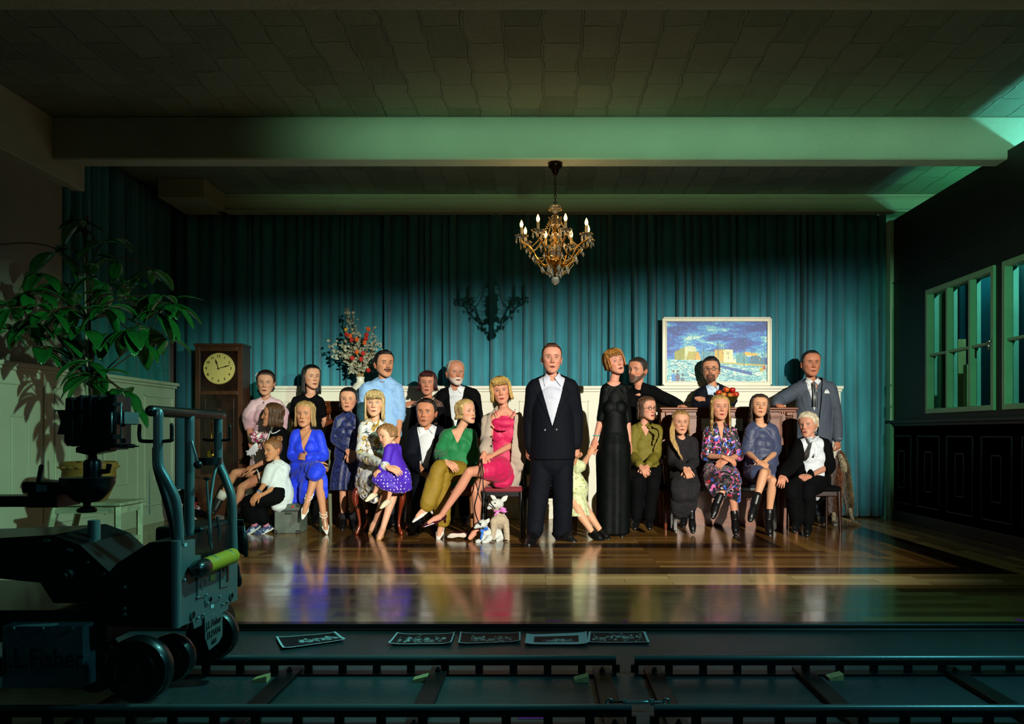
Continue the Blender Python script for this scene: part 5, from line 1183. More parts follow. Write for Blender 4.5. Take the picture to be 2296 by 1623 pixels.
top(G, 'dress_bodice', DKF, .019, 1.0, bust=.9, wr=.006, cut=vcut(G, .78, .09), puff=.004)
c = Cloth(8.25); c.T([(1612, 1070, 22, -.1), (1626, 1078, 20, -.42), (1624, 1086, 18, -.47)], 1.0); c.T([(1634, 1074, 20, -.1), (1641, 1086, 20, -.40)], 1.0); c.T([(1600, 1062, 30, 0), (1606, 1076, 29, -.28), (1610, 1098, 24, -.40)], .85); c.T([(1632, 1062, 28, 0), (1636, 1078, 26, -.3), (1644, 1100, 19, -.38), (1654, 1118, 9, -.36)], .85); c.T([(1585, 1066, 16, 0), (1590, 1092, 14, -.2)], .9); c.build('dress_skirt', DKF, G['root'], .008, 9, .009, 15)
for k in (0, 1): shoe(G, k, BLKL, 'boot')
# 23 -- satin dress
G = person('person, brunette with long waves in a slate blue satin top, hands clasped', 8.25, (1703, 909, 50, -6, 10, 3), (1706, 947),
  [(1685, 966), (1730, 966)], [(1676, 1014, -.04), (1739, 1014, -.02)], [(1698, 1033, -.26), (1716, 1034, -.26)], hip=[(1692, 1062), (1722, 1062)],
  kn=[(1732, 1078, -.38), (1712, 1060, -.44)], an=[(1723, 1166, -.32), (1693, 1130, -.48)], toe=[(1726, 1190, -.42), (1685, 1156, -.56)],
  tips=[(1716, 1044, -.32, dict(curl=.9)), (1700, 1046, -.32, dict(curl=.9))], skin='d09a76', hair='3a2414', vol=.05, len=.62, nl=76, a0=1.1, part=-.04, wave=.05, lip='a84440', iris='4a3a2a', hl=.82, flare=1.1, lr=.05)
SAT = mat('slate_satin', '39415e', .48, bump=(26, .2), sheen=.1, spec=.3)
top(G, 'blouse', SAT, .026, .86, it=22, bust=.6, w=(1.15, 1.15, 1.2, 1.05, 1, 1), sr=.026, wr=.009, wf=15, cut=neckcut(G, .075, .0), lo=-.02)
c = Cloth(8.25); c.T([(1692, 1060, 26, 0), (1700, 1060, 24, -.28)], .85); c.T([(1722, 1060, 24, 0), (1728, 1066, 20, -.24), (1734, 1084, 12, -.26)], .85); c.build('skirt', SAT, G['root'], .008, 3, .006, 18)
for k in (0, 1): shoe(G, k, BLKL, 'boot', s=1.05)
# 25 -- man in the grey suit
G = person('person, man in a grey three piece suit and striped tie leaning on the piano', 8.98, (1818, 813, 54, -2, 0, 1), (1821, 853),
  [(1790, 874, .02), (1861, 872)], [(1748, 898, -.12), (1873, 928, .02)], [(1741, 905, -.24), (1878, 984, -.10)], hip=[(1802, 990), (1842, 990)],
  kn=[(1802, 1085), (1842, 1085)], an=[(1802, 1156), (1842, 1156)], toe=[(1800, 1168, -.15), (1846, 1168, -.15)],
  tips=[(1757, 916, -.37, dict(curl=.5, n=(0, .35, -.9))), (1882, 1014, -.1, dict(curl=1.0, n=(-.6, .7, 0)))], kind='m', skin='c07e60', hair='1c120e', vol=.02, hl=.88, sweep=.1, brow='20120c', iris='3c3a34', lip='a0564a', fw=1.05)
sh_ = top(G, 'shirt', WSH, .010, 0, cut=neckcut(G, .055)); collar(G, WSH, .006, .035, .05, pts=.045, on=sh_)
GRY = mat('grey_suiting', '46505e', .75, bump=(200, .25), var=.06)
o = top(G, 'waistcoat', GRY, .015, 0, w=(1, 1, 1.05, 1, 1, 1), cut=vcut(G, .55, .11)); put_buttons(G, o, [(0, v) for v in (.22, .32, .42, .52)], mat('grey_button', '2c323a', .3), .006)
gj = top(G, 'jacket', GRY, .028, 1.95, w=(1.12, 1.1, 1.25, 1.12, 1.05, 1), sr=.026, lo=-.28, cut=vcut(G, .10, .09, top=.015), thick=.005, wr=.006, wf=11, emboss=lapel(G, .10, .09, .06))
TIE = printed('striped_tie', '14171c', [('stripe', 14, .62, '7c8488', 3)], .4)
c = MB(); p0 = G['nk']+G['fwd']*.078+np.array((0, 0, -.030)); p1 = p0+np.array((0, -.035, -.15)); p2 = p1+np.array((0, -.005, -.12))
c.tube([p0, p0+np.array((0, -.008, -.03))], [.024, .014], 10, .5); c.tube([p0+np.array((0, -.008, -.028)), p1, p2], [.014, .030, .034], 10, .22); c.build('tie', TIE, G['root'], True)
m = MB(); p = px_pt(gj, 1853, 880, .004)
for a, b in ((-.012, .035), (.004, .045), (.018, .030)): m.add([p+np.array((a-.016, 0, -.01)), p+np.array((a+.016, -.002, -.01)), p+np.array((a, -.004, b))], [[0, 1, 2]])
m.build('pocket_square', WSH, G['root'])
a = G['arms'][1]; d = nv(a[2]-a[1]); m = MB(); m.tube([a[2]-d*.012, a[2]+d*.012], .044, 18); m.build('shirt_cuff', WSH, G['root'], True)
pants(G, 'trousers', GRY, .018)
for k in (0, 1): shoe(G, k, BLKL, 'oxford')
# 24 -- old lady
G = person('person, white haired elderly woman in a black jacket and spotted white blouse', 8.2, (1812, 950, 51, -42, 0, -6), (1822, 984),
  [(1797, 1000, -.02), (1847, 1000, .03)], [(1778, 1040, -.1), (1858, 1046, .0)], [(1756, 1064, -.34), (1818, 1066, -.24)], hip=[(1806, 1082), (1838, 1082)],
  kn=[(1776, 1096, -.42), (1812, 1098, -.42)], an=[(1786, 1168, -.36), (1812, 1174, -.36)], toe=[(1782, 1184, -.46), (1810, 1192, -.46)],
  tips=[(1752, 1082, -.42, dict(curl=.4)), (1792, 1074, -.34, dict(curl=.25))], skin='c88e74', hair='d8ccb0', vol=.06, hl=.80, buns=[(.05, -.48, .72, .17)], lip='a8505a', iris='4a5a60', brow='b0a088', sweep=.2, len=.05, nl=30, a0=1.7)
SPB = printed('spotted_blouse', 'd3dbe2', [('dot', 42, .15, '3a4458', 0)], .6)
top(G, 'blouse', SPB, .022, 0, bust=.9, w=(1.1, 1.1, 1.1, 1, 1, 1), wr=.005)
c = Cloth(8.2); c.T([(1812, 982, 4, -.08), (1822, 990, 5, -.14), (1834, 980, 4, -.05)], .7); c.T([(1824, 992, 4, -.16), (1822, 1010, 6, -.19), (1816, 1026, 3, -.2)], .5); c.T([(1825, 992, 4, -.16), (1830, 1008, 5, -.18), (1830, 1022, 3, -.19)], .5); c.build('neck_bow', SPB, G['root'], .005, 2, .004, 40)
oj = top(G, 'jacket', BLK, .034, 1.9, w=(1.15, 1.1, 1.15, 1.05, 1, 1), lo=-.1, cut=vcut(G, -.5, .03, top=.075, off=-.03), thick=.005, bust=.7)
m = MB(); cc = px_pt(oj, 1838, 1003, .006); m.tube([cc+np.array((.016*math.cos(t), 0, .016*math.sin(t))) for t in np.linspace(0, 2*PI, 7)], .0045, 6); m.build('brooch', mat('gold', 'c9a050', .25, 1), G['root'], True)
pants(G, 'trousers', BLK, .026)
for k in (0, 1): shoe(G, k, BLKL, 'boot')
# ---------------------------------------------------------------- furniture and props
def text(name, s, size, loc, rot, m_, parent, depth=.002, align='CENTER', sx=1):
    cu = bpy.data.curves.new(name, 'FONT'); cu.body = s; cu.size = size; cu.extrude = depth; cu.align_x = align; cu.align_y = 'CENTER'
    t = bpy.data.objects.new('t', cu); col.objects.link(t); dg = bpy.context.evaluated_depsgraph_get()
    me = bpy.data.meshes.new_from_object(t.evaluated_get(dg)); bpy.data.objects.remove(t)
    R = Matrix(rot) if not isinstance(rot, Matrix) else rot
    off = Vector(loc)-world_loc(parent)
    for v in me.vertices: v.co = R@Vector((v.co.x*sx, v.co.y, v.co.z))+off
    me.materials.clear(); me.materials.append(m_); o = bpy.data.objects.new(name, me); col.objects.link(o); o.parent = parent; return o
FRONT = ((1, 0, 0), (0, 0, -1), (0, 1, 0))       # text plane facing the camera
SIDE = ((0, 0, 1), (1, 0, 0), (0, 1, 0))         # facing +x, reading away from the camera
def copy_thing(root, loc, label=None, rz=0):
    r = root.copy(); col.objects.link(r); r.location = loc; r.rotation_euler = (0, 0, rz)
    if label: r['label'] = label
    for ch in [x for x in bpy.data.objects if x.parent == root]:
        c = ch.copy(); col.objects.link(c); c.parent = r
        for g in [x for x in bpy.data.objects if x.parent == ch]: d = g.copy(); col.objects.link(d); d.parent = c
    return r
# --- grandfather clock
wd = mat('walnut', '4a2a18', .4, coat=.25, var=.35, scale=5, stretch=(6, 6, .8)); wdd = mat('dark_burl', '24110b', .25, coat=.5, var=.6, scale=9, stretch=(1.5, 1.5, 1))
x0, x1, Y0 = P(437, 0, 9.0).x, P(543, 0, 9.0).x, 9.0
zt = P(0, 770, 9.0).z; R = empty('grandfather_clock', ((x0+x1)/2, 9.12, 0), 'tall dark walnut grandfather clock with a cream dial', 'clock')
m = MB(); m.box((x0, Y0+.02, 0), (x1, 9.25, zt-.02), bev=.004); m.box((x0-.01, Y0-.015, zt-.03), (x1+.01, 9.26, zt), bev=.006)
for a, b in ((x0, x0+.055), (x1-.055, x1)): m.box((a, Y0, .5), (b, Y0+.03, zt-.03), bev=.006)
m.box((x0+.055, Y0, zt-.085), (x1-.055, Y0+.03, zt-.03), bev=.006); z2 = P(0, 876, 9).z; m.box((x0+.055, Y0, z2-.045), (x1-.055, Y0+.03, z2), bev=.006)
z3 = P(0, 1062, 9).z; m.box((x0+.055, Y0, z3-.06), (x1-.055, Y0+.03, z3), bev=.006); m.box((x0-.012, Y0-.02, 0), (x1+.012, 9.25, z3-.05), bev=.008); m.box((x0-.02, Y0-.03, 0), (x1+.02, 9.26, .09), bev=.01)
m.build('case', wd, R)
m = MB(); m.box((x0+.055, Y0+.012, z2), (x1-.055, Y0+.03, zt-.085)); m.build('dial_board', wdd, R)
cx, cz = P(490, 826, 8.99).x, P(490, 826, 8.99).z
m = MB(); m.lathe((cx, Y0+.012, cz), [(.176, 0), (.176, .012), (.168, .02), (.166, .012), (.10, .018), (.0, .02)], 48, (0, -1, 0)); d = m.build('dial', mat('cream_dial', 'd9c878', .4, coat=.3, var=.04), R, 'auto')
ink = mat('black_ink', '0a0806', .5)
for i in range(1, 13):
    a = PI/2-i*PI/6; text('numeral', str(i), .042, (cx+.138*math.cos(a), Y0-.009, cz+.136*math.sin(a)), FRONT, ink, d)
for tx, ty, wd_, nm in ((482, 804, .010, 'hour_hand'), (517, 818, .007, 'minute_hand')):
    q = P(tx, ty, 8.98); c0 = np.array((cx, Y0-.013, cz)); e = np.array((q.x, Y0-.013, q.z)); v = nv(e-c0); s = np.array((-v[2], 0, v[0])); Ln = np.linalg.norm(e-c0)
    h = MB(); h.prism([c0-v*.02+s*.003, c0-v*.02-s*.003, c0+v*Ln*.45-s*.004, c0+v*Ln*.6-s*wd_, c0+v*Ln, c0+v*Ln*.6+s*wd_, c0+v*Ln*.45+s*.004], (0, -.002, 0)); h.build(nm, ink, d)
m = MB(); m.box((x0+.06, Y0+.012, z3), (x1-.06, Y0+.016, z2-.045)); 
m.box((x0+.10, Y0+.004, z3+.05), (x0+.112, Y0+.014, z2-.09)); m.box((x1-.112, Y0+.004, z3+.05), (x1-.10, Y0+.014, z2-.09)); m.build('door', wdd, R)
m = MB()
for dx in (-.05, .0, .055): m.box((cx+dx-.022, Y0+.002, z3+.25), (cx+dx+.022, Y0+.010, z2-.20-abs(dx)*1.5), bev=.002)
m.build('inlay_strip', wd, R)
m = MB(); q = P(473, 1018, 8.99); m.lathe((q.x, Y0+.008, q.z), [(.055, 0), (.05, .008), (.0, .018)], 28, (0, -1, 0)); m.tube([(q.x, Y0+.006, q.z), (q.x, Y0+.006, q.z+.35)], .004, 6); m.build('pendulum', mat('brass', 'b8923c', .25, 1), R, True)
# --- cabinet, vase and dried flowers
cbm = mat('cabinet_wood', '54280f', .28, coat=.5, var=.45, scale=6, stretch=(1, 1, 9))
x0, x1 = P(729, 0, 8.95).x, P(832, 0, 8.95).x; zt = P(0, 899, 8.95).z; R = empty('music_cabinet', ((x0+x1)/2, 9.08, 0), 'glossy brown cabinet behind the girl in navy, carrying the vase', 'cabinet')
m = MB(); m.box((x0, 8.97, .04), (x1, 9.25, zt-.02), bev=.004); m.box((x0-.015, 8.94, zt-.03), (x1+.015, 9.25, zt), bev=.008); m.box((x0-.01, 8.95, 0), (x1+.01, 9.25, .08), bev=.006)
m.box((x0-.01, 8.95, .70), (x1+.01, 9.25, .74), bev=.006)
for k in range(2): m.tube([(x0+.05+k*(x1-x0-.1), 8.965, zt-.2), (x0+.05+k*(x1-x0-.1), 8.965, zt-.03)], .02, 12)
m.build('body', cbm, R, 'auto')
for za, zb in ((.12, .66), (.78, zt-.26)): m = MB(); m.box((x0+.03, 8.955, za), (x1-.03, 8.975, zb), bev=.006); dd = m.build('door', cbm, R); h = MB(); h.ell((x0+.07, 8.945, (za+zb)/2), .012); h.build('knob', mat('brass', 'b8923c'), dd, True)
m = MB(); m.tube([(x0+.03, 8.94, zt-.10), (x1-.03, 8.94, zt-.10)], .05, 20); m.build('roll_drawer', cbm, R, 'auto')
vx = P(808, 0, 9.1).x; vz = zt
m = MB(); zn = P(0, 845, 9.1).z; m.lathe((vx, 9.10, vz), [(.055, 0), (.075, .02), (.108, .10), (.105, .15), (.07, .20), (.045, zn-vz-.06), (.042, zn-vz-.03), (.050, zn-vz), (.043, zn-vz-.002), (.036, zn-vz-.05)], 36)
tag(m.build('vase', mat('white_porcelain', 'd8dcc8', .3, coat=.4), None, True, org=(vx, 9.10, vz)), 'white vase with a slim neck standing on the brown cabinet', 'vase')
R = empty('dried_flower_bouquet', (vx, 9.10, zn), 'tall spray of dried silver seed pods and orange lantern flowers in a vase', 'flowers')
rr = random.Random(11); st = MB(); pods = MB(); red = MB(); org_ = MB()
npod = 0; podm = mat('silver_pod', '949a80', .45, var=.2, scale=20, sheen=.2)
def disc(mb, c, r, n_):
    u, v = basis(nv(n_), (0, 0, 1)); ring = [np.array(c)+(u*math.cos(t)+v*math.sin(t)*.86)*r for t in np.arange(10)*2*PI/10]
    mb.add([np.array(c)+nv(n_)*r*.18]+ring, [[0, 1+i, 1+(i+1) % 10] for i in range(10)])
ends = [(773, 690), (790, 700), (800, 735), (780, 745), (735, 772), (750, 790), (770, 780), (775, 800), (790, 790), (805, 765), (815, 755), (825, 780), (838, 735), (840, 760), (852, 775), (842, 800), (830, 810), (810, 800), (795, 815), (785, 828), (830, 825), (765, 765), (822, 790), (800, 785), (848, 760), (812, 780)]
for i, (ex_, ey) in enumerate(ends):
    dy = rr.uniform(-.16, .10); e = P(ex_, ey, 9.1+dy); e = np.array(e); b = np.array((vx+rr.uniform(-.015, .015), 9.10, zn-.05)); mid = b*.55+e*.45+np.array((rr.uniform(-.02, .02), 0, .06)); path = smoothpath([b, mid, e], 6)
    st.tube(path, .0032, 5)
    n_ = 24 if i < 5 else 18
    for j in range(n_):
        t = rr.uniform(.45, 1.02); k = min(len(path)-1, int(t*(len(path)-1))); c = path[k]+np.array((rr.gauss(0, .036), rr.gauss(0, .03), rr.gauss(0, .032)))
        if rr.random() < .22 and npod < 100: pod1 = MB(); npod += 1
        else: pod1 = pods
        disc(pod1, c, rr.uniform(.011, .021), (rr.gauss(0, .5), -1, rr.gauss(0, .4)))
        if pod1 is not pods: pod1.build('seed_pod', podm, R)
for (x, y) in ((826, 738), (822, 750), (821, 759), (800, 761), (817, 768), (788, 762), (800, 789), (814, 792), (790, 803), (826, 830), (777, 750), (785, 753), (810, 805)):
    q = np.array(P(x, y, 8.93)); mb = org_ if rr.random() < .45 else red
    for k in range(6): a = k*PI/3; mb.ell(q+np.array((math.cos(a)*.012, rr.uniform(-.01, .01), math.sin(a)*.012)), (.013, .012, .016), None, 8, 6)
st.build('stems', mat('dry_stem', '9a8458', .8), R); pods.build('seed_pods', podm, R)['kind'] = 'stuff'; red.build('lantern_flowers', mat('lantern_red', 'b01c10', .6), R, True); org_.build('orange_flowers', mat('lantern_orange', 'd05a14', .6), R, True)
m = MB(); m.ell(tuple(P(775, 739, 8.93)), (.02, .015, .02)); m.build('yellow_flower', mat('strawflower', 'c99a20', .6), R, True)
# --- painting
def raster(w_, h_, bg):
    A = np.zeros((h_, w_, 3)); yy, xx = np.mgrid[0:h_, 0:w_]; return A, xx/(w_-1), 1-yy/(h_-1)
def fillpoly(A, X, Y_, pts, c):
    ins = np.zeros(X.shape, bool); n = len(pts)
    for i in range(n):
        (ax, ay), (bx, by) = pts[i], pts[(i+1) % n]
        with np.errstate(divide='ignore', invalid='ignore'): ins ^= ((ay > Y_) != (by > Y_)) & (X < (bx-ax)*(Y_-ay)/(by-ay+1e-12)+ax)
    A[ins] = lin(c)
def line(A, X, Y_, a, b, w_, c):
    a, b = np.array(a), np.array(b); d = b-a; L = np.dot(d, d); t = np.clip(((X-a[0])*d[0]+(Y_-a[1])*d[1])/L, 0, 1); r = np.hypot(X-a[0]-t*d[0], (Y_-a[1]-t*d[1])*.6); A[r < w_] = lin(c)
W_, H_ = 330, 190; A, X, Y_ = raster(W_, H_, 0); pp = np.stack([X*9, Y_*6, X*0], -1).reshape(-1, 3)
def vnoise(X, Y_, fx, fy, seed):
    rs = np.random.RandomState(seed); G_ = rs.uniform(-1, 1, (int(fy)+3, int(fx)+3)); x, y = X*fx, Y_*fy; i, j = y.astype(int), x.astype(int); a, b = y-i, x-j; a = a*a*(3-2*a); b = b*b*(3-2*b)
    return (G_[i, j]*(1-a)*(1-b)+G_[i+1, j]*a*(1-b)+G_[i, j+1]*(1-a)*b+G_[i+1, j+1]*a*b)
Yr = np.clip(Y_+.18*(.5-X)*(1-Y_)*1.2, 0, 1); n1 = vnoise(X, Yr, 4, 8, 1)+.5*vnoise(X, Yr, 9, 20, 2); n2 = vnoise(X, Yr, 22, 44, 3)+.5*vnoise(X, Yr, 50, 90, 4); n3 = vnoise(X, Y_, 110, 90, 5)
sky = n1*.45+n2*.22+n3*.12+(X+Y_*1.6-1.3)*-.12+.25*np.exp(-((X-.35)/.2)**2-((Y_-.85)/.12)**2)
for th, c in ((-9, '0a3a8c'), (-.22, '1158b0'), (.0, '2a84c8'), (.20, '5aaec4'), (.36, '9accc0'), (.52, 'dfe6d0')): A[sky > th] = lin(c)
gr = Y_ < .37-.10*np.clip(X-.25, 0, 1); g2 = n2*.5+n3*.5
for th, c in ((-9, '4a9ab0'), (-.2, '7abcc0'), (.1, 'a8d0c4'), (.35, 'd0dcc8')): A[gr & (g2 > th)] = lin(c)
for pts, c in (([(.08, .36), (.08, .50), (.18, .57), (.18, .36)], '8a9030'), ([(.18, .36), (.18, .58), (.24, .60), (.29, .58), (.29, .36)], 'c0cca0'), ([(.19, .36), (.22, .50), (.32, .50), (.34, .36)], 'a8a040'), ([(.28, .36), (.29, .46), (.32, .48), (.345, .36)], 'd89a28'), ([(.34, .36), (.35, .52), (.48, .5), (.48, .34)], '3a8aa0'),
    ([(.48, .34), (.48, .53), (.57, .54), (.57, .33)], 'c0a034'), ([(.57, .33), (.57, .54), (.66, .53), (.66, .36)], 'dcd8a0'), ([(.57, .31), (.57, .38), (.69, .37), (.69, .31)], 'e4e0b4'), ([(.69, .31), (.69, .44), (.77, .5), (.82, .38), (.82, .30)], '3f9098'), ([(.78, .44), (.78, .50), (.92, .46), (.90, .42)], 'd0a830'), ([(.82, .30), (.84, .42), (.90, .44), (.98, .36), (.98, .28)], '2f6f88'),
    ([(.50, .31), (.50, .33), (.98, .28), (.98, .25)], 'b0a444'), ([(.52, .28), (.85, .16), (.85, .10), (.52, .24)], '1a58a0')): fillpoly(A, X, Y_, pts, c)
rr = random.Random(3)
for i in range(26): x = rr.uniform(.08, .96); y = rr.uniform(.34, .46); line(A, X, Y_, (x, y), (x+rr.uniform(-.01, .01), y+rr.uniform(.02, .06)), .0022, rr.choice(('1c4a70', '2a3a30', '7a7a20', 'c8b850')))
for x, a, b in ((.515, .30, .72), (.77, .24, .82), (.37, .36, .62), (.505, .52, .64), (.525, .52, .63), (.54, .52, .63), (.56, .52, .62), (.58, .52, .62), (.98, .26, .58), (.85, .46, .54), (.88, .46, .54)): line(A, X, Y_, (x, a), (x, b), .0028, '1a4a68')
for a, b in (((.06, .34), (.28, .02)), ((.10, .33), (.35, .02)), ((.16, .34), (.75, .0)), ((.24, .34), (.80, .02)), ((.5, .29), (.9, .1))): line(A, X, Y_, a, b, .0022, '1c4f74')
for x, y, c in ((.07, .10, '2a80c0'), (.11, .10, '5a5668'), (.16, .04, '4a6a78')):
    fillpoly(A, X, Y_, [(x-.02, 0), (x-.022, y), (x, y+.04), (x+.022, y), (x+.02, 0)], c); line(A, X, Y_, (x, y+.07), (x, y+.071), .012, '4a4038')
fillpoly(A, X, Y_, [(.93, .17), (.93, .23), (.965, .24), (.965, .16)], 'b0a830'); fillpoly(A, X, Y_, [(.96, .2), (.96, .26), (.985, .26), (.985, .2)], 'a03a24')
A *= (1+.16*n3)[..., None]
def picture(name, corners, A, m_, parent, nrm=(0, -1, 0), relief=0, hgt=None):
    h_, w_ = A.shape[:2]; u = np.linspace(0, 1, w_)[None, :, None]; v = np.linspace(1, 0, h_)[:, None, None]; c = [np.array(q, float) for q in corners]  # bl br tr tl
    V = ((1-u)*(1-v)*c[0]+u*(1-v)*c[1]+u*v*c[2]+(1-u)*v*c[3]).reshape(-1, 3)
    if hgt is not None: V = V+np.array(nrm)*np.asarray(hgt).reshape(-1, 1)
    return mkobj(name, V, quad_grid(w_, h_), m_, parent, True, np.clip(A.reshape(-1, 3), 0, 1), org=None if parent else tuple(c[0]))
xa, xb, za, zb = P(1485, 0, 9.26).x, P(1730, 0, 9.26).x, 1.541, P(0, 711, 9.26).z
R = empty('framed_painting', ((xa+xb)/2, 9.27, za), 'blue painting of a railway yard in a wide cream frame, leaning on the panel ledge', 'painting')
fm = mat('frame_cream', 'd8d8c0', .5, var=.06); m = MB(); t = .052
for (a, b, c_, d_) in ((xa, xb, za, za+t), (xa, xb, zb-t, zb), (xa, xa+t, za+t, zb-t), (xb-t, xb, za+t, zb-t)):
    m.box((a, 9.258, c_), (b, 9.29, d_), bev=.003)
for (a, b, c_, d_) in ((xa, xb, za, za+.018), (xa, xb, zb-.018, zb), (xa, xa+.018, za, zb), (xb-.018, xb, za, zb), (xa+t-.012, xb-t+.012, za+t-.012, za+t), (xa+t-.012, xb-t+.012, zb-t, zb-t+.012), (xa+t-.012, xa+t, za+t, zb-t), (xb-t, xb-t+.012, za+t, zb-t)):
    m.box((a, 9.246, c_), (b, 9.265, d_), bev=.003)
m.build('frame', fm, R)
picture('canvas', [(xa+t-.002, 9.27, za+t-.002), (xb-t+.002, 9.27, za+t-.002), (xb-t+.002, 9.27, zb-t+.002), (xa+t-.002, 9.27, zb-t+.002)], A, vmat('oil_paint', .4, .5, bump=(120, .3)), R)
# --- piano
pw = mat('piano_wood', '6e3a1e', .45, coat=.1, var=.3, scale=4, stretch=(1, 1, 8)); x0, x1 = P(1482, 0, 8.6).x, P(1789, 0, 8.6).x; zt = P(0, 913, 8.6).z
R = empty('upright_piano', ((x0+x1)/2, 8.75, 0), 'reddish brown upright piano with carved posts behind the seated women', 'piano')
m = MB(); m.box((x0-.01, 8.60, zt-.025), (x1+.01, 8.88, zt), bev=.008); m.box((x0+.01, 8.615, zt-.05), (x1-.01, 8.88, zt-.025), bev=.006); m.box((x0+.03, 8.64, 0), (x1-.03, 8.88, zt-.05)); m.box((x0, 8.62, 0), (x0+.05, 8.88, zt-.05), bev=.006); m.box((x1-.05, 8.62, 0), (x1, 8.88, zt-.05), bev=.006)
m.build('case', pw, R)
for a, b in ((x0+.16, x0+.52), (x0+.58, x1-.58), (x1-.52, x1-.16)):
    m = MB(); m.box((a, 8.632, .80), (b, 8.645, zt-.09), bev=.006); m.box((a+.025, 8.626, .83), (b-.025, 8.64, zt-.115), bev=.008)
    for q in ((a, b, .80, .815), (a, b, zt-.105, zt-.09), (a, a+.015, .8, zt-.09), (b-.015, b, .8, zt-.09)): m.box((q[0], 8.62, q[2]), (q[1], 8.64, q[3]), bev=.004)
    m.build('front_panel', pw, R)
for xx in (x0+.085, x1-.085):
    m = MB(); m.box((xx-.035, 8.60, zt-.09), (xx+.035, 8.65, zt-.05), bev=.006); m.box((xx-.03, 8.61, .74), (xx+.03, 8.65, zt-.16), bev=.01)
    for k in range(3): m.box((xx-.033, 8.605, zt-.115-.02*k), (xx+.033, 8.65, zt-.10-.02*k), bev=.005)
    for sg in (-1, 1): m.tube([(xx+sg*.018+.011*math.cos(t), 8.603, zt-.135+.011*math.sin(t)) for t in np.linspace(0, 2*PI, 11)], .004, 6)
    m.build('carved_post', pw, R, 'auto')
m = MB(); m.box((x0+.0, 8.46, .66), (x1, 8.63, .72), bev=.01); m.box((x0+.03, 8.47, .72), (x1-.03, 8.62, .76), bev=.012); m.build('key_shelf', pw, R)
for xx in (x0+.05, x1-.05): m = MB(); m.lathe((xx, 8.50, 0), [(.04, 0), (.03, .05), (.022, .12), (.04, .3), (.028, .45), (.045, .62), (.045, .66)], 16); m.build('leg', pw, R, 'auto')
pp_ = mat('sheet_paper', 'c9ccc4', .7)
for a, b, lb in ((1573, 1603, 'open sheet music behind the blonde woman, its left sheet'), (1640, 1666, 'open sheet music behind the blonde woman, its right sheet')):
    m = MB(); q0, q1 = P(a, 938, 8.585), P(b, 966, 8.585); m.box((q0.x, 8.588, q1.z), (q1.x, 8.592, q0.z)); o = m.build('sheet_music', pp_); tag(o, lb, 'sheet music')
m = MB()
for k in range(3): m.box((P(1661, 0, 8.7).x, 8.66+.01*k, zt+.004*k), (P(1700, 0, 8.7).x, 8.85-.01*k, zt+.004*k+.003), bev=.001)
tag(m.build('paper_stack', pp_), 'thin stack of papers lying on top of the piano', 'papers')
# fruit bowl and apples
bx, by = P(1634, 0, 8.72).x, 8.72
m = MB(); m.lathe((bx, by, zt), [(.055, 0), (.05, .008), (.02, .02), (.018, .045), (.05, .058), (.085, .085), (.10, .118), (.103, .120), (.097, .118), (.08, .09), (.04, .068), (0.001, .062)], 36); tag(m.build('fruit_bowl', mat('aged_brass', '8a7a34', .35, .9, bump=(30, .2)), None, True, org=(bx, by, zt)), 'footed brass bowl of apples on top of the piano', 'bowl')
ap = vmat('apple_skin', .3, .5, coat=.4); rr = random.Random(7)
for i, (px, py, dy, lb) in enumerate(((1612, 880, 0, 'leftmost of the apples in the brass bowl'), (1628, 873, -.02, 'topmost orange red apple in the brass bowl'), (1642, 874, -.0, 'bright red apple at the top right of the brass bowl'), (1650, 884, -.02, 'rightmost of the apples in the brass bowl'), (1622, 885, -.05, 'yellow streaked apple at the front left of the brass bowl'), (1638, 886, -.055, 'yellow streaked apple at the front right of the brass bowl'))):
    q = P(px, py, 8.72+dy); n_ = 20; V = []; C = []
    for a in range(13):
        ph = PI*a/12
        for b in range(n_): t = 2*PI*b/n_; r = .036*math.sin(ph)*(1+.03*math.cos(5*t)*math.cos(ph)); V.append((q.x+r*math.cos(t), q.y+r*math.sin(t), q.z+.033*math.cos(ph)-.010*math.exp(-(ph/.5)**2))); k = .5+.5*math.sin(3*t+i*1.7)*math.sin(ph*2+i); C.append(np.array(lin('b02010'))*(1-k*.9)+np.array(lin(('c04a18', 'd87820', '981414', 'b8401c', 'd8a02c', 'd09028')[i]))*k*.9)
    o = mkobj('apple', V, quad_grid(n_, 13, True), ap, None, True, np.array(C), org=(q.x, q.y, q.z-.033)); tag(o, lb, 'apple', 'apples in the brass bowl')
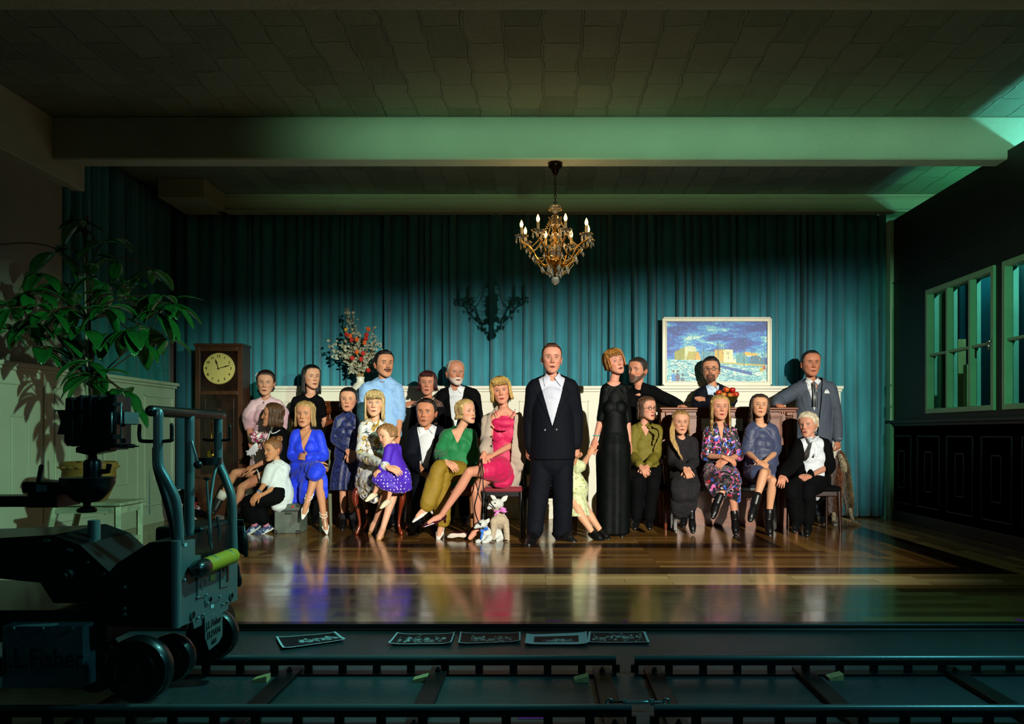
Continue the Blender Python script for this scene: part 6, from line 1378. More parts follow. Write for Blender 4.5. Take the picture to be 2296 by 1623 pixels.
# --- seats
def chair_cabriole(cx, cy, zs, w_, d_, wood, seatm, label, back=False):
    R = empty('chair', (cx, cy, 0), label, 'chair'); 
    for sx in (-1, 1):
        for sy in (-1, 1):
            m = MB(); b = np.array((cx+sx*w_*.44, cy+sy*d_*.42, 0)); o_ = np.array((sx, sy*.6, 0)); o_ = o_/np.linalg.norm(o_)
            pts = [b+o_*.02+np.array((0, 0, zs-.03)), b+o_*.035+np.array((0, 0, zs-.10)), b+o_*.005+np.array((0, 0, zs*.5)), b-o_*.012+np.array((0, 0, .10)), b+o_*.02+np.array((0, 0, .015))]
            A_ = smoothpath([list(p)+[r] for p, r in zip(pts, (.034, .032, .018, .013, .021))], 4); m.tube(A_[:, :3], A_[:, 3], 12, round_=True); m.build('leg', wood, R, True)
    m = MB(); m.box((cx-w_/2, cy-d_/2, zs-.08), (cx+w_/2, cy+d_/2, zs-.02), bev=.02); m.build('seat_rail', wood, R)
    m = MB(); m.ell((cx, cy, zs-.02), (w_*.48, d_*.48, .05), None, 24, 12); m.build('seat', seatm, R, True)
    if back: m = MB(); [m.tube([(cx+s*w_*.42, cy+d_*.46, zs-.03), (cx+s*w_*.45, cy+d_*.52, zs+.3), (cx+s*w_*.36, cy+d_*.6, zs+.55)], .018, 10) for s in (-1, 1)]; m.tube([(cx-w_*.36, cy+d_*.6, zs+.55), (cx, cy+d_*.62, zs+.58), (cx+w_*.36, cy+d_*.6, zs+.55)], .02, 10); m.build('back_frame', wood, R, True)
    return R
mah = mat('mahogany', '6a2410', .25, coat=.5, var=.35, scale=7); chair_cabriole(P(856, 0, 8.0).x, 8.05, .46, .46, .42, mah, mat('stripe_seat', 'b8b49c', .7), 'red brown chair with curved legs under the woman in the ochre floral dress')
def chair_straight(cx, cy, zs, w_, d_, wood, seatm, label, bh=.0, bm=None, cat='chair', slat=True, rz=0, lt=.020):
    R = empty('chair' if bh else 'stool', (cx, cy, 0), label, cat)
    for sx in (-1, 1):
        for sy in (-1, 1):
            m = MB(); a = np.array((cx+sx*w_*.44, cy+sy*d_*.44, 0)); h = zs-.03 if (sy < 0 or not bh) else zs+bh
            m.tube([a+np.array((sx*.01, sy*.015, 0)), a+np.array((0, 0, zs-.03))], [lt*.8, lt*1.2], 4 if lt > .02 else 10); 
            if sy > 0 and bh: m.tube([a+np.array((0, 0, zs-.03)), a+np.array((0, .05, zs+bh))], [lt*1.2, lt], 10)
            m.build('leg', wood, R, 'auto')
    m = MB(); m.box((cx-w_*.46, cy-d_*.46, zs-.085), (cx+w_*.46, cy+d_*.46, zs-.025), bev=.01); m.build('seat_rail', wood, R)
    m = MB(); m.box((cx-w_/2, cy-d_/2, zs-.04), (cx+w_/2, cy+d_/2, zs+.02), bev=.022); m.build('seat', seatm, R, 'auto')
    if bh:
        m = MB(); y = cy+d_*.44+.045; m.box((cx-w_*.47, y-.02, zs+bh-.09), (cx+w_*.47, y+.02, zs+bh), bev=.014)
        if slat: m.box((cx-w_*.42, y-.02, zs+bh*.35), (cx+w_*.42, y+.01, zs+bh*.35+.05), bev=.01)
        m.build('backrest', bm or wood, R, 'auto')
    return R
dkw = mat('ebonised_wood', '0a0c0b', .3, coat=.4); grn = mat('green_leather', '2f7a58', .35, coat=.3)
# dark armchair behind the central man
cx, cy = P(1232, 0, 7.85).x, 8.04
R = empty('armchair', (cx, cy, 0), 'black framed armchair with a green leather back behind the man in the middle', 'chair')
for sx in (-1, 1):
    for sy in (-1, 1):
        m = MB(); a = np.array((cx+sx*.25, cy+sy*.22, 0)); m.tube([a, a+np.array((0, 0, .30)), a+np.array((0, 0, .40))], [.016, .026, .032], 12)
        if sy < 0: m.tube([a+np.array((0, 0, .40)), a+np.array((sx*.02, .05, .52)), a+np.array((sx*.03, .0, .64))], .020, 10)
        else: m.tube([a+np.array((0, 0, .4)), a+np.array((sx*.01, .10, .9))], .022, 10)
        m.build('leg', dkw, R, True)
    m = MB(); m.tube([(cx+sx*.28, cy-.26, .63), (cx+sx*.285, cy-.1, .665), (cx+sx*.27, cy+.28, .72)], [.026, .022, .018], 12, .7, ref=(0, 0, 1), round_=True); m.build('armrest', dkw, R, True)
m = MB(); m.box((cx-.27, cy-.24, .36), (cx+.27, cy+.24, .42), bev=.012); m.build('seat_rail', dkw, R)
m = MB(); m.box((cx-.25, cy-.23, .41), (cx+.25, cy+.22, .475), bev=.03); m.build('seat', dkw, R, 'auto')
m = MB(); m.box((cx-.25, cy+.27, .56), (cx+.25, cy+.31, .90), bev=.02); m.build('backrest', grn, R, 'auto')
rst = mat('red_velvet', '7a1020', .7, sheen=.3); oak = mat('oak_leg', '7a4a20', .45, var=.3)
chair_straight(P(1018, 0, 8.05).x, 8.1, .46, .42, .38, oak, rst, 'wooden stool with a dark red seat under the woman in green', cat='stool')
chair_straight(P(1128, 0, 7.75).x, 7.78, .47, .40, .36, dkw, rst, 'dark stool under the woman in the magenta dress', cat='stool')
chair_straight(P(688, 0, 8.4).x, 8.42, .45, .42, .40, mat('sage_wood', '6a7058', .6), BLK, 'sage painted chair under the woman in the blue dress', .40)
chair_straight(P(622, 0, 8.45).x, 8.44, .43, .40, .36, dkw, BLK, 'dark stool under the girl with the brown bob', cat='stool')
chair_straight(P(957, 0, 8.4).x, 8.44, .44, .42, .38, dkw, BLK, 'dark stool under the seated man in navy', cat='stool')
chair_straight(P(1447, 0, 8.45).x, 8.48, .44, .42, .36, mah, BLK, 'brown stool under the woman in the olive shirt', cat='stool')
x0, x1 = P(1500, 0, 8.35).x, P(1736, 0, 8.35).x
R = empty('bench', ((x0+x1)/2, 8.33, 0), 'long dark bench under the three young women before the piano', 'bench')
m = MB(); m.box((x0, 8.18, .40), (x1, 8.46, .45), bev=.01); m.build('seat', dkw, R)
for xx in (x0+.04, x1-.04):
    for yy in (8.2, 8.42): m = MB(); m.box((xx-.02, yy-.02, 0), (xx+.02, yy+.02, .40), bev=.004); m.build('leg', dkw, R)
chair_straight(P(1826, 0, 8.25).x, 8.28, .44, .44, .42, mat('brown_chair', '2a140c', .35, coat=.3), BLK, 'dark brown chair under the elderly woman', .42)
# --- equipment case
x0, x1 = P(614, 0, 7.95).x, P(670, 0, 7.95).x; zt = P(0, 1130, 7.95).z; R = empty('equipment_case', ((x0+x1)/2, 8.1, 0), 'scuffed grey metal case with riveted corners used as a seat by the small child', 'case')
gm = mat('grey_case_paint', '5a625c', .55, var=.2, scale=12, bump=(60, .2)); m = MB(); m.box((x0, 7.96, 0), (x1, 8.24, zt), bev=.008); m.build('body', gm, R)
m = MB(); m.box((x0-.003, 7.953, zt-.075), (x1+.003, 8.245, zt-.060), bev=.003)
m.build('lid_band', mat('steel_dull', '6a7070', .4, .9), R)
for xx in (x0, x1-.03):
    for z_ in (0, zt-.03): m = MB(); m.box((xx-.004, 7.952, z_-.0), (xx+.034, 7.99, z_+.034), bev=.006); m.build('corner_guard', mat('steel_dull', '6a7070'), R)
m = MB(); q = (x0+x1)/2+.02; m.box((q-.035, 7.945, zt-.10), (q+.035, 7.955, zt-.082), bev=.003); m.build('latch', mat('steel_dull', '6a7070'), R)
m = MB(); q = P(656, 1136, 7.95); m.lathe((q.x, 7.957, q.z), [(.012, 0), (.012, .002)], 16, (0, -1, 0)); m.build('sticker', mat('red_sticker', 'b03020', .5), R)
# --- lambs
wool = mat('cream_wool', 'b8a78c', .95, bump=(90, .9), var=.15, scale=20, sheen=.3); lwh = mat('white_lamb', 'c8ccc6', .8, bump=(90, .4), var=.1, scale=14)
def ribbon(pts, w_, name, m_, parent, Y):
    c = Cloth(Y)
    for p in pts: c.T(p, .35)
    return c.build(name, m_, parent, .004, 1, .001)
def eyes(root, pts, Y):
    for (x, y, r, d) in pts:
        m = MB(); q = P(x, y, Y+d); m.ell(tuple(q), (r*Y/F, .006, r*Y/F*.8), None, 10, 8); m.build('eye', mat('eye_black', '050505', .1, coat=1), root, True)
Yl = 7.38; R = empty('lamb', (P(1120, 0, Yl).x, Yl+.1, 0), 'standing woolly toy lamb with a pink ribbon and upright ears', 'lamb')
c = Cloth(Yl); c.T([(1108, 1134, 10, .02), (1118, 1144, 10, .04), (1120, 1158, 13, .06)], 1); c.T([(1120, 1166, 18, .05), (1121, 1172, 19, .15), (1118, 1170, 19, .3), (1112, 1176, 15, .40)], .95)
c.T([(1108, 1168, 9, .02), (1107, 1185, 7, .01), (1105, 1200, 6, 0), (1104, 1211, 6, -.01)], 1); c.T([(1132, 1168, 9, .03), (1135, 1185, 7, .02), (1137, 1200, 6, .02), (1137, 1210, 6, .01)], 1)
c.T([(1108, 1176, 9, .38), (1106, 1192, 6, .42), (1106, 1200, 5, .42)], 1); c.T([(1122, 1176, 9, .38), (1126, 1190, 6, .42), (1127, 1200, 5, .42)], 1)
c.build('body', wool, R, .005, 2, .003, 70)
c = Cloth(Yl); c.T([(1118, 1130, 12, .03), (1112, 1129, 11, .0), (1103, 1133, 8.5, -.03), (1096, 1138, 5, -.05)], 1); c.E(1113, 1126, 10, 8, 9, .01); c.build('head', lwh, R, .004, 3, 0)
for pts in ([(1111, 1121, 4, .0), (1106, 1115, 5, .0), (1102, 1112, 3, .0)], [(1124, 1124, 4, .02), (1131, 1118, 6, .02), (1136, 1113, 3, .02)]): c = Cloth(Yl); c.T(pts, .35); c.build('ear', lwh, R, .004, 2, 0)
eyes(R, [(1110, 1128, 2.0, -.058)], Yl); m = MB(); m.ell(tuple(P(1094, 1136, Yl-.06)), (.010, .008, .007)); m.build('nose', mat('lamb_nose', '3a3430', .5), R, True)
ribbon([[(1108, 1146, 2, -.03), (1120, 1145, 2.4, -.04), (1133, 1140, 2, .0)], [(1121, 1144, 2, -.05), (1126, 1140, 3.5, -.06), (1133, 1142, 2.5, -.05)], [(1120, 1145, 2, -.05), (1114, 1150, 3, -.06), (1109, 1155, 2, -.06)], [(1121, 1145, 2, -.05), (1130, 1147, 3, -.06), (1136, 1147, 2, -.05)]], 3, 'ribbon', mat('pink_ribbon', 'd070b8', .35, sheen=.3), R, Yl)
for x, y, d in ((1104, 1213, -.01), (1137, 1212, .01)): m = MB(); q = P(x, y, Yl+d); m.ell((q.x, q.y, .012), (.022, .026, .013)); m.build('hoof', mat('hoof', '1c1612', .5), R, True)
Yl = 7.36; R = empty('lamb', (P(1085, 0, Yl).x, Yl+.05, 0), 'small white toy lamb lying down with a blue ribbon', 'lamb')
c = Cloth(Yl); c.T([(1086, 1184, 9, .03), (1092, 1196, 15, .05), (1106, 1198, 17, .10), (1122, 1200, 16, .15)], .95); c.T([(1088, 1204, 8, .0), (1078, 1212, 5.5, -.04), (1070, 1214, 5, -.06)], 1); c.T([(1098, 1206, 8, -.03), (1090, 1214, 6, -.07), (1085, 1215, 5.5, -.09)], 1); c.T([(1124, 1204, 10, .10), (1116, 1212, 5, .02)], 1)
c.build('body', lwh, R, .005, 2, .0015, 50)
c = Cloth(Yl); c.T([(1084, 1174, 10, .0), (1079, 1175, 9.5, -.02), (1071, 1179, 6, -.04), (1066, 1182, 4, -.05)], 1); c.build('head', lwh, R, .004, 3, 0)
c = Cloth(Yl); c.T([(1088, 1172, 3.5, .0), (1093, 1168, 5, .0), (1096, 1164, 2.5, .0)], .4); c.build('ear', lwh, R, .004, 2, 0)
eyes(R, [(1078, 1173.5, 2.0, -.062)], Yl); m = MB(); m.ell(tuple(P(1064, 1180, Yl-.06)), (.007, .006, .005)); m.build('nose', mat('lamb_nose', '3a3430'), R, True)
ribbon([[(1078, 1188, 2, -.04), (1086, 1188, 2.2, -.05), (1094, 1182, 2, .0)], [(1085, 1188, 2, -.06), (1090, 1184, 3.5, -.07), (1093, 1187, 2.5, -.06)], [(1084, 1188, 2, -.06), (1080, 1191, 3, -.07), (1077, 1190, 2, -.06)], [(1083, 1190, 2.4, -.06), (1080, 1200, 2.6, -.09), (1079, 1209, 2, -.09)]], 3, 'ribbon', mat('blue_ribbon', '1f6ad0', .35, sheen=.3), R, Yl)
m = MB(); [m.tube([tuple(v) for v in smoothpath([tuple(P(x, y, yy)) for x, y, yy in pts], 6)], .0055, 6) for pts in ([(1078, 1030, 7.32), (1078, 1070, 7.12), (1070, 1110, 7.10), (1064, 1140, 7.14), (1074, 1172, 7.28), (1086, 1186, 7.34)], [(1080, 1028, 7.32), (1083, 1060, 7.14), (1084, 1095, 7.12), (1096, 1122, 7.2), (1110, 1140, 7.3)])]
tag(m.build('leash', mat('black_cord', '08080a', .5), None, True), 'thin black leash hanging from the hand of the woman in magenta to the lambs', 'leash')
# shoe lying on its side
c = Cloth(7.55); c.T([(1003, 1204, 3.5, 0), (1014, 1200, 8, 0), (1028, 1199, 7, 0), (1042, 1200, 8, 0)], .8); c.T([(1040, 1195, 5, 0), (1046, 1204, 4, 0), (1047, 1210, 2.2, 0)], .8); R = empty('shoe', tuple(P(1024, 1208, 7.55)), 'burgundy shoe lying on its side beside the lambs', 'shoe'); R.location.z = 0; c.build('upper', BUR, R, .004, 2, 0)
c = Cloth(7.49); c.T([(1004, 1204, 2.5, 0), (1013, 1201, 6, 0), (1027, 1200, 4.5, 0), (1040, 1200, 6, 0)], .3); c.build('sole', mat('pale_sole', 'cfc4b4', .6), R, .004, 1, 0)
# --- bouquet and gloves
Yb = 8.46; R = empty('posy', tuple(P(574, 990, Yb)), 'small round posy of pink and white flowers held by the woman in pale pink', 'flowers'); rr = random.Random(2)
m1, m2, m3 = MB(), MB(), MB()
for i in range(46): a, b = rr.uniform(0, 2*PI), rr.uniform(0, 1)**.5*13; q = np.array(P(574+b*math.cos(a), 979+b*.85*math.sin(a), Yb-.05+.03*(b/13)**2)); (m1 if rr.random() < .55 else m2).ell(q, (.013, .010, .013), None, 8, 6)
for i in range(14): a = rr.uniform(0, 2*PI); q = np.array(P(574+14*math.cos(a), 980+12*math.sin(a), Yb)); m3.ell(q, (.016, .004, .010), None, 8, 6)
m3.tube([tuple(P(574, 985, Yb)), tuple(P(572, 1002, Yb))], .008, 8)
m1.build('pink_flowers', mat('petal_pink', 'b8407a', .6), R, True); m2.build('white_flowers', mat('petal_white', 'e8e4da'), R, True); m3.build('greenery', mat('posy_green', '3a5a2a', .6), R, True)
for pts, lb in (([[(572, 998, 4, 0), (564, 1008, 5, 0), (556, 1018, 3.5, 0)], [(562, 1010, 2, 0), (552, 1012, 1.6, 0)], [(564, 1010, 2, 0), (561, 1022, 1.6, 0)]], 'pair of white gloves below the posy, the left hanging one'), ([[(574, 996, 4, 0), (572, 1006, 6, 0), (566, 1018, 3, 0)], [(576, 1004, 2, 0), (584, 1008, 1.8, 0), (588, 1012, 1.4, 0)], [(574, 1008, 2, 0), (580, 1015, 1.6, 0)], [(570, 1010, 2, 0), (573, 1020, 1.5, 0)]], 'pair of white gloves below the posy, the right one with spread fingers')):
    c = Cloth(8.42); [c.T(p, .5, 2) for p in pts]; o = c.build('glove', WSH, None, .0035, 1, .001); tag(o, lb, 'glove')
# --- fox pelts
Yf = 8.72; R = empty('fox_pelt', tuple(P(1884, 1165, Yf)), 'bundle of brown fox pelts hanging from the hand of the man in grey', 'fur'); R.location.z = 0
def fur(paths, name, m_, nh, hl, seed):
    c = Cloth(Yf); [c.T(p, .6) for p in paths]; V, Fc = c.mb.arr(); V, Q, N = remesh(V, Fc, .008, 2); rs = np.random.RandomState(seed); ii = rs.randint(0, len(V), nh)
    d = N[ii]*.35+np.array((0, 0, -1))+rs.normal(0, .22, (nh, 3)); d /= np.linalg.norm(d, axis=1)[:, None]; s = np.cross(d, N[ii]+1e-3); s /= np.linalg.norm(s, axis=1)[:, None]
    L = hl*rs.uniform(.6, 1.3, (nh, 1)); b = V[ii]; W = np.stack([b-s*.0022, b+s*.0022, b+d*L*.6+N[ii]*.006, b+d*L+N[ii]*.004], 1).reshape(-1, 3); k = len(V)
    F2 = [list(q) for q in Q]+[[k+4*i, k+4*i+1, k+4*i+3] for i in range(nh)]+[[k+4*i, k+4*i+3, k+4*i+2] for i in range(nh)]
    return mkobj(name, np.concatenate([V, W]), F2, m_, R)
fur([[(1884, 1012, 4, -.02), (1882, 1030, 8, -.03), (1876, 1060, 11, -.03), (1870, 1100, 14, -.02), (1872, 1140, 13, 0), (1874, 1160, 8, 0)], [(1878, 1080, 8, .02), (1862, 1110, 6, .02), (1858, 1135, 4, 0)]], 'front_pelt', mat('fox_fur', '6a3a18', .9, var=.6, scale=9, sheen=.4), 9000, .035, 1)
fur([[(1886, 1014, 4, .03), (1893, 1040, 8, .03), (1897, 1080, 10, .04), (1903, 1120, 9, .04), (1906, 1148, 5, .03)], [(1874, 1160, 7, -.02), (1890, 1168, 7, -.06), (1912, 1172, 5, -.08), (1928, 1176, 3, -.06)]], 'back_pelt', mat('fox_fur_pale', '6a5a3a', .9, var=.6, scale=8, sheen=.4), 7000, .035, 2)
fur([[(1884, 1020, 3, -.08), (1890, 1036, 5, -.09), (1893, 1052, 5, -.08)], [(1906, 1140, 2.5, 0), (1909, 1155, 2.5, -.02), (1912, 1163, 2, -.03)], [(1870, 1150, 3, -.08), (1869, 1164, 3, -.1)]], 'paws', mat('pelt_cream', 'b0a488', .9, var=.2), 1500, .014, 3)
# --- bundle of costumes at the far left
Yc = 8.9; R = empty('costume_bundle', tuple(P(405, 1165, Yc)), 'heap of black and white costume pieces with a red bow beside the tall clock', 'clothes'); R.location.z = 0
c = Cloth(Yc); c.T([(388, 1120, 10, 0), (402, 1114, 16, 0), (420, 1118, 16, 0), (432, 1130, 12, 0)], .8); c.T([(400, 1135, 16, 0), (410, 1155, 16, 0)], .9); c.T([(436, 1146, 6, -.05), (452, 1152, 8, -.06)], .8); c.build('black_hat', BLK, R, .008, 2, .008, 30)
c = Cloth(Yc-.06); c.T([(384, 1112, 2.5, 0), (392, 1102, 2.2, 0), (404, 1098, 2, 0)], .6); c.T([(386, 1108, 3, 0), (386, 1118, 4.5, 0), (392, 1124, 3, 0)], .6); c.T([(394, 1132, 4, 0), (397, 1142, 4, 0)], .6); c.T([(431, 1118, 1.8, 0), (435, 1126, 2, 0), (433, 1134, 1.5, 0)], .8)
for k in range(5): c.T([(400, 1132+4.5*k, 1.2, -.01), (409, 1131+4.5*k, 1.2, -.01)], .6)
c.T([(430, 1160, 5, -.05), (436, 1170, 7, -.05), (432, 1182, 4, -.05)], .6); c.T([(438, 1136, 4, -.02), (446, 1140, 3, -.02)], .8); c.build('white_frill', WSH, R, .005, 1, .005, 60)
c = Cloth(Yc-.1); c.T([(430, 1138, 2.5, 0), (436, 1132, 2.8, 0), (443, 1126, 1.6, 0)], .6); c.T([(436, 1134, 2, 0), (442, 1137, 2.2, 0)], .6); c.build('red_bow', mat('red_cloth', 'b01c28', .6), R, .004, 1, .002)
c = Cloth(8.7); c.T([(488, 1160, 7, 0), (498, 1166, 11, 0), (506, 1172, 9, 0)], .8); R = empty('striped_bag', tuple(P(498, 1175, 8.7)), 'grey striped soft bag on the floor under the girl\'s raised foot', 'bag'); R.location.z = 0
c.build('bag_body', printed('grey_stripe', '2c2e30', [('stripe', 18, .6, '9a9c98', 1)], .7), R, .006, 2, .005)
# --- chandelier
gold = mat('gilt_brass', 'c8963c', .22, 1); cry = mat('crystal', 'f8f2e0', .05, trans=.82, spec=.9); cry.node_tree.nodes['Principled BSDF'].inputs['IOR'].default_value = 1.5
Yc = 7.1; X0 = P(1245, 0, Yc).x; zz = lambda py: P(0, py, Yc).z; k_ = Yc/F
R = empty('chandelier', (X0, Yc, 3.385), 'crystal chandelier with eight candle bulbs hanging from the ceiling beam', 'chandelier')
m = MB(); m.lathe((X0, Yc, zz(396)), [(.012, 0), (.018, .02), (.03, .04), (.035, .065), (.06, .082), (.066, 3.386-zz(396))], 24); m.build('canopy', mat('dark_bronze', '2a1208', .3, .8), R, True)
m = MB(); zc = zz(397); i = 0
while zc > zz(462):
    a = i % 2; pts = [(X0+(.011*math.cos(t) if a else 0), Yc+(0 if a else .011*math.cos(t)), zc-.018+.020*math.sin(t)) for t in np.linspace(0, 2*PI, 11)]; m.tube(pts, .0034, 5); zc -= .031; i += 1
m.build('chain', mat('dark_bronze', '2a1208'), R, True)
m = MB(); m.lathe((X0, Yc, zz(560)), [(.012, zz(480)-zz(560)), (.012, .07), (.03, .05), (.012, .0), (.02, -.08), (.012, -.2), (.03, -.235), (.0, -.25)][::-1], 16); m.lathe((X0, Yc, zz(594)), [(.001, -.02), (.05, 0), (.075, .03), (.05, .05), (.02, .06)], 24); m.build('centre_stem', gold, R, True)
m = MB(); m.lathe((X0, Yc, zz(582)), [(.012, 0), (.05, .03), (.055, .07), (.042, .13), (.05, .17), (.048, .20), (.03, .23)], 12); m.lathe((X0, Yc, zz(500)), [(.05, -.02), (.05, .03), (.035, .06), (.012, .075)], 20); m.lathe((X0, Yc, zz(478)), [(.018, 0), (.03, .02), (.045, .045), (.055, .06), (.038, .05)], 12); m.build('crystal_body', cry, R, False)
bul = mat('bulb_glow', 'ffd890', .3, emit=('ffc060', 10)); wax = mat('candle_sleeve', 'e8d8a0', .5)
def drop(mb, p, s, w_=.5):
    mb = MB()
    x, y, z = p; V = [(x, y, z), (x+s*w_, y, z-s*1.0), (x, y+s*w_*.5, z-s*1.0), (x-s*w_, y, z-s*1.0), (x, y-s*w_*.5, z-s*1.0), (x, y, z-s*2.2)]
    mb.add(V, [[0, 1, 2], [0, 2, 3], [0, 3, 4], [0, 4, 1], [5, 2, 1], [5, 3, 2], [5, 4, 3], [5, 1, 4]]); mb.build('crystal_drop', cry, R)
rr = random.Random(5); NA = 8; Rm = 78*k_
for i in range(NA):
    a = 2*PI*(i+.35)/NA; ca, sa = math.cos(a), math.sin(a); pt = lambda r, z: (X0+r*ca, Yc+r*sa, z)
    hz = zz(533) if i % 2 else zz(541)
    hz = zz(537)
    A_ = smoothpath([pt(.03, zz(592)), pt(.10, zz(596)), pt(.17, zz(580)), pt(.22, zz(560)), pt(.27, zz(552)), pt(Rm, zz(548)), pt(Rm, hz)], 4); m = MB(); m.tube(A_, .008, 8); m.build('arm', gold, R, True)
    m = MB(); m.lathe(pt(Rm, hz), [(.012, -.01), (.035, .0), (.052, .012), (.05, .014), (.012, .006)], 14); bo = m.build('drip_pan', cry, R)
    m = MB(); m.tube([pt(Rm, hz), pt(Rm, hz+.085)], .0125, 12); cd = m.build('candle', wax, R, True)
    m = MB(); m.lathe(pt(Rm, hz+.085), [(.008, 0), (.015, .02), (.014, .035), (.006, .056), (.001, .066)], 14); m.build('bulb', bul, cd, True)
    m = MB()
    for j in range(7): b = 2*PI*j/7; drop(m, (pt(Rm, hz)[0]+.046*math.cos(b), pt(Rm, hz)[1]+.046*math.sin(b), hz-.004), .018+.006*(j % 2))
    drop(m, pt(.20, zz(575)), .028); drop(m, pt(.12, zz(598)), .030); drop(m, pt(.26, zz(560)), .024); drop(m, pt(.07, zz(602)), .026); drop(m, pt(.05, zz(612)), .022)
    m = MB()
    for t in np.linspace(0, 1, 17): r = .05+(.215-.05)*t; z = zz(492)+(zz(556)-zz(492))*t-.035*math.sin(PI*t); m.ell(pt(r, z), .0068, None, 6, 4)
    m.build('bead_strand', mat('gold_bead', 'e0b868', .12, .5, coat=1, spec=1), R, True)
    a2 = 2*PI*(i+1.35)/NA
    m = MB()
    for t in np.linspace(0, 1, 13): q0 = np.array((math.cos(a), math.sin(a))); q1 = np.array((math.cos(a2), math.sin(a2))); q = (q0*(1-t)+q1*t)*Rm*.8; m.ell((X0+q[0], Yc+q[1], zz(556)-.05*math.sin(PI*t)), .006, None, 6, 4)
    m.build('bead_strand', mat('gold_bead', 'e0b868', .12, .5, coat=1, spec=1), R, True)
    m = MB()
    for t in np.linspace(0, 1, 13): q = (q0*(1-t)+q1*t)*Rm*(.62-.12*math.sin(PI*t)); m.ell((X0+q[0], Yc+q[1], zz(580)-.04*math.sin(PI*t)), .006, None, 6, 4)
    m.build('bead_strand', mat('gold_bead', 'e0b868', .12, .5, coat=1, spec=1), R, True)
    m = MB()
    for t in np.linspace(0, 1, 9): m.ell(pt(.058+.002*math.sin(t*20), zz(488)+(zz(590)-zz(488))*t), .0062, None, 6, 4)
    m.build('bead_strand', mat('gold_bead', 'e0b868', .12, .5, coat=1, spec=1), R, True)
    m = MB()
    for t in np.linspace(0, 1, 11): m.ell(pt(.17-.10*t, zz(590)+(zz(615)-zz(590))*t-.012*math.sin(PI*t)), .006, None, 6, 4)
    m.build('bead_strand', mat('gold_bead', 'e0b868', .12, .5, coat=1, spec=1), R, True)
    m = MB()
    for j in range(9): b = 2*PI*j/9; m.ell((pt(Rm, hz)[0]+.054*math.cos(b), pt(Rm, hz)[1]+.054*math.sin(b), hz+.012), .0075, None, 6, 4)
    m.build('bead_strand', mat('gold_bead', 'e0b868', .12, .5, coat=1, spec=1), R, True)
    m = MB()
    for j in range(5): b = a+2*PI*(j-2)/60; m.ell((X0+.056*math.cos(b+.3*j), Yc+.056*math.sin(b+.3*j), zz(470)), .006, None, 6, 4)
    m.build('bead_strand', mat('gold_bead', 'e0b868', .12, .5, coat=1, spec=1), R, True)
m = MB(); m.ell((X0, Yc, zz(629)), .038, None, 10, 7); m.build('crystal_ball', cry, R)
l = bpy.data.lights.new('chandelier_light', 'POINT'); o_ = bpy.data.objects.new('chandelier_light', l); col.objects.link(o_); o_.location = (X0, Yc, zz(520)); l.energy = 6.5; l.color = (1.0, .60, .24); l.shadow_soft_size = .28
# --- rubber plant on a painted stool
sw = mat('distressed_white', 'b9bea6', .6, var=.35, scale=14, bump=(60, .3)); Ys = 6.42
x0, x1 = P(112, 0, 6.25).x, P(272, 0, 6.25).x; zt = .455; R = empty('plant_stool', ((x0+x1)/2, Ys, 0), 'distressed white wooden stool holding the potted plant', 'stool')
m = MB(); m.box((x0-.01, 6.22, zt-.025), (x1+.01, 6.64, zt), bev=.006); m.build('seat', sw, R)
m = MB(); m.box((x0+.02, 6.245, zt-.085), (x1-.02, 6.265, zt-.025)); m.box((x0+.02, 6.595, zt-.085), (x1-.02, 6.615, zt-.025)); m.box((x1-.04, 6.25, zt-.085), (x1-.02, 6.61, zt-.025)); m.box((x0+.02, 6.25, zt-.085), (x0+.04, 6.61, zt-.025)); m.build('apron', sw, R)
for xx in (x0+.035, x1-.035):
    for yy in (6.26, 6.60): m = MB(); s = -1 if xx < (x0+x1)/2 else 0; m.tube([(xx+s*.10, yy, 0), (xx, yy, zt-.025)], [.026, .028], 4, cap=True); m.build('leg', sw, R)
m = MB(); m.box((x0-.02, 6.25, .135), (x1-.03, 6.27, .165)); m.box((x0-.02, 6.59, .135), (x1-.03, 6.61, .165)); m.box((x1-.05, 6.26, .135), (x1-.02, 6.60, .165)); m.build('stretcher', sw, R)
px_ = P(200, 0, Ys).x; R = empty('potted_rubber_plant', (px_, Ys, zt), 'tall rubber plant with glossy leaves in an ochre clay pot on the white stool', 'plant')
m = MB(); m.lathe((px_, Ys, zt), [(.11, 0), (.13, .01), (.175, .11), (.195, .19), (.19, .245), (.205, .262), (.207, .30), (.195, .315), (.18, .305), (.17, .26), (.001, .26)], 48)
for k in range(18): a = 2*PI*k/18; m.ell((px_+.197*math.cos(a), Ys+.197*math.sin(a), zt+.272), (.03, .03, .009), None, 8, 6)
m.build('pot', mat('ochre_clay', 'a87838', .7, var=.25, scale=9, bump=(40, .3)), R, True)
m = MB(); m.tube([(px_-.01, Ys, zt+.24), tuple(P(190, 530, Ys))], .011, 10); m.tube([(px_+.12, Ys, zt+.24), (px_+.10, Ys, zt+.52)], .007, 8); m.build('support_cane', mat('pale_cane', 'a8a898', .6), R, True)
rr = random.Random(21); lf = MB(); stm = MB()
def leaf(mb, b, d, L, W, droop):
    d = nv(d); s = nv(np.cross(d, (0, 0, 1))+np.array((1e-4, 0, 0))); n_ = np.cross(s, d); rows = 9; V = []; p = np.array(b, float); dd = d.copy()
    for i in range(rows):
        t = i/(rows-1); w_ = W*max(.03, math.sin(PI*min(1, t*.93+.05))**.75*(1-.25*t)); s2 = nv(np.cross(dd, n_)) if False else s
        for j, q in enumerate((-1, -.55, 0, .55, 1)): nn = nv(np.cross(s, dd)); V.append(p+s*w_*q-nn*0+nn*(abs(q)*w_*.30))
        p = p+dd*L/(rows-1); dd = nv(dd+np.array((0, 0, -droop/(rows-1))))
    mb.add(V, quad_grid(5, rows))
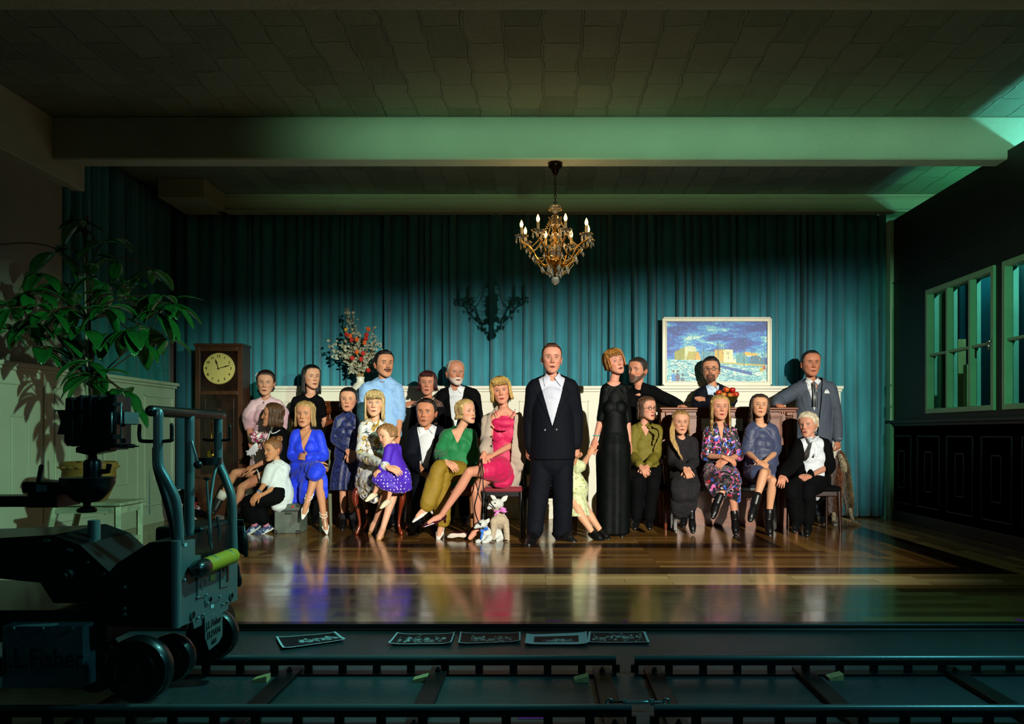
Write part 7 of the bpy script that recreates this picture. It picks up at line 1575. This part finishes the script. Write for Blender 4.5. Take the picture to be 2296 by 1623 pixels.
clus = [(190, 492, 0, 3), (160, 500, .1, 3), (232, 545, .05, 4), (125, 565, .1, 3), (90, 612, .1, 5), (60, 655, .0, 5), (25, 690, -.1, 5), (20, 740, .05, 5), (70, 720, .05, 6), (110, 700, -.1, 6), (150, 640, .1, 6), (160, 690, -.15, 6), (205, 620, .05, 5), (245, 635, .1, 6), (265, 585, .15, 5), (235, 690, -.1, 6), (185, 740, -.15, 6), (130, 760, 0, 6), (95, 780, .1, 5), (300, 640, .2, 4), (340, 605, .2, 4), (365, 665, .1, 7), (385, 680, .15, 6), (350, 700, 0, 6), (330, 735, .1, 5), (290, 740, -.05, 6), (315, 765, .0, 5), (375, 760, .1, 4), (225, 760, .1, 5), (200, 810, -.05, 5), (205, 842, -.1, 6), (190, 855, .1, 5), (275, 875, -.05, 6), (288, 905, -.1, 5), (255, 660, .1, 4)]
trunk = [np.array((px_, Ys, zt+.25)), np.array(P(205, 860, Ys)), np.array(P(200, 720, Ys)), np.array(P(195, 600, Ys)), np.array(P(190, 520, Ys))]
stm.tube(smoothpath(trunk, 5), .012, 8)
for (x, y, dy, n_) in clus:
    e = np.array(P(x, y, Ys+dy*1.4+rr.uniform(-.1, .1)-max(0, (150-x)/150)*.75)); j = min(range(len(trunk)), key=lambda i: abs(trunk[i][2]-(e[2]-.15))); b = trunk[j]; mid = (b+e)/2+np.array((rr.uniform(-.05, .05), rr.uniform(-.05, .05), .08))
    stm.tube(smoothpath([b, mid, e], 5), .0055, 6)
    for i in range(n_):
        a = rr.uniform(0, 2*PI); d = np.array((math.cos(a), math.sin(a)*.8, rr.uniform(-.9, .45))); L = rr.uniform(.17, .30); leaf(lf, e+d*.015, d, L, L*.27, rr.uniform(.5, 1.5))
leaf(lf, P(395, 668, 6.45), (1, -.1, .12), .23, .035, .5); leaf(lf, P(405, 690, 6.45), (.55, -.2, -.7), .22, .04, .2); leaf(lf, P(380, 712, 6.4), (.5, -.3, -.8), .24, .04, .2)
stm.tube(smoothpath([tuple(P(180, 600, Ys)), tuple(P(130, 560, Ys)), tuple(P(70, 545, Ys-.4)), tuple(P(0, 548, Ys-.8))], 5), .006, 6)
lm = mat('rubber_leaf', '1c7030', .28, coat=.5, var=.35, scale=4); lo = lf.build('leaves', lm, R, True); sd = lo.modifiers.new('s', 'SOLIDIFY'); sd.thickness = .002
stm.build('branches', mat('plant_bark', '4a3020', .8, bump=(60, .4)), R, True)
# ---------------------------------------------------------------- camera dolly, support arm, track, prints
blk = mat('dolly_black', '0b0e10', .42, coat=.15, bump=(80, .08)); stl = mat('brushed_steel', '66706e', .42, .2, bump=(140, .12), var=.12); tub = mat('steel_tube', '8a9694', .3, .45); rub = mat('black_rubber', '0c0e10', .35, coat=.25)
XE = -1.28
def E_(px, py, X=XE):      # point on the dolly's end plane seen at pixel (px, py)
    Y = -X*F/(CX-px); return np.array((X, Y, 1-(py-CY)*Y/F))
R = empty('camera_dolly', (-1.9, 3.0, .06), 'black and steel film camera dolly with push handles standing on the track', 'dolly')
YN = 2.765
Pn = lambda x, y, Y=YN: np.array(P(x, y, Y))
m = MB(); m.prism([Pn(-260, 1368), Pn(178, 1368), Pn(178, 1351), Pn(255, 1351), Pn(387, 1351), Pn(387, 1405), Pn(-260, 1405)], (0, .56, 0)); m.build('chassis', blk, R)
m = MB(); m.prism([Pn(238, 1352), Pn(238, 1290), Pn(262, 1263), Pn(335, 1216), Pn(387, 1213), Pn(387, 1352)], (0, .55, 0)); m.build('rear_body', blk, R)
m = MB(); m.prism([Pn(-260, 1215, 2.82), Pn(0, 1206, 2.82), Pn(118, 1199, 2.82), Pn(180, 1222, 2.82), Pn(245, 1282, 2.82), Pn(245, 1352, 2.82), Pn(120, 1352, 2.82), Pn(90, 1306, 2.82), Pn(45, 1302, 2.82), Pn(-260, 1268, 2.82)], (0, .34, 0)); m.build('lift_arm', blk, R)
for x, y, Yq in ((101, 1212, 2.82), (109, 1212, 2.82), (153, 1232, 2.82), (160, 1234, 2.82), (197, 1261, 2.82), (234, 1287, 2.82), (280, 1316, 2.765), (280, 1364, 2.765), (280, 1377, 2.765), (31, 1409, 2.70), (97, 1409, 2.70), (163, 1409, 2.70)):
    m = MB(); m.lathe(tuple(P(x, y, Yq)), [(.006, 0), (.005, .005)], 12, (0, -1, 0)); m.build('bolt', stl, R, 'auto')
m = MB(); q = P(157, 1288, 2.81); m.lathe(tuple(q), [(.022, 0), (.022, .03), (.012, .03), (.012, .045)], 20, (0, -1, 0)); m.build('pivot', blk, R, 'auto')
m = MB(); q = P(211, 0, 2.95); m.tube([(q.x, 2.95, P(0, 1260, 2.95).z), (q.x, 2.95, P(0, 1166, 2.95).z)], .021, 24); m.build('column', tub, R, 'auto')
# end plate
poly = [(388, 1216), (430, 1208), (430, 1244), (443, 1244), (443, 1262), (470, 1257), (526, 1240), (526, 1345), (505, 1354), (505, 1366), (488, 1376), (462, 1390), (446, 1401), (428, 1410), (425, 1394), (396, 1405), (388, 1405)]
m = MB(); m.prism([E_(x, y) for x, y in poly], (.012, 0, 0)); ep = m.build('end_plate', stl, R)
def on_plate(pts, d, name, m_, dx=.013, parent=None): 
    mm = MB(); mm.prism([E_(x, y)+np.array((dx, 0, 0)) for x, y in pts], (d, 0, 0)); return mm.build(name, m_, parent or R)
m = MB(); a, b = E_(392, 1212), E_(392, 1406); m.tube([a+np.array((.006, -.004, 0)), (a[0]+.006, a[1]-.004, b[2])], .016, 16); m.build('rolled_edge', tub, R, 'auto')
on_plate([(433, 1286), (452, 1282), (452, 1336), (433, 1342)], .004, 'port_plate', stl)
def hole(px, py, r, name='hole', m_=None): q = E_(px, py); mm = MB(); mm.lathe(q+np.array((.013, 0, 0)), [(r, 0), (r, .006), (r*.86, .006), (r*.86, .001)], 24, (1, 0, 0)); mm.build(name+'_rim', stl, R, 'auto'); mm = MB(); mm.lathe(q+np.array((.013, 0, 0)), [(r*.85, 0), (r*.85, .003)], 24, (1, 0, 0)); mm.build(name, m_ or blk, R)
hole(445, 1309, .021, 'socket'); hole(422, 1380, .017); hole(510, 1337, .017); hole(462, 1344, .013, 'gauge', mat('pale_gauge', '9ab8a8', .3))
on_plate([(451, 1346), (485, 1328), (485, 1343), (452, 1360)], .003, 'gauge_plate', stl)
on_plate([(485, 1268), (504, 1262), (504, 1313), (485, 1318)], .004, 'cover_plate', stl)
for pts in ([(490, 1265), (493, 1264), (493, 1281), (490, 1282)], [(498, 1262), (502, 1261), (502, 1303), (498, 1304)]): on_plate(pts, .002, 'slot', blk, .018)
yl = mat('yellow_label', 'a8a050', .5); o = on_plate([(463, 1290), (475, 1287), (475, 1299), (463, 1303)], .002, 'yellow_label', yl)
q = E_(426, 1288); m = MB(); m.lathe(q+np.array((.013, 0, 0)), [(.013, 0), (.013, .002)], 24, (1, 0, 0)); m.build('blue_sticker', mat('blue_sticker', '5aa8f0', .4), R)
ws = mat('white_sticker', 'c8d8d4', .5); on_plate([(464, 1357), (471, 1354), (471, 1362), (464, 1365)], .002, 'white_sticker', ws); on_plate([(404, 1219), (410, 1217), (410, 1224), (404, 1226)], .002, 'white_sticker', ws)
pl = on_plate([(446, 1382), (487, 1364), (486, 1425), (478, 1440), (456, 1458), (447, 1430)], .004, 'name_plate', stl, .018)
inkp = mat('engraved_black', '101416', .5)
for s, px, py, sz in (('J.L.Fisher', 466, 1395, .038), ('ELEVEN', 466, 1418, .036), ('664', 466, 1437, .030)): text('lettering', s, sz, E_(px, py)+np.array((.0235, 0, 0)), SIDE, inkp, pl, .0008)
for px, py in ((449, 1386), (467, 1378), (484, 1370), (431, 1284), (432, 1339), (451, 1333), (402, 1300), (433, 1385), (445, 1378), (490, 1355), (500, 1350), (455, 1352), (482, 1337)): rv = MB(); rv.lathe(E_(px, py)+np.array((.015, 0, 0)), [(.005, 0), (.005, .006), (.003, .008)], 10, (1, 0, 0)); rv.build('rivet', tub, R, 'auto')
# yellow foam roll
Xf = XE+.045; a = E_(447, 1268, Xf); b = E_(521, 1252, Xf); b[2] = a[2] = (a[2]+b[2])/2
m = MB(); m.tube([a+np.array((0, .035, 0)), b], .030, 24, round_=True); m.build('yellow_roll', mat('yellow_foam', 'e0a81c', .6), R, True)
m = MB(); m.tube([a-np.array((0, .012, 0)), a+np.array((0, .045, 0))], .0305, 24, round_=True); m.build('roll_cap', rub, R, True)
for t in (.36, .84): m = MB(); c_ = a*(1-t)+b*t; m.tube([c_+np.array((-.01, 0, .0295)), c_+np.array((.012, 0, .0275)), c_+np.array((.026, 0, .014))], [.007, .007, .006], 8, .3, ref=(0, 0, 1)); m.build('strap_clip', tub, R, 'auto')
# handle frame
def tubep(pts, r, name, m_=None, parent=None, n=14): mm = MB(); mm.tube(smoothpath([tuple(p) for p in pts], 5), r, n, round_=True); return mm.build(name, m_ or tub, parent or R, True)
XH = -1.35; H_ = lambda px, py, Y: np.array(P(px, py, Y))
tubep([H_(338, 921, 2.76), H_(425, 927, 3.02), H_(497, 931, 3.32)], .0195, 'grip_bar', rub)
ps = [(355, 925, 2.78), (355, 1000, 2.78), (357, 1045, 2.78), (378, 1085, 2.79), (396, 1130, 2.80), (402, 1215, 2.80)]; tubep([H_(*p) for p in ps], .0165, 'handle_post')
tubep([H_(350, 1005, 2.86), (H_(352, 1050, 2.86)), H_(370, 1110, 2.86), H_(386, 1170, 2.86), H_(394, 1215, 2.86)], .013, 'handle_brace', blk)
tubep([H_(425, 930, 3.02), H_(425, 1070, 3.02), H_(425, 1210, 3.02)], .0175, 'handle_post')
ps = [(489, 935, 3.30), (489, 1010, 3.30), (491, 1040, 3.30), (508, 1080, 3.30), (520, 1120, 3.30), (522, 1190, 3.30), (524, 1245, 3.30)]; tubep([H_(*p) for p in ps], .0175, 'handle_post')
tubep([H_(313, 954, 2.78), H_(313, 981, 2.78), H_(322, 989, 2.78), H_(380, 988, 2.78), H_(385, 980, 2.78), H_(385, 952, 2.78)], .0065, 'cable_hook', blk); tubep([H_(457, 985, 3.30), H_(470, 987, 3.30), H_(512, 986, 3.30), H_(515, 978, 3.30), H_(515, 955, 3.30)], .006, 'cable_hook', blk)
o = tubep([H_(430, 990, 3.0), H_(443, 1035, 3.0)], .0045, 'knob_lever'); m = MB(); m.ell(H_(444, 1042, 3.0), .016); m.build('ball_knob', rub, o, True)
tubep([H_(463, 1072, 3.05), H_(468, 1150, 3.05), H_(474, 1228, 3.05)], .0045, 'control_rod'); tubep([H_(489, 1035, 3.2), H_(478, 1075, 3.15), H_(470, 1150, 3.1), H_(472, 1200, 3.1)], .006, 'control_rod')
m = MB(); m.ell(H_(464, 1073, 3.04), (.016, .012, .006)); m.build('rod_joint', rub, R, True)
def strip(a, b, w_, name): mm = MB(); a, b = np.array(a), np.array(b); mm.tube([a, (a+b)/2+np.array((.006, 0, 0)), b], w_, 4, .25); return mm.build(name, tub, R)
strip(H_(466, 1186, 3.02), H_(470, 1222, 3.02), .008, 'brake_lever'); strip(H_(487, 1158, 3.16), H_(491, 1212, 3.16), .006, 'brake_lever'); strip(H_(401, 1158, 2.84), H_(414, 1202, 2.84), .006, 'brake_lever')
m = MB(); m.box((XH-.12, 3.02, P(0, 1235, 3.05).z), (XH+.06, 3.30, P(0, 1180, 3.05).z), bev=.008); m.build('lever_housing', blk, R)
m = MB(); m.tube([H_(470, 1026, 3.18), H_(470, 1042, 3.18)], .045, 24); m.build('round_bracket', blk, R, 'auto')
strip(H_(522, 1185, 3.31), H_(520, 1228, 3.31), .007, 'green_strap').data.materials[0] = mat('lime_strap', '6ac020', .5)
# hanging cable loops
m = MB(); rr = random.Random(8)
for k in range(7): x = 530+k*2.2; m.tube(smoothpath([tuple(P(x, 1165, 3.34)), tuple(P(x+5, 1185, 3.36)), tuple(P(x+8+k*.6, 1215+k*2, 3.36)), tuple(P(x+3, 1236+k, 3.35)), tuple(P(x-3+k, 1210, 3.34)), tuple(P(x-2, 1180, 3.33))], 6), .0048, 6)
m.tube([tuple(P(545, 1178, 3.33)), tuple(P(549, 1215, 3.33)), tuple(P(552, 1248, 3.33))], .009, 8); tag(m.build('cable_coil', rub, None, True), 'coil of black cable hanging from the right post of the dolly handle', 'cable')
tubep([H_(531, 1268, 3.33), H_(533, 1285, 3.33), H_(537, 1300, 3.33), H_(536, 1310, 3.33)], .010, 'pendant_switch', rub)
# wheels
def wheel(px, py, r, Y, w_, hub=False):
    q = P(px, py, Y); c_ = np.array((q.x, Y, q.z)); mm = MB(); mm.lathe(c_, [(r*.62, 0), (r*.92, 0), (r, w_*.22), (r, w_*.78), (r*.92, w_), (r*.62, w_)], 48, (0, 1, 0)); o = mm.build('wheel', rub, R, 'auto')
    mm = MB(); mm.lathe(c_, [(r*.64, .012), (r*.60, -.004), (r*.56, .008), (r*.16, .012), (r*.15, -.012), (r*.06, -.014)], 32, (0, 1, 0)); mm.build('wheel_hub', blk if not hub else stl, o, 'auto'); return o
wheel(302, 1505, .110, 2.66, .06); wheel(205, 1490, .10, 2.78, .05); wheel(375, 1480, .088, 2.92, .06); wheel(470, 1425, .105, 3.30, .06)
q = P(507, 1408, 3.42); mm = MB(); mm.lathe((q.x-.06, 3.42, q.z), [(.06, 0), (.105, .0), (.11, .012), (.11, .05), (.10, .062), (.05, .062)], 40, (1, 0, 0)); wo = mm.build('wheel', rub, R, 'auto'); mm = MB(); mm.lathe((q.x+.004, 3.38, q.z), [(.030, 0), (.030, .008), (.022, .010), (.018, .004), (.008, .004), (.008, .010)], 28, (1, 0, 0)); mm.build('wheel_hub', mat('bright_steel', 'a8c0bc', .25, .8), wo, 'auto')
m = MB(); m.prism([Pn(5, 1404, 2.70), Pn(185, 1404, 2.70), Pn(185, 1543, 2.70), Pn(5, 1543, 2.70)], (0, .10, 0)); bx_ = m.build('battery_box', mat('slate_panel', '46565a', .55, .1, var=.25, bump=(50, .15)), R)
text('lettering', 'J.L.Fisher', .092, P(96, 1478, 2.695), FRONT, inkp, bx_, .001, sx=.82)
for x0_, x1_ in ((266, 300), (306, 332), (336, 362)): m = MB(); m.prism([Pn(x0_, 1281, 2.76), Pn(x1_, 1281, 2.76), Pn(x1_, 1299, 2.76), Pn(x0_, 1299, 2.76)], (0, .006, 0)); m.build('data_plate', mat('plate_grey', '1c2426', .4, .6), R)
m = MB(); m.prism([Pn(-260, 1405, 2.74), Pn(240, 1405, 2.74), Pn(240, 1440, 2.74), Pn(-260, 1440, 2.74)], (0, .55, 0)); m.build('under_frame', blk, R)
# --- support arm and camera
R = empty('camera_support_arm', tuple(P(150, 1120, 2.9)), 'black offset arm with a ball head reaching in from the left edge under the camera', 'camera support'); Ya = 2.9
m = MB(); m.prism([P(-260, 1113, Ya-.03), P(130, 1112, Ya-.03), P(130, 1136, Ya-.03), P(-260, 1138, Ya-.03)], (0, .09, 0)); m.build('lower_arm', blk, R)
m = MB(); m.prism([P(62, 1106, Ya-.06), P(128, 1106, Ya-.06), P(128, 1138, Ya-.06), P(60, 1138, Ya-.06)], (0, .14, 0)); m.prism([P(48, 1084, Ya-.06), P(54, 1080, Ya-.06), P(180, 1082, Ya-.06), P(180, 1110, Ya-.06), P(50, 1105, Ya-.06)], (0, .13, 0)); m.build('upper_arm', blk, R)
q = P(197, 0, Ya); zf = lambda y: P(0, y, Ya).z
m = MB(); m.lathe((q.x, Ya, zf(1125)), [(.035, 0), (.05, .01), (.06, zf(1112)-zf(1125)), (.075, zf(1100)-zf(1125)), (.09, zf(1084)-zf(1125)), (.09, zf(1070)-zf(1125)), (.05, zf(1069)-zf(1125))], 32); m.build('head_plate', blk, R, 'auto')
m = MB(); m.lathe((q.x-.003, Ya, zf(1148)), [(.03, 0), (.034, .006), (.03, .014), (.012, .022), (.014, .04)], 24); m.build('tie_down_knob', blk, R, 'auto')
m = MB(); q2 = P(208, 0, Ya); m.lathe((q2.x, Ya, zf(1070)), [(.032, 0), (.03, .02), (.031, .05), (.026, .062), (.016, .066), (.014, .085), (.03, .09), (.03, .105)], 24); m.tube([(q2.x+.02, Ya, zf(1058)), (q2.x+.055, Ya, zf(1056)), (q2.x+.06, Ya, zf(1040))], .010, 10); m.build('ball_head', rub, R, 'auto')
m = MB(); m.tube([tuple(P(86, 1084, Ya)), tuple(P(93, 1046, Ya))], .0085, 10, round_=True); m.build('lock_lever', rub, R, True)
m = MB(); m.prism([P(81, 1087, Ya-.064), P(104, 1087, Ya-.064), P(104, 1102, Ya-.064), P(81, 1102, Ya-.064)], (0, .004, 0)); m.build('label_plate', mat('teal_label', '6a8a90', .5, var=.3, scale=40), R)
m = MB(); m.ell(tuple(P(223, 1011, Ya-.04)), .005); m.build('spirit_level', mat('lime_level', '7ad020', .3), R, True)
R = empty('film_camera', tuple(P(205, 1005, 2.9)), 'boxy black view camera with bellows on the support arm in front of the plant', 'camera'); Yk = 2.82
m = MB(); z0_, z1_ = zf(1003), zf(884); m.box((P(246, 0, Yk).x, Yk-.02, z0_), (P(266, 0, Yk).x, Yk+.05, z1_-.004), bev=.006); m.build('rear_standard', rub, R)
m = MB(); m.box((P(172, 0, Yk).x, Yk+.0, zf(1008)+.0), (P(246, 0, Yk).x, Yk+.13, zf(1000)), bev=.002)
for i in range(9): x = 160+i*10; s = 1-.015*abs(i-4); m.box((P(x, 0, Yk).x, Yk-.012+(i % 2)*.008, zf(1000-(i % 2)*2)), (P(x+9.4, 0, Yk).x, Yk+.14-(i % 2)*.008, zf(888+(i % 2)*3+(8 if i < 1 else 0))), bev=.005)
m.build('bellows', blk, R)
m = MB(); m.prism([P(147, 893, Yk), P(158, 890, Yk), P(158, 1000, Yk), P(150, 1000, Yk), P(144, 990, Yk), P(144, 975, Yk)], (0, .13, 0)); m.build('front_standard', blk, R)
m = MB(); m.prism([P(122, 919, Yk-.02), P(200, 919, Yk-.02), P(200, 922, Yk-.02), P(122, 922, Yk-.02)], (0, .17, 0)); m.build('top_flap', rub, R)
m = MB(); m.prism([P(128, 922, Yk-.015), P(158, 922, Yk-.015), P(158, 974, Yk-.015), P(128, 974, Yk-.015), P(136, 945, Yk-.015)], (0, .16, 0)); m.build('lens_hood', blk, R)
for x, a, b in ((250, 924, 972), (271, 905, 1000)): m = MB(); m.tube([tuple(P(x, a, Yk-.028)), tuple(P(x, b, Yk-.028))], .0035, 6); m.build('guide_rod', tub, R, True)
for ya, yb in ((902, 910), (974, 984)): m = MB(); m.prism([P(253, ya, Yk-.024), P(272, ya, Yk-.024), P(272, yb, Yk-.024), P(253, yb, Yk-.024)], (0, .008, 0)); m.build('steel_clip', tub, R)
m = MB(); m.prism([P(273, 923, Yk), P(279, 923, Yk), P(279, 950, Yk), P(273, 952, Yk)], (0, .10, 0)); m.build('film_back', stl, R)
for y in (951, 988): m = MB(); m.ell(tuple(P(277, y, Yk-.02)), .009); m.build('knob', rub, R, True)
m = MB(); m.tube([tuple(P(235, 998, Yk)), tuple(P(300, 1000, Yk)), tuple(P(303, 1000, Yk)), tuple(P(312, 1001, Yk))], [.009, .007, .004, .0015], 8); m.build('cable_release', rub, R, 'auto')
m = MB(); m.prism([P(170, 1003, Yk+.03), P(235, 1003, Yk+.03), P(235, 1012, Yk+.03), P(196, 1020, Yk+.03), P(170, 1014, Yk+.03)], (0, .08, 0)); m.build('mount_plate', blk, R)
# --- track
ZF = -.03; trk = mat('track_black', '080b0c', .45, .3); rail = mat('rail_steel', '6a7674', .3, .5)
def track(xa, xb, ties, label):
    R = empty('dolly_track', ((xa+xb)/2, 3.1, ZF), label, 'camera track')
    for Y in (3.42, 2.80):
        m = MB(); m.tube([(xa, Y, .040), (xb, Y, .040)], .013, 14); m.build('rail', rail, R, 'auto')
        m = MB(); m.box((xa, Y-.012, .012), (xb, Y+.012, .032)); m.box((xa, Y-.03, ZF), (xb, Y+.03, ZF+.010)); n_ = int((xb-xa)/.145)
        for i in range(n_+1): x = xa+(xb-xa)*i/n_; m.box((x-.016, Y-.008, ZF+.01), (x+.016, Y+.008, .014))
        m.build('web', trk, R)
    for x in ties: m = MB(); m.box((x-.036, 2.70, ZF), (x+.036, 3.47, ZF+.022), bev=.003); m.build('tie', trk, R)
    for x in ties:
        for Y in (3.42, 2.80): m = MB(); m.lathe((x, Y-.03, ZF+.02), [(.012, 0), (.012, .012), (.006, .012), (.006, .02)], 8); m.build('bolt', trk, R, 'auto')
    return R
track(-2.9, .30, (-2.34, -1.71, -1.08, -.454, .24), 'left length of black dolly track, under the dolly')
track(.38, 4.6, (.46, 1.10, 1.73, 2.36, 2.99), 'right length of black dolly track, running out of the picture')
R = empty('turnbuckle', (.335, 2.96, .0), 'bright steel turnbuckle joining the two lengths of track', 'turnbuckle'); ts = mat('bright_steel', 'a8c0bc')
m = MB(); m.tube([(.235, 2.96, .008), (.44, 2.96, .008)], .0045, 8); m.build('rod', ts, R, True)
m = MB(); [m.tube([(.29, 2.96+s*.011, .008), (.395, 2.96+s*.011, .008)], .004, 8) for s in (-1, 1)]; m.tube([(.284, 2.96, .008), (.30, 2.96, .008)], .012, 10); m.tube([(.385, 2.96, .008), (.40, 2.96, .008)], .012, 10); m.build('frame', ts, R, 'auto')
for x in (.235, .445): m = MB(); m.tube([(x+.011*math.cos(t), 2.96, .008+.011*math.sin(t)) for t in np.linspace(0, 2*PI, 13)], .0045, 6); m.build('eye_bolt', ts, R, True)
pn = mat('raw_pine', 'c9a56a'); ZG = ZF
for k, (x, y, lb) in enumerate(((585, 1516, 'small pale wooden wedge at the first cross tie from the dolly'), (943, 1516, 'small pale wooden wedge at the second cross tie from the dolly'), (1303, 1516, 'small pale wooden wedge left of the track joint'), (1872, 1512, 'small pale wooden wedge under the track at right'))):
    Y = (1-ZG-.02)*F/(y-CY); q = P(x, y, Y); m = MB(); m.prism([(q.x-.03, Y-.02, ZG), (q.x+.03, Y-.02, ZG), (q.x+.03, Y-.02, ZG+.026), (q.x-.03, Y-.02, ZG+.010)], (0, .05, 0)); tag(m.build('wooden_wedge', pn), lb, 'wedge', 'wedges under the track')
# --- photographic prints on the floor
pm = vmat('photo_print', .6, .3)
def print_(c4, seed, label, border=.04, sp=(.2, .8, .25, .6), inv=False):
    pts = []
    for (x, y) in c4: Y = (1-ZF-.004)*F/(y-CY); pts.append(np.array(P(x, y, Y)))
    h_, w_ = 40, 70; A, X, Y2 = raster(w_, h_, 0); A[:] = lin('e4ecea' if not inv else 'd0dcdc'); ins = (X > border) & (X < 1-border) & (Y2 > border*1.5) & (Y2 < 1-border*1.5)
    A[ins] = lin('101416'); rd = np.random.RandomState(seed)
    for i in range(60):
        x, y = rd.uniform(sp[0], sp[1]), rd.normal((sp[2]+sp[3])/2, (sp[3]-sp[2])/4); rx, ry = rd.uniform(.012, .035), rd.uniform(.03, .09); mk = ((X-x)/rx)**2+((Y2-y)/ry)**2 < 1; A[mk & ins] = np.array(lin('c8d4d0'))*rd.uniform(.05, 1)
    hg = .010*np.clip(np.abs(X*2-1)**6, 0, 1)*rd.uniform(.3, 1)+.006*np.clip((1-Y2*3), 0, 1)
    o = picture('photo_print', [pts[3], pts[2], pts[1], pts[0]], A, pm, None, (0, 0, 1), hgt=hg); o.location = pts[3]; sd = o.modifiers.new('s', 'SOLIDIFY'); sd.thickness = .0006; tag(o, label, 'photograph', 'prints laid out on the floor')
print_([(618, 1429), (752, 1418), (775, 1437), (633, 1457)], 1, 'curled dark print farthest left among the prints on the floor', .03, (.35, .95, .3, .6))
print_([(890, 1421), (1020, 1420), (1012, 1446), (870, 1447)], 2, 'print of a posed group, second from the left on the floor', .02, (.1, .85, .1, .8))
print_([(1032, 1419), (1167, 1419), (1167, 1441), (1027, 1446)], 3, 'middle print of the five on the floor', .02, (.2, .85, .2, .7))
print_([(1180, 1423), (1315, 1418), (1318, 1447), (1176, 1447)], 4, 'print with the widest white border on the floor', .14, (.3, .75, .3, .5), True)
print_([(1320, 1417), (1447, 1417), (1457, 1443), (1316, 1443)], 5, 'print with the brightest group picture, farthest right on the floor', .03, (.1, .9, .2, .8))
tp = mat('magenta_tape', 'b01a8a', .6)
for x, y, w_, h_, z_, lb in ((1243, 1392, 34, 3, 0, 'magenta tape mark on the boards in front of the central man'), (1401, 1393, 9, 4, 0, 'short magenta tape mark near the floor edge'), (2286, 1390, 16, 5, 0, 'magenta tape mark at the far right floor edge'), (1195, 1610, 66, 3, ZF, 'magenta tape on the lower floor near the bottom edge')):
    Y = (1-z_)*F/(y-CY); q = P(x, y, Y); k = Y/F; m = MB(); m.box((q.x-w_*k/2, Y-h_*k*2, z_), (q.x+w_*k/2, Y+h_*k*2, z_+.0015)); tag(m.build('tape_mark', tp), lb, 'tape')
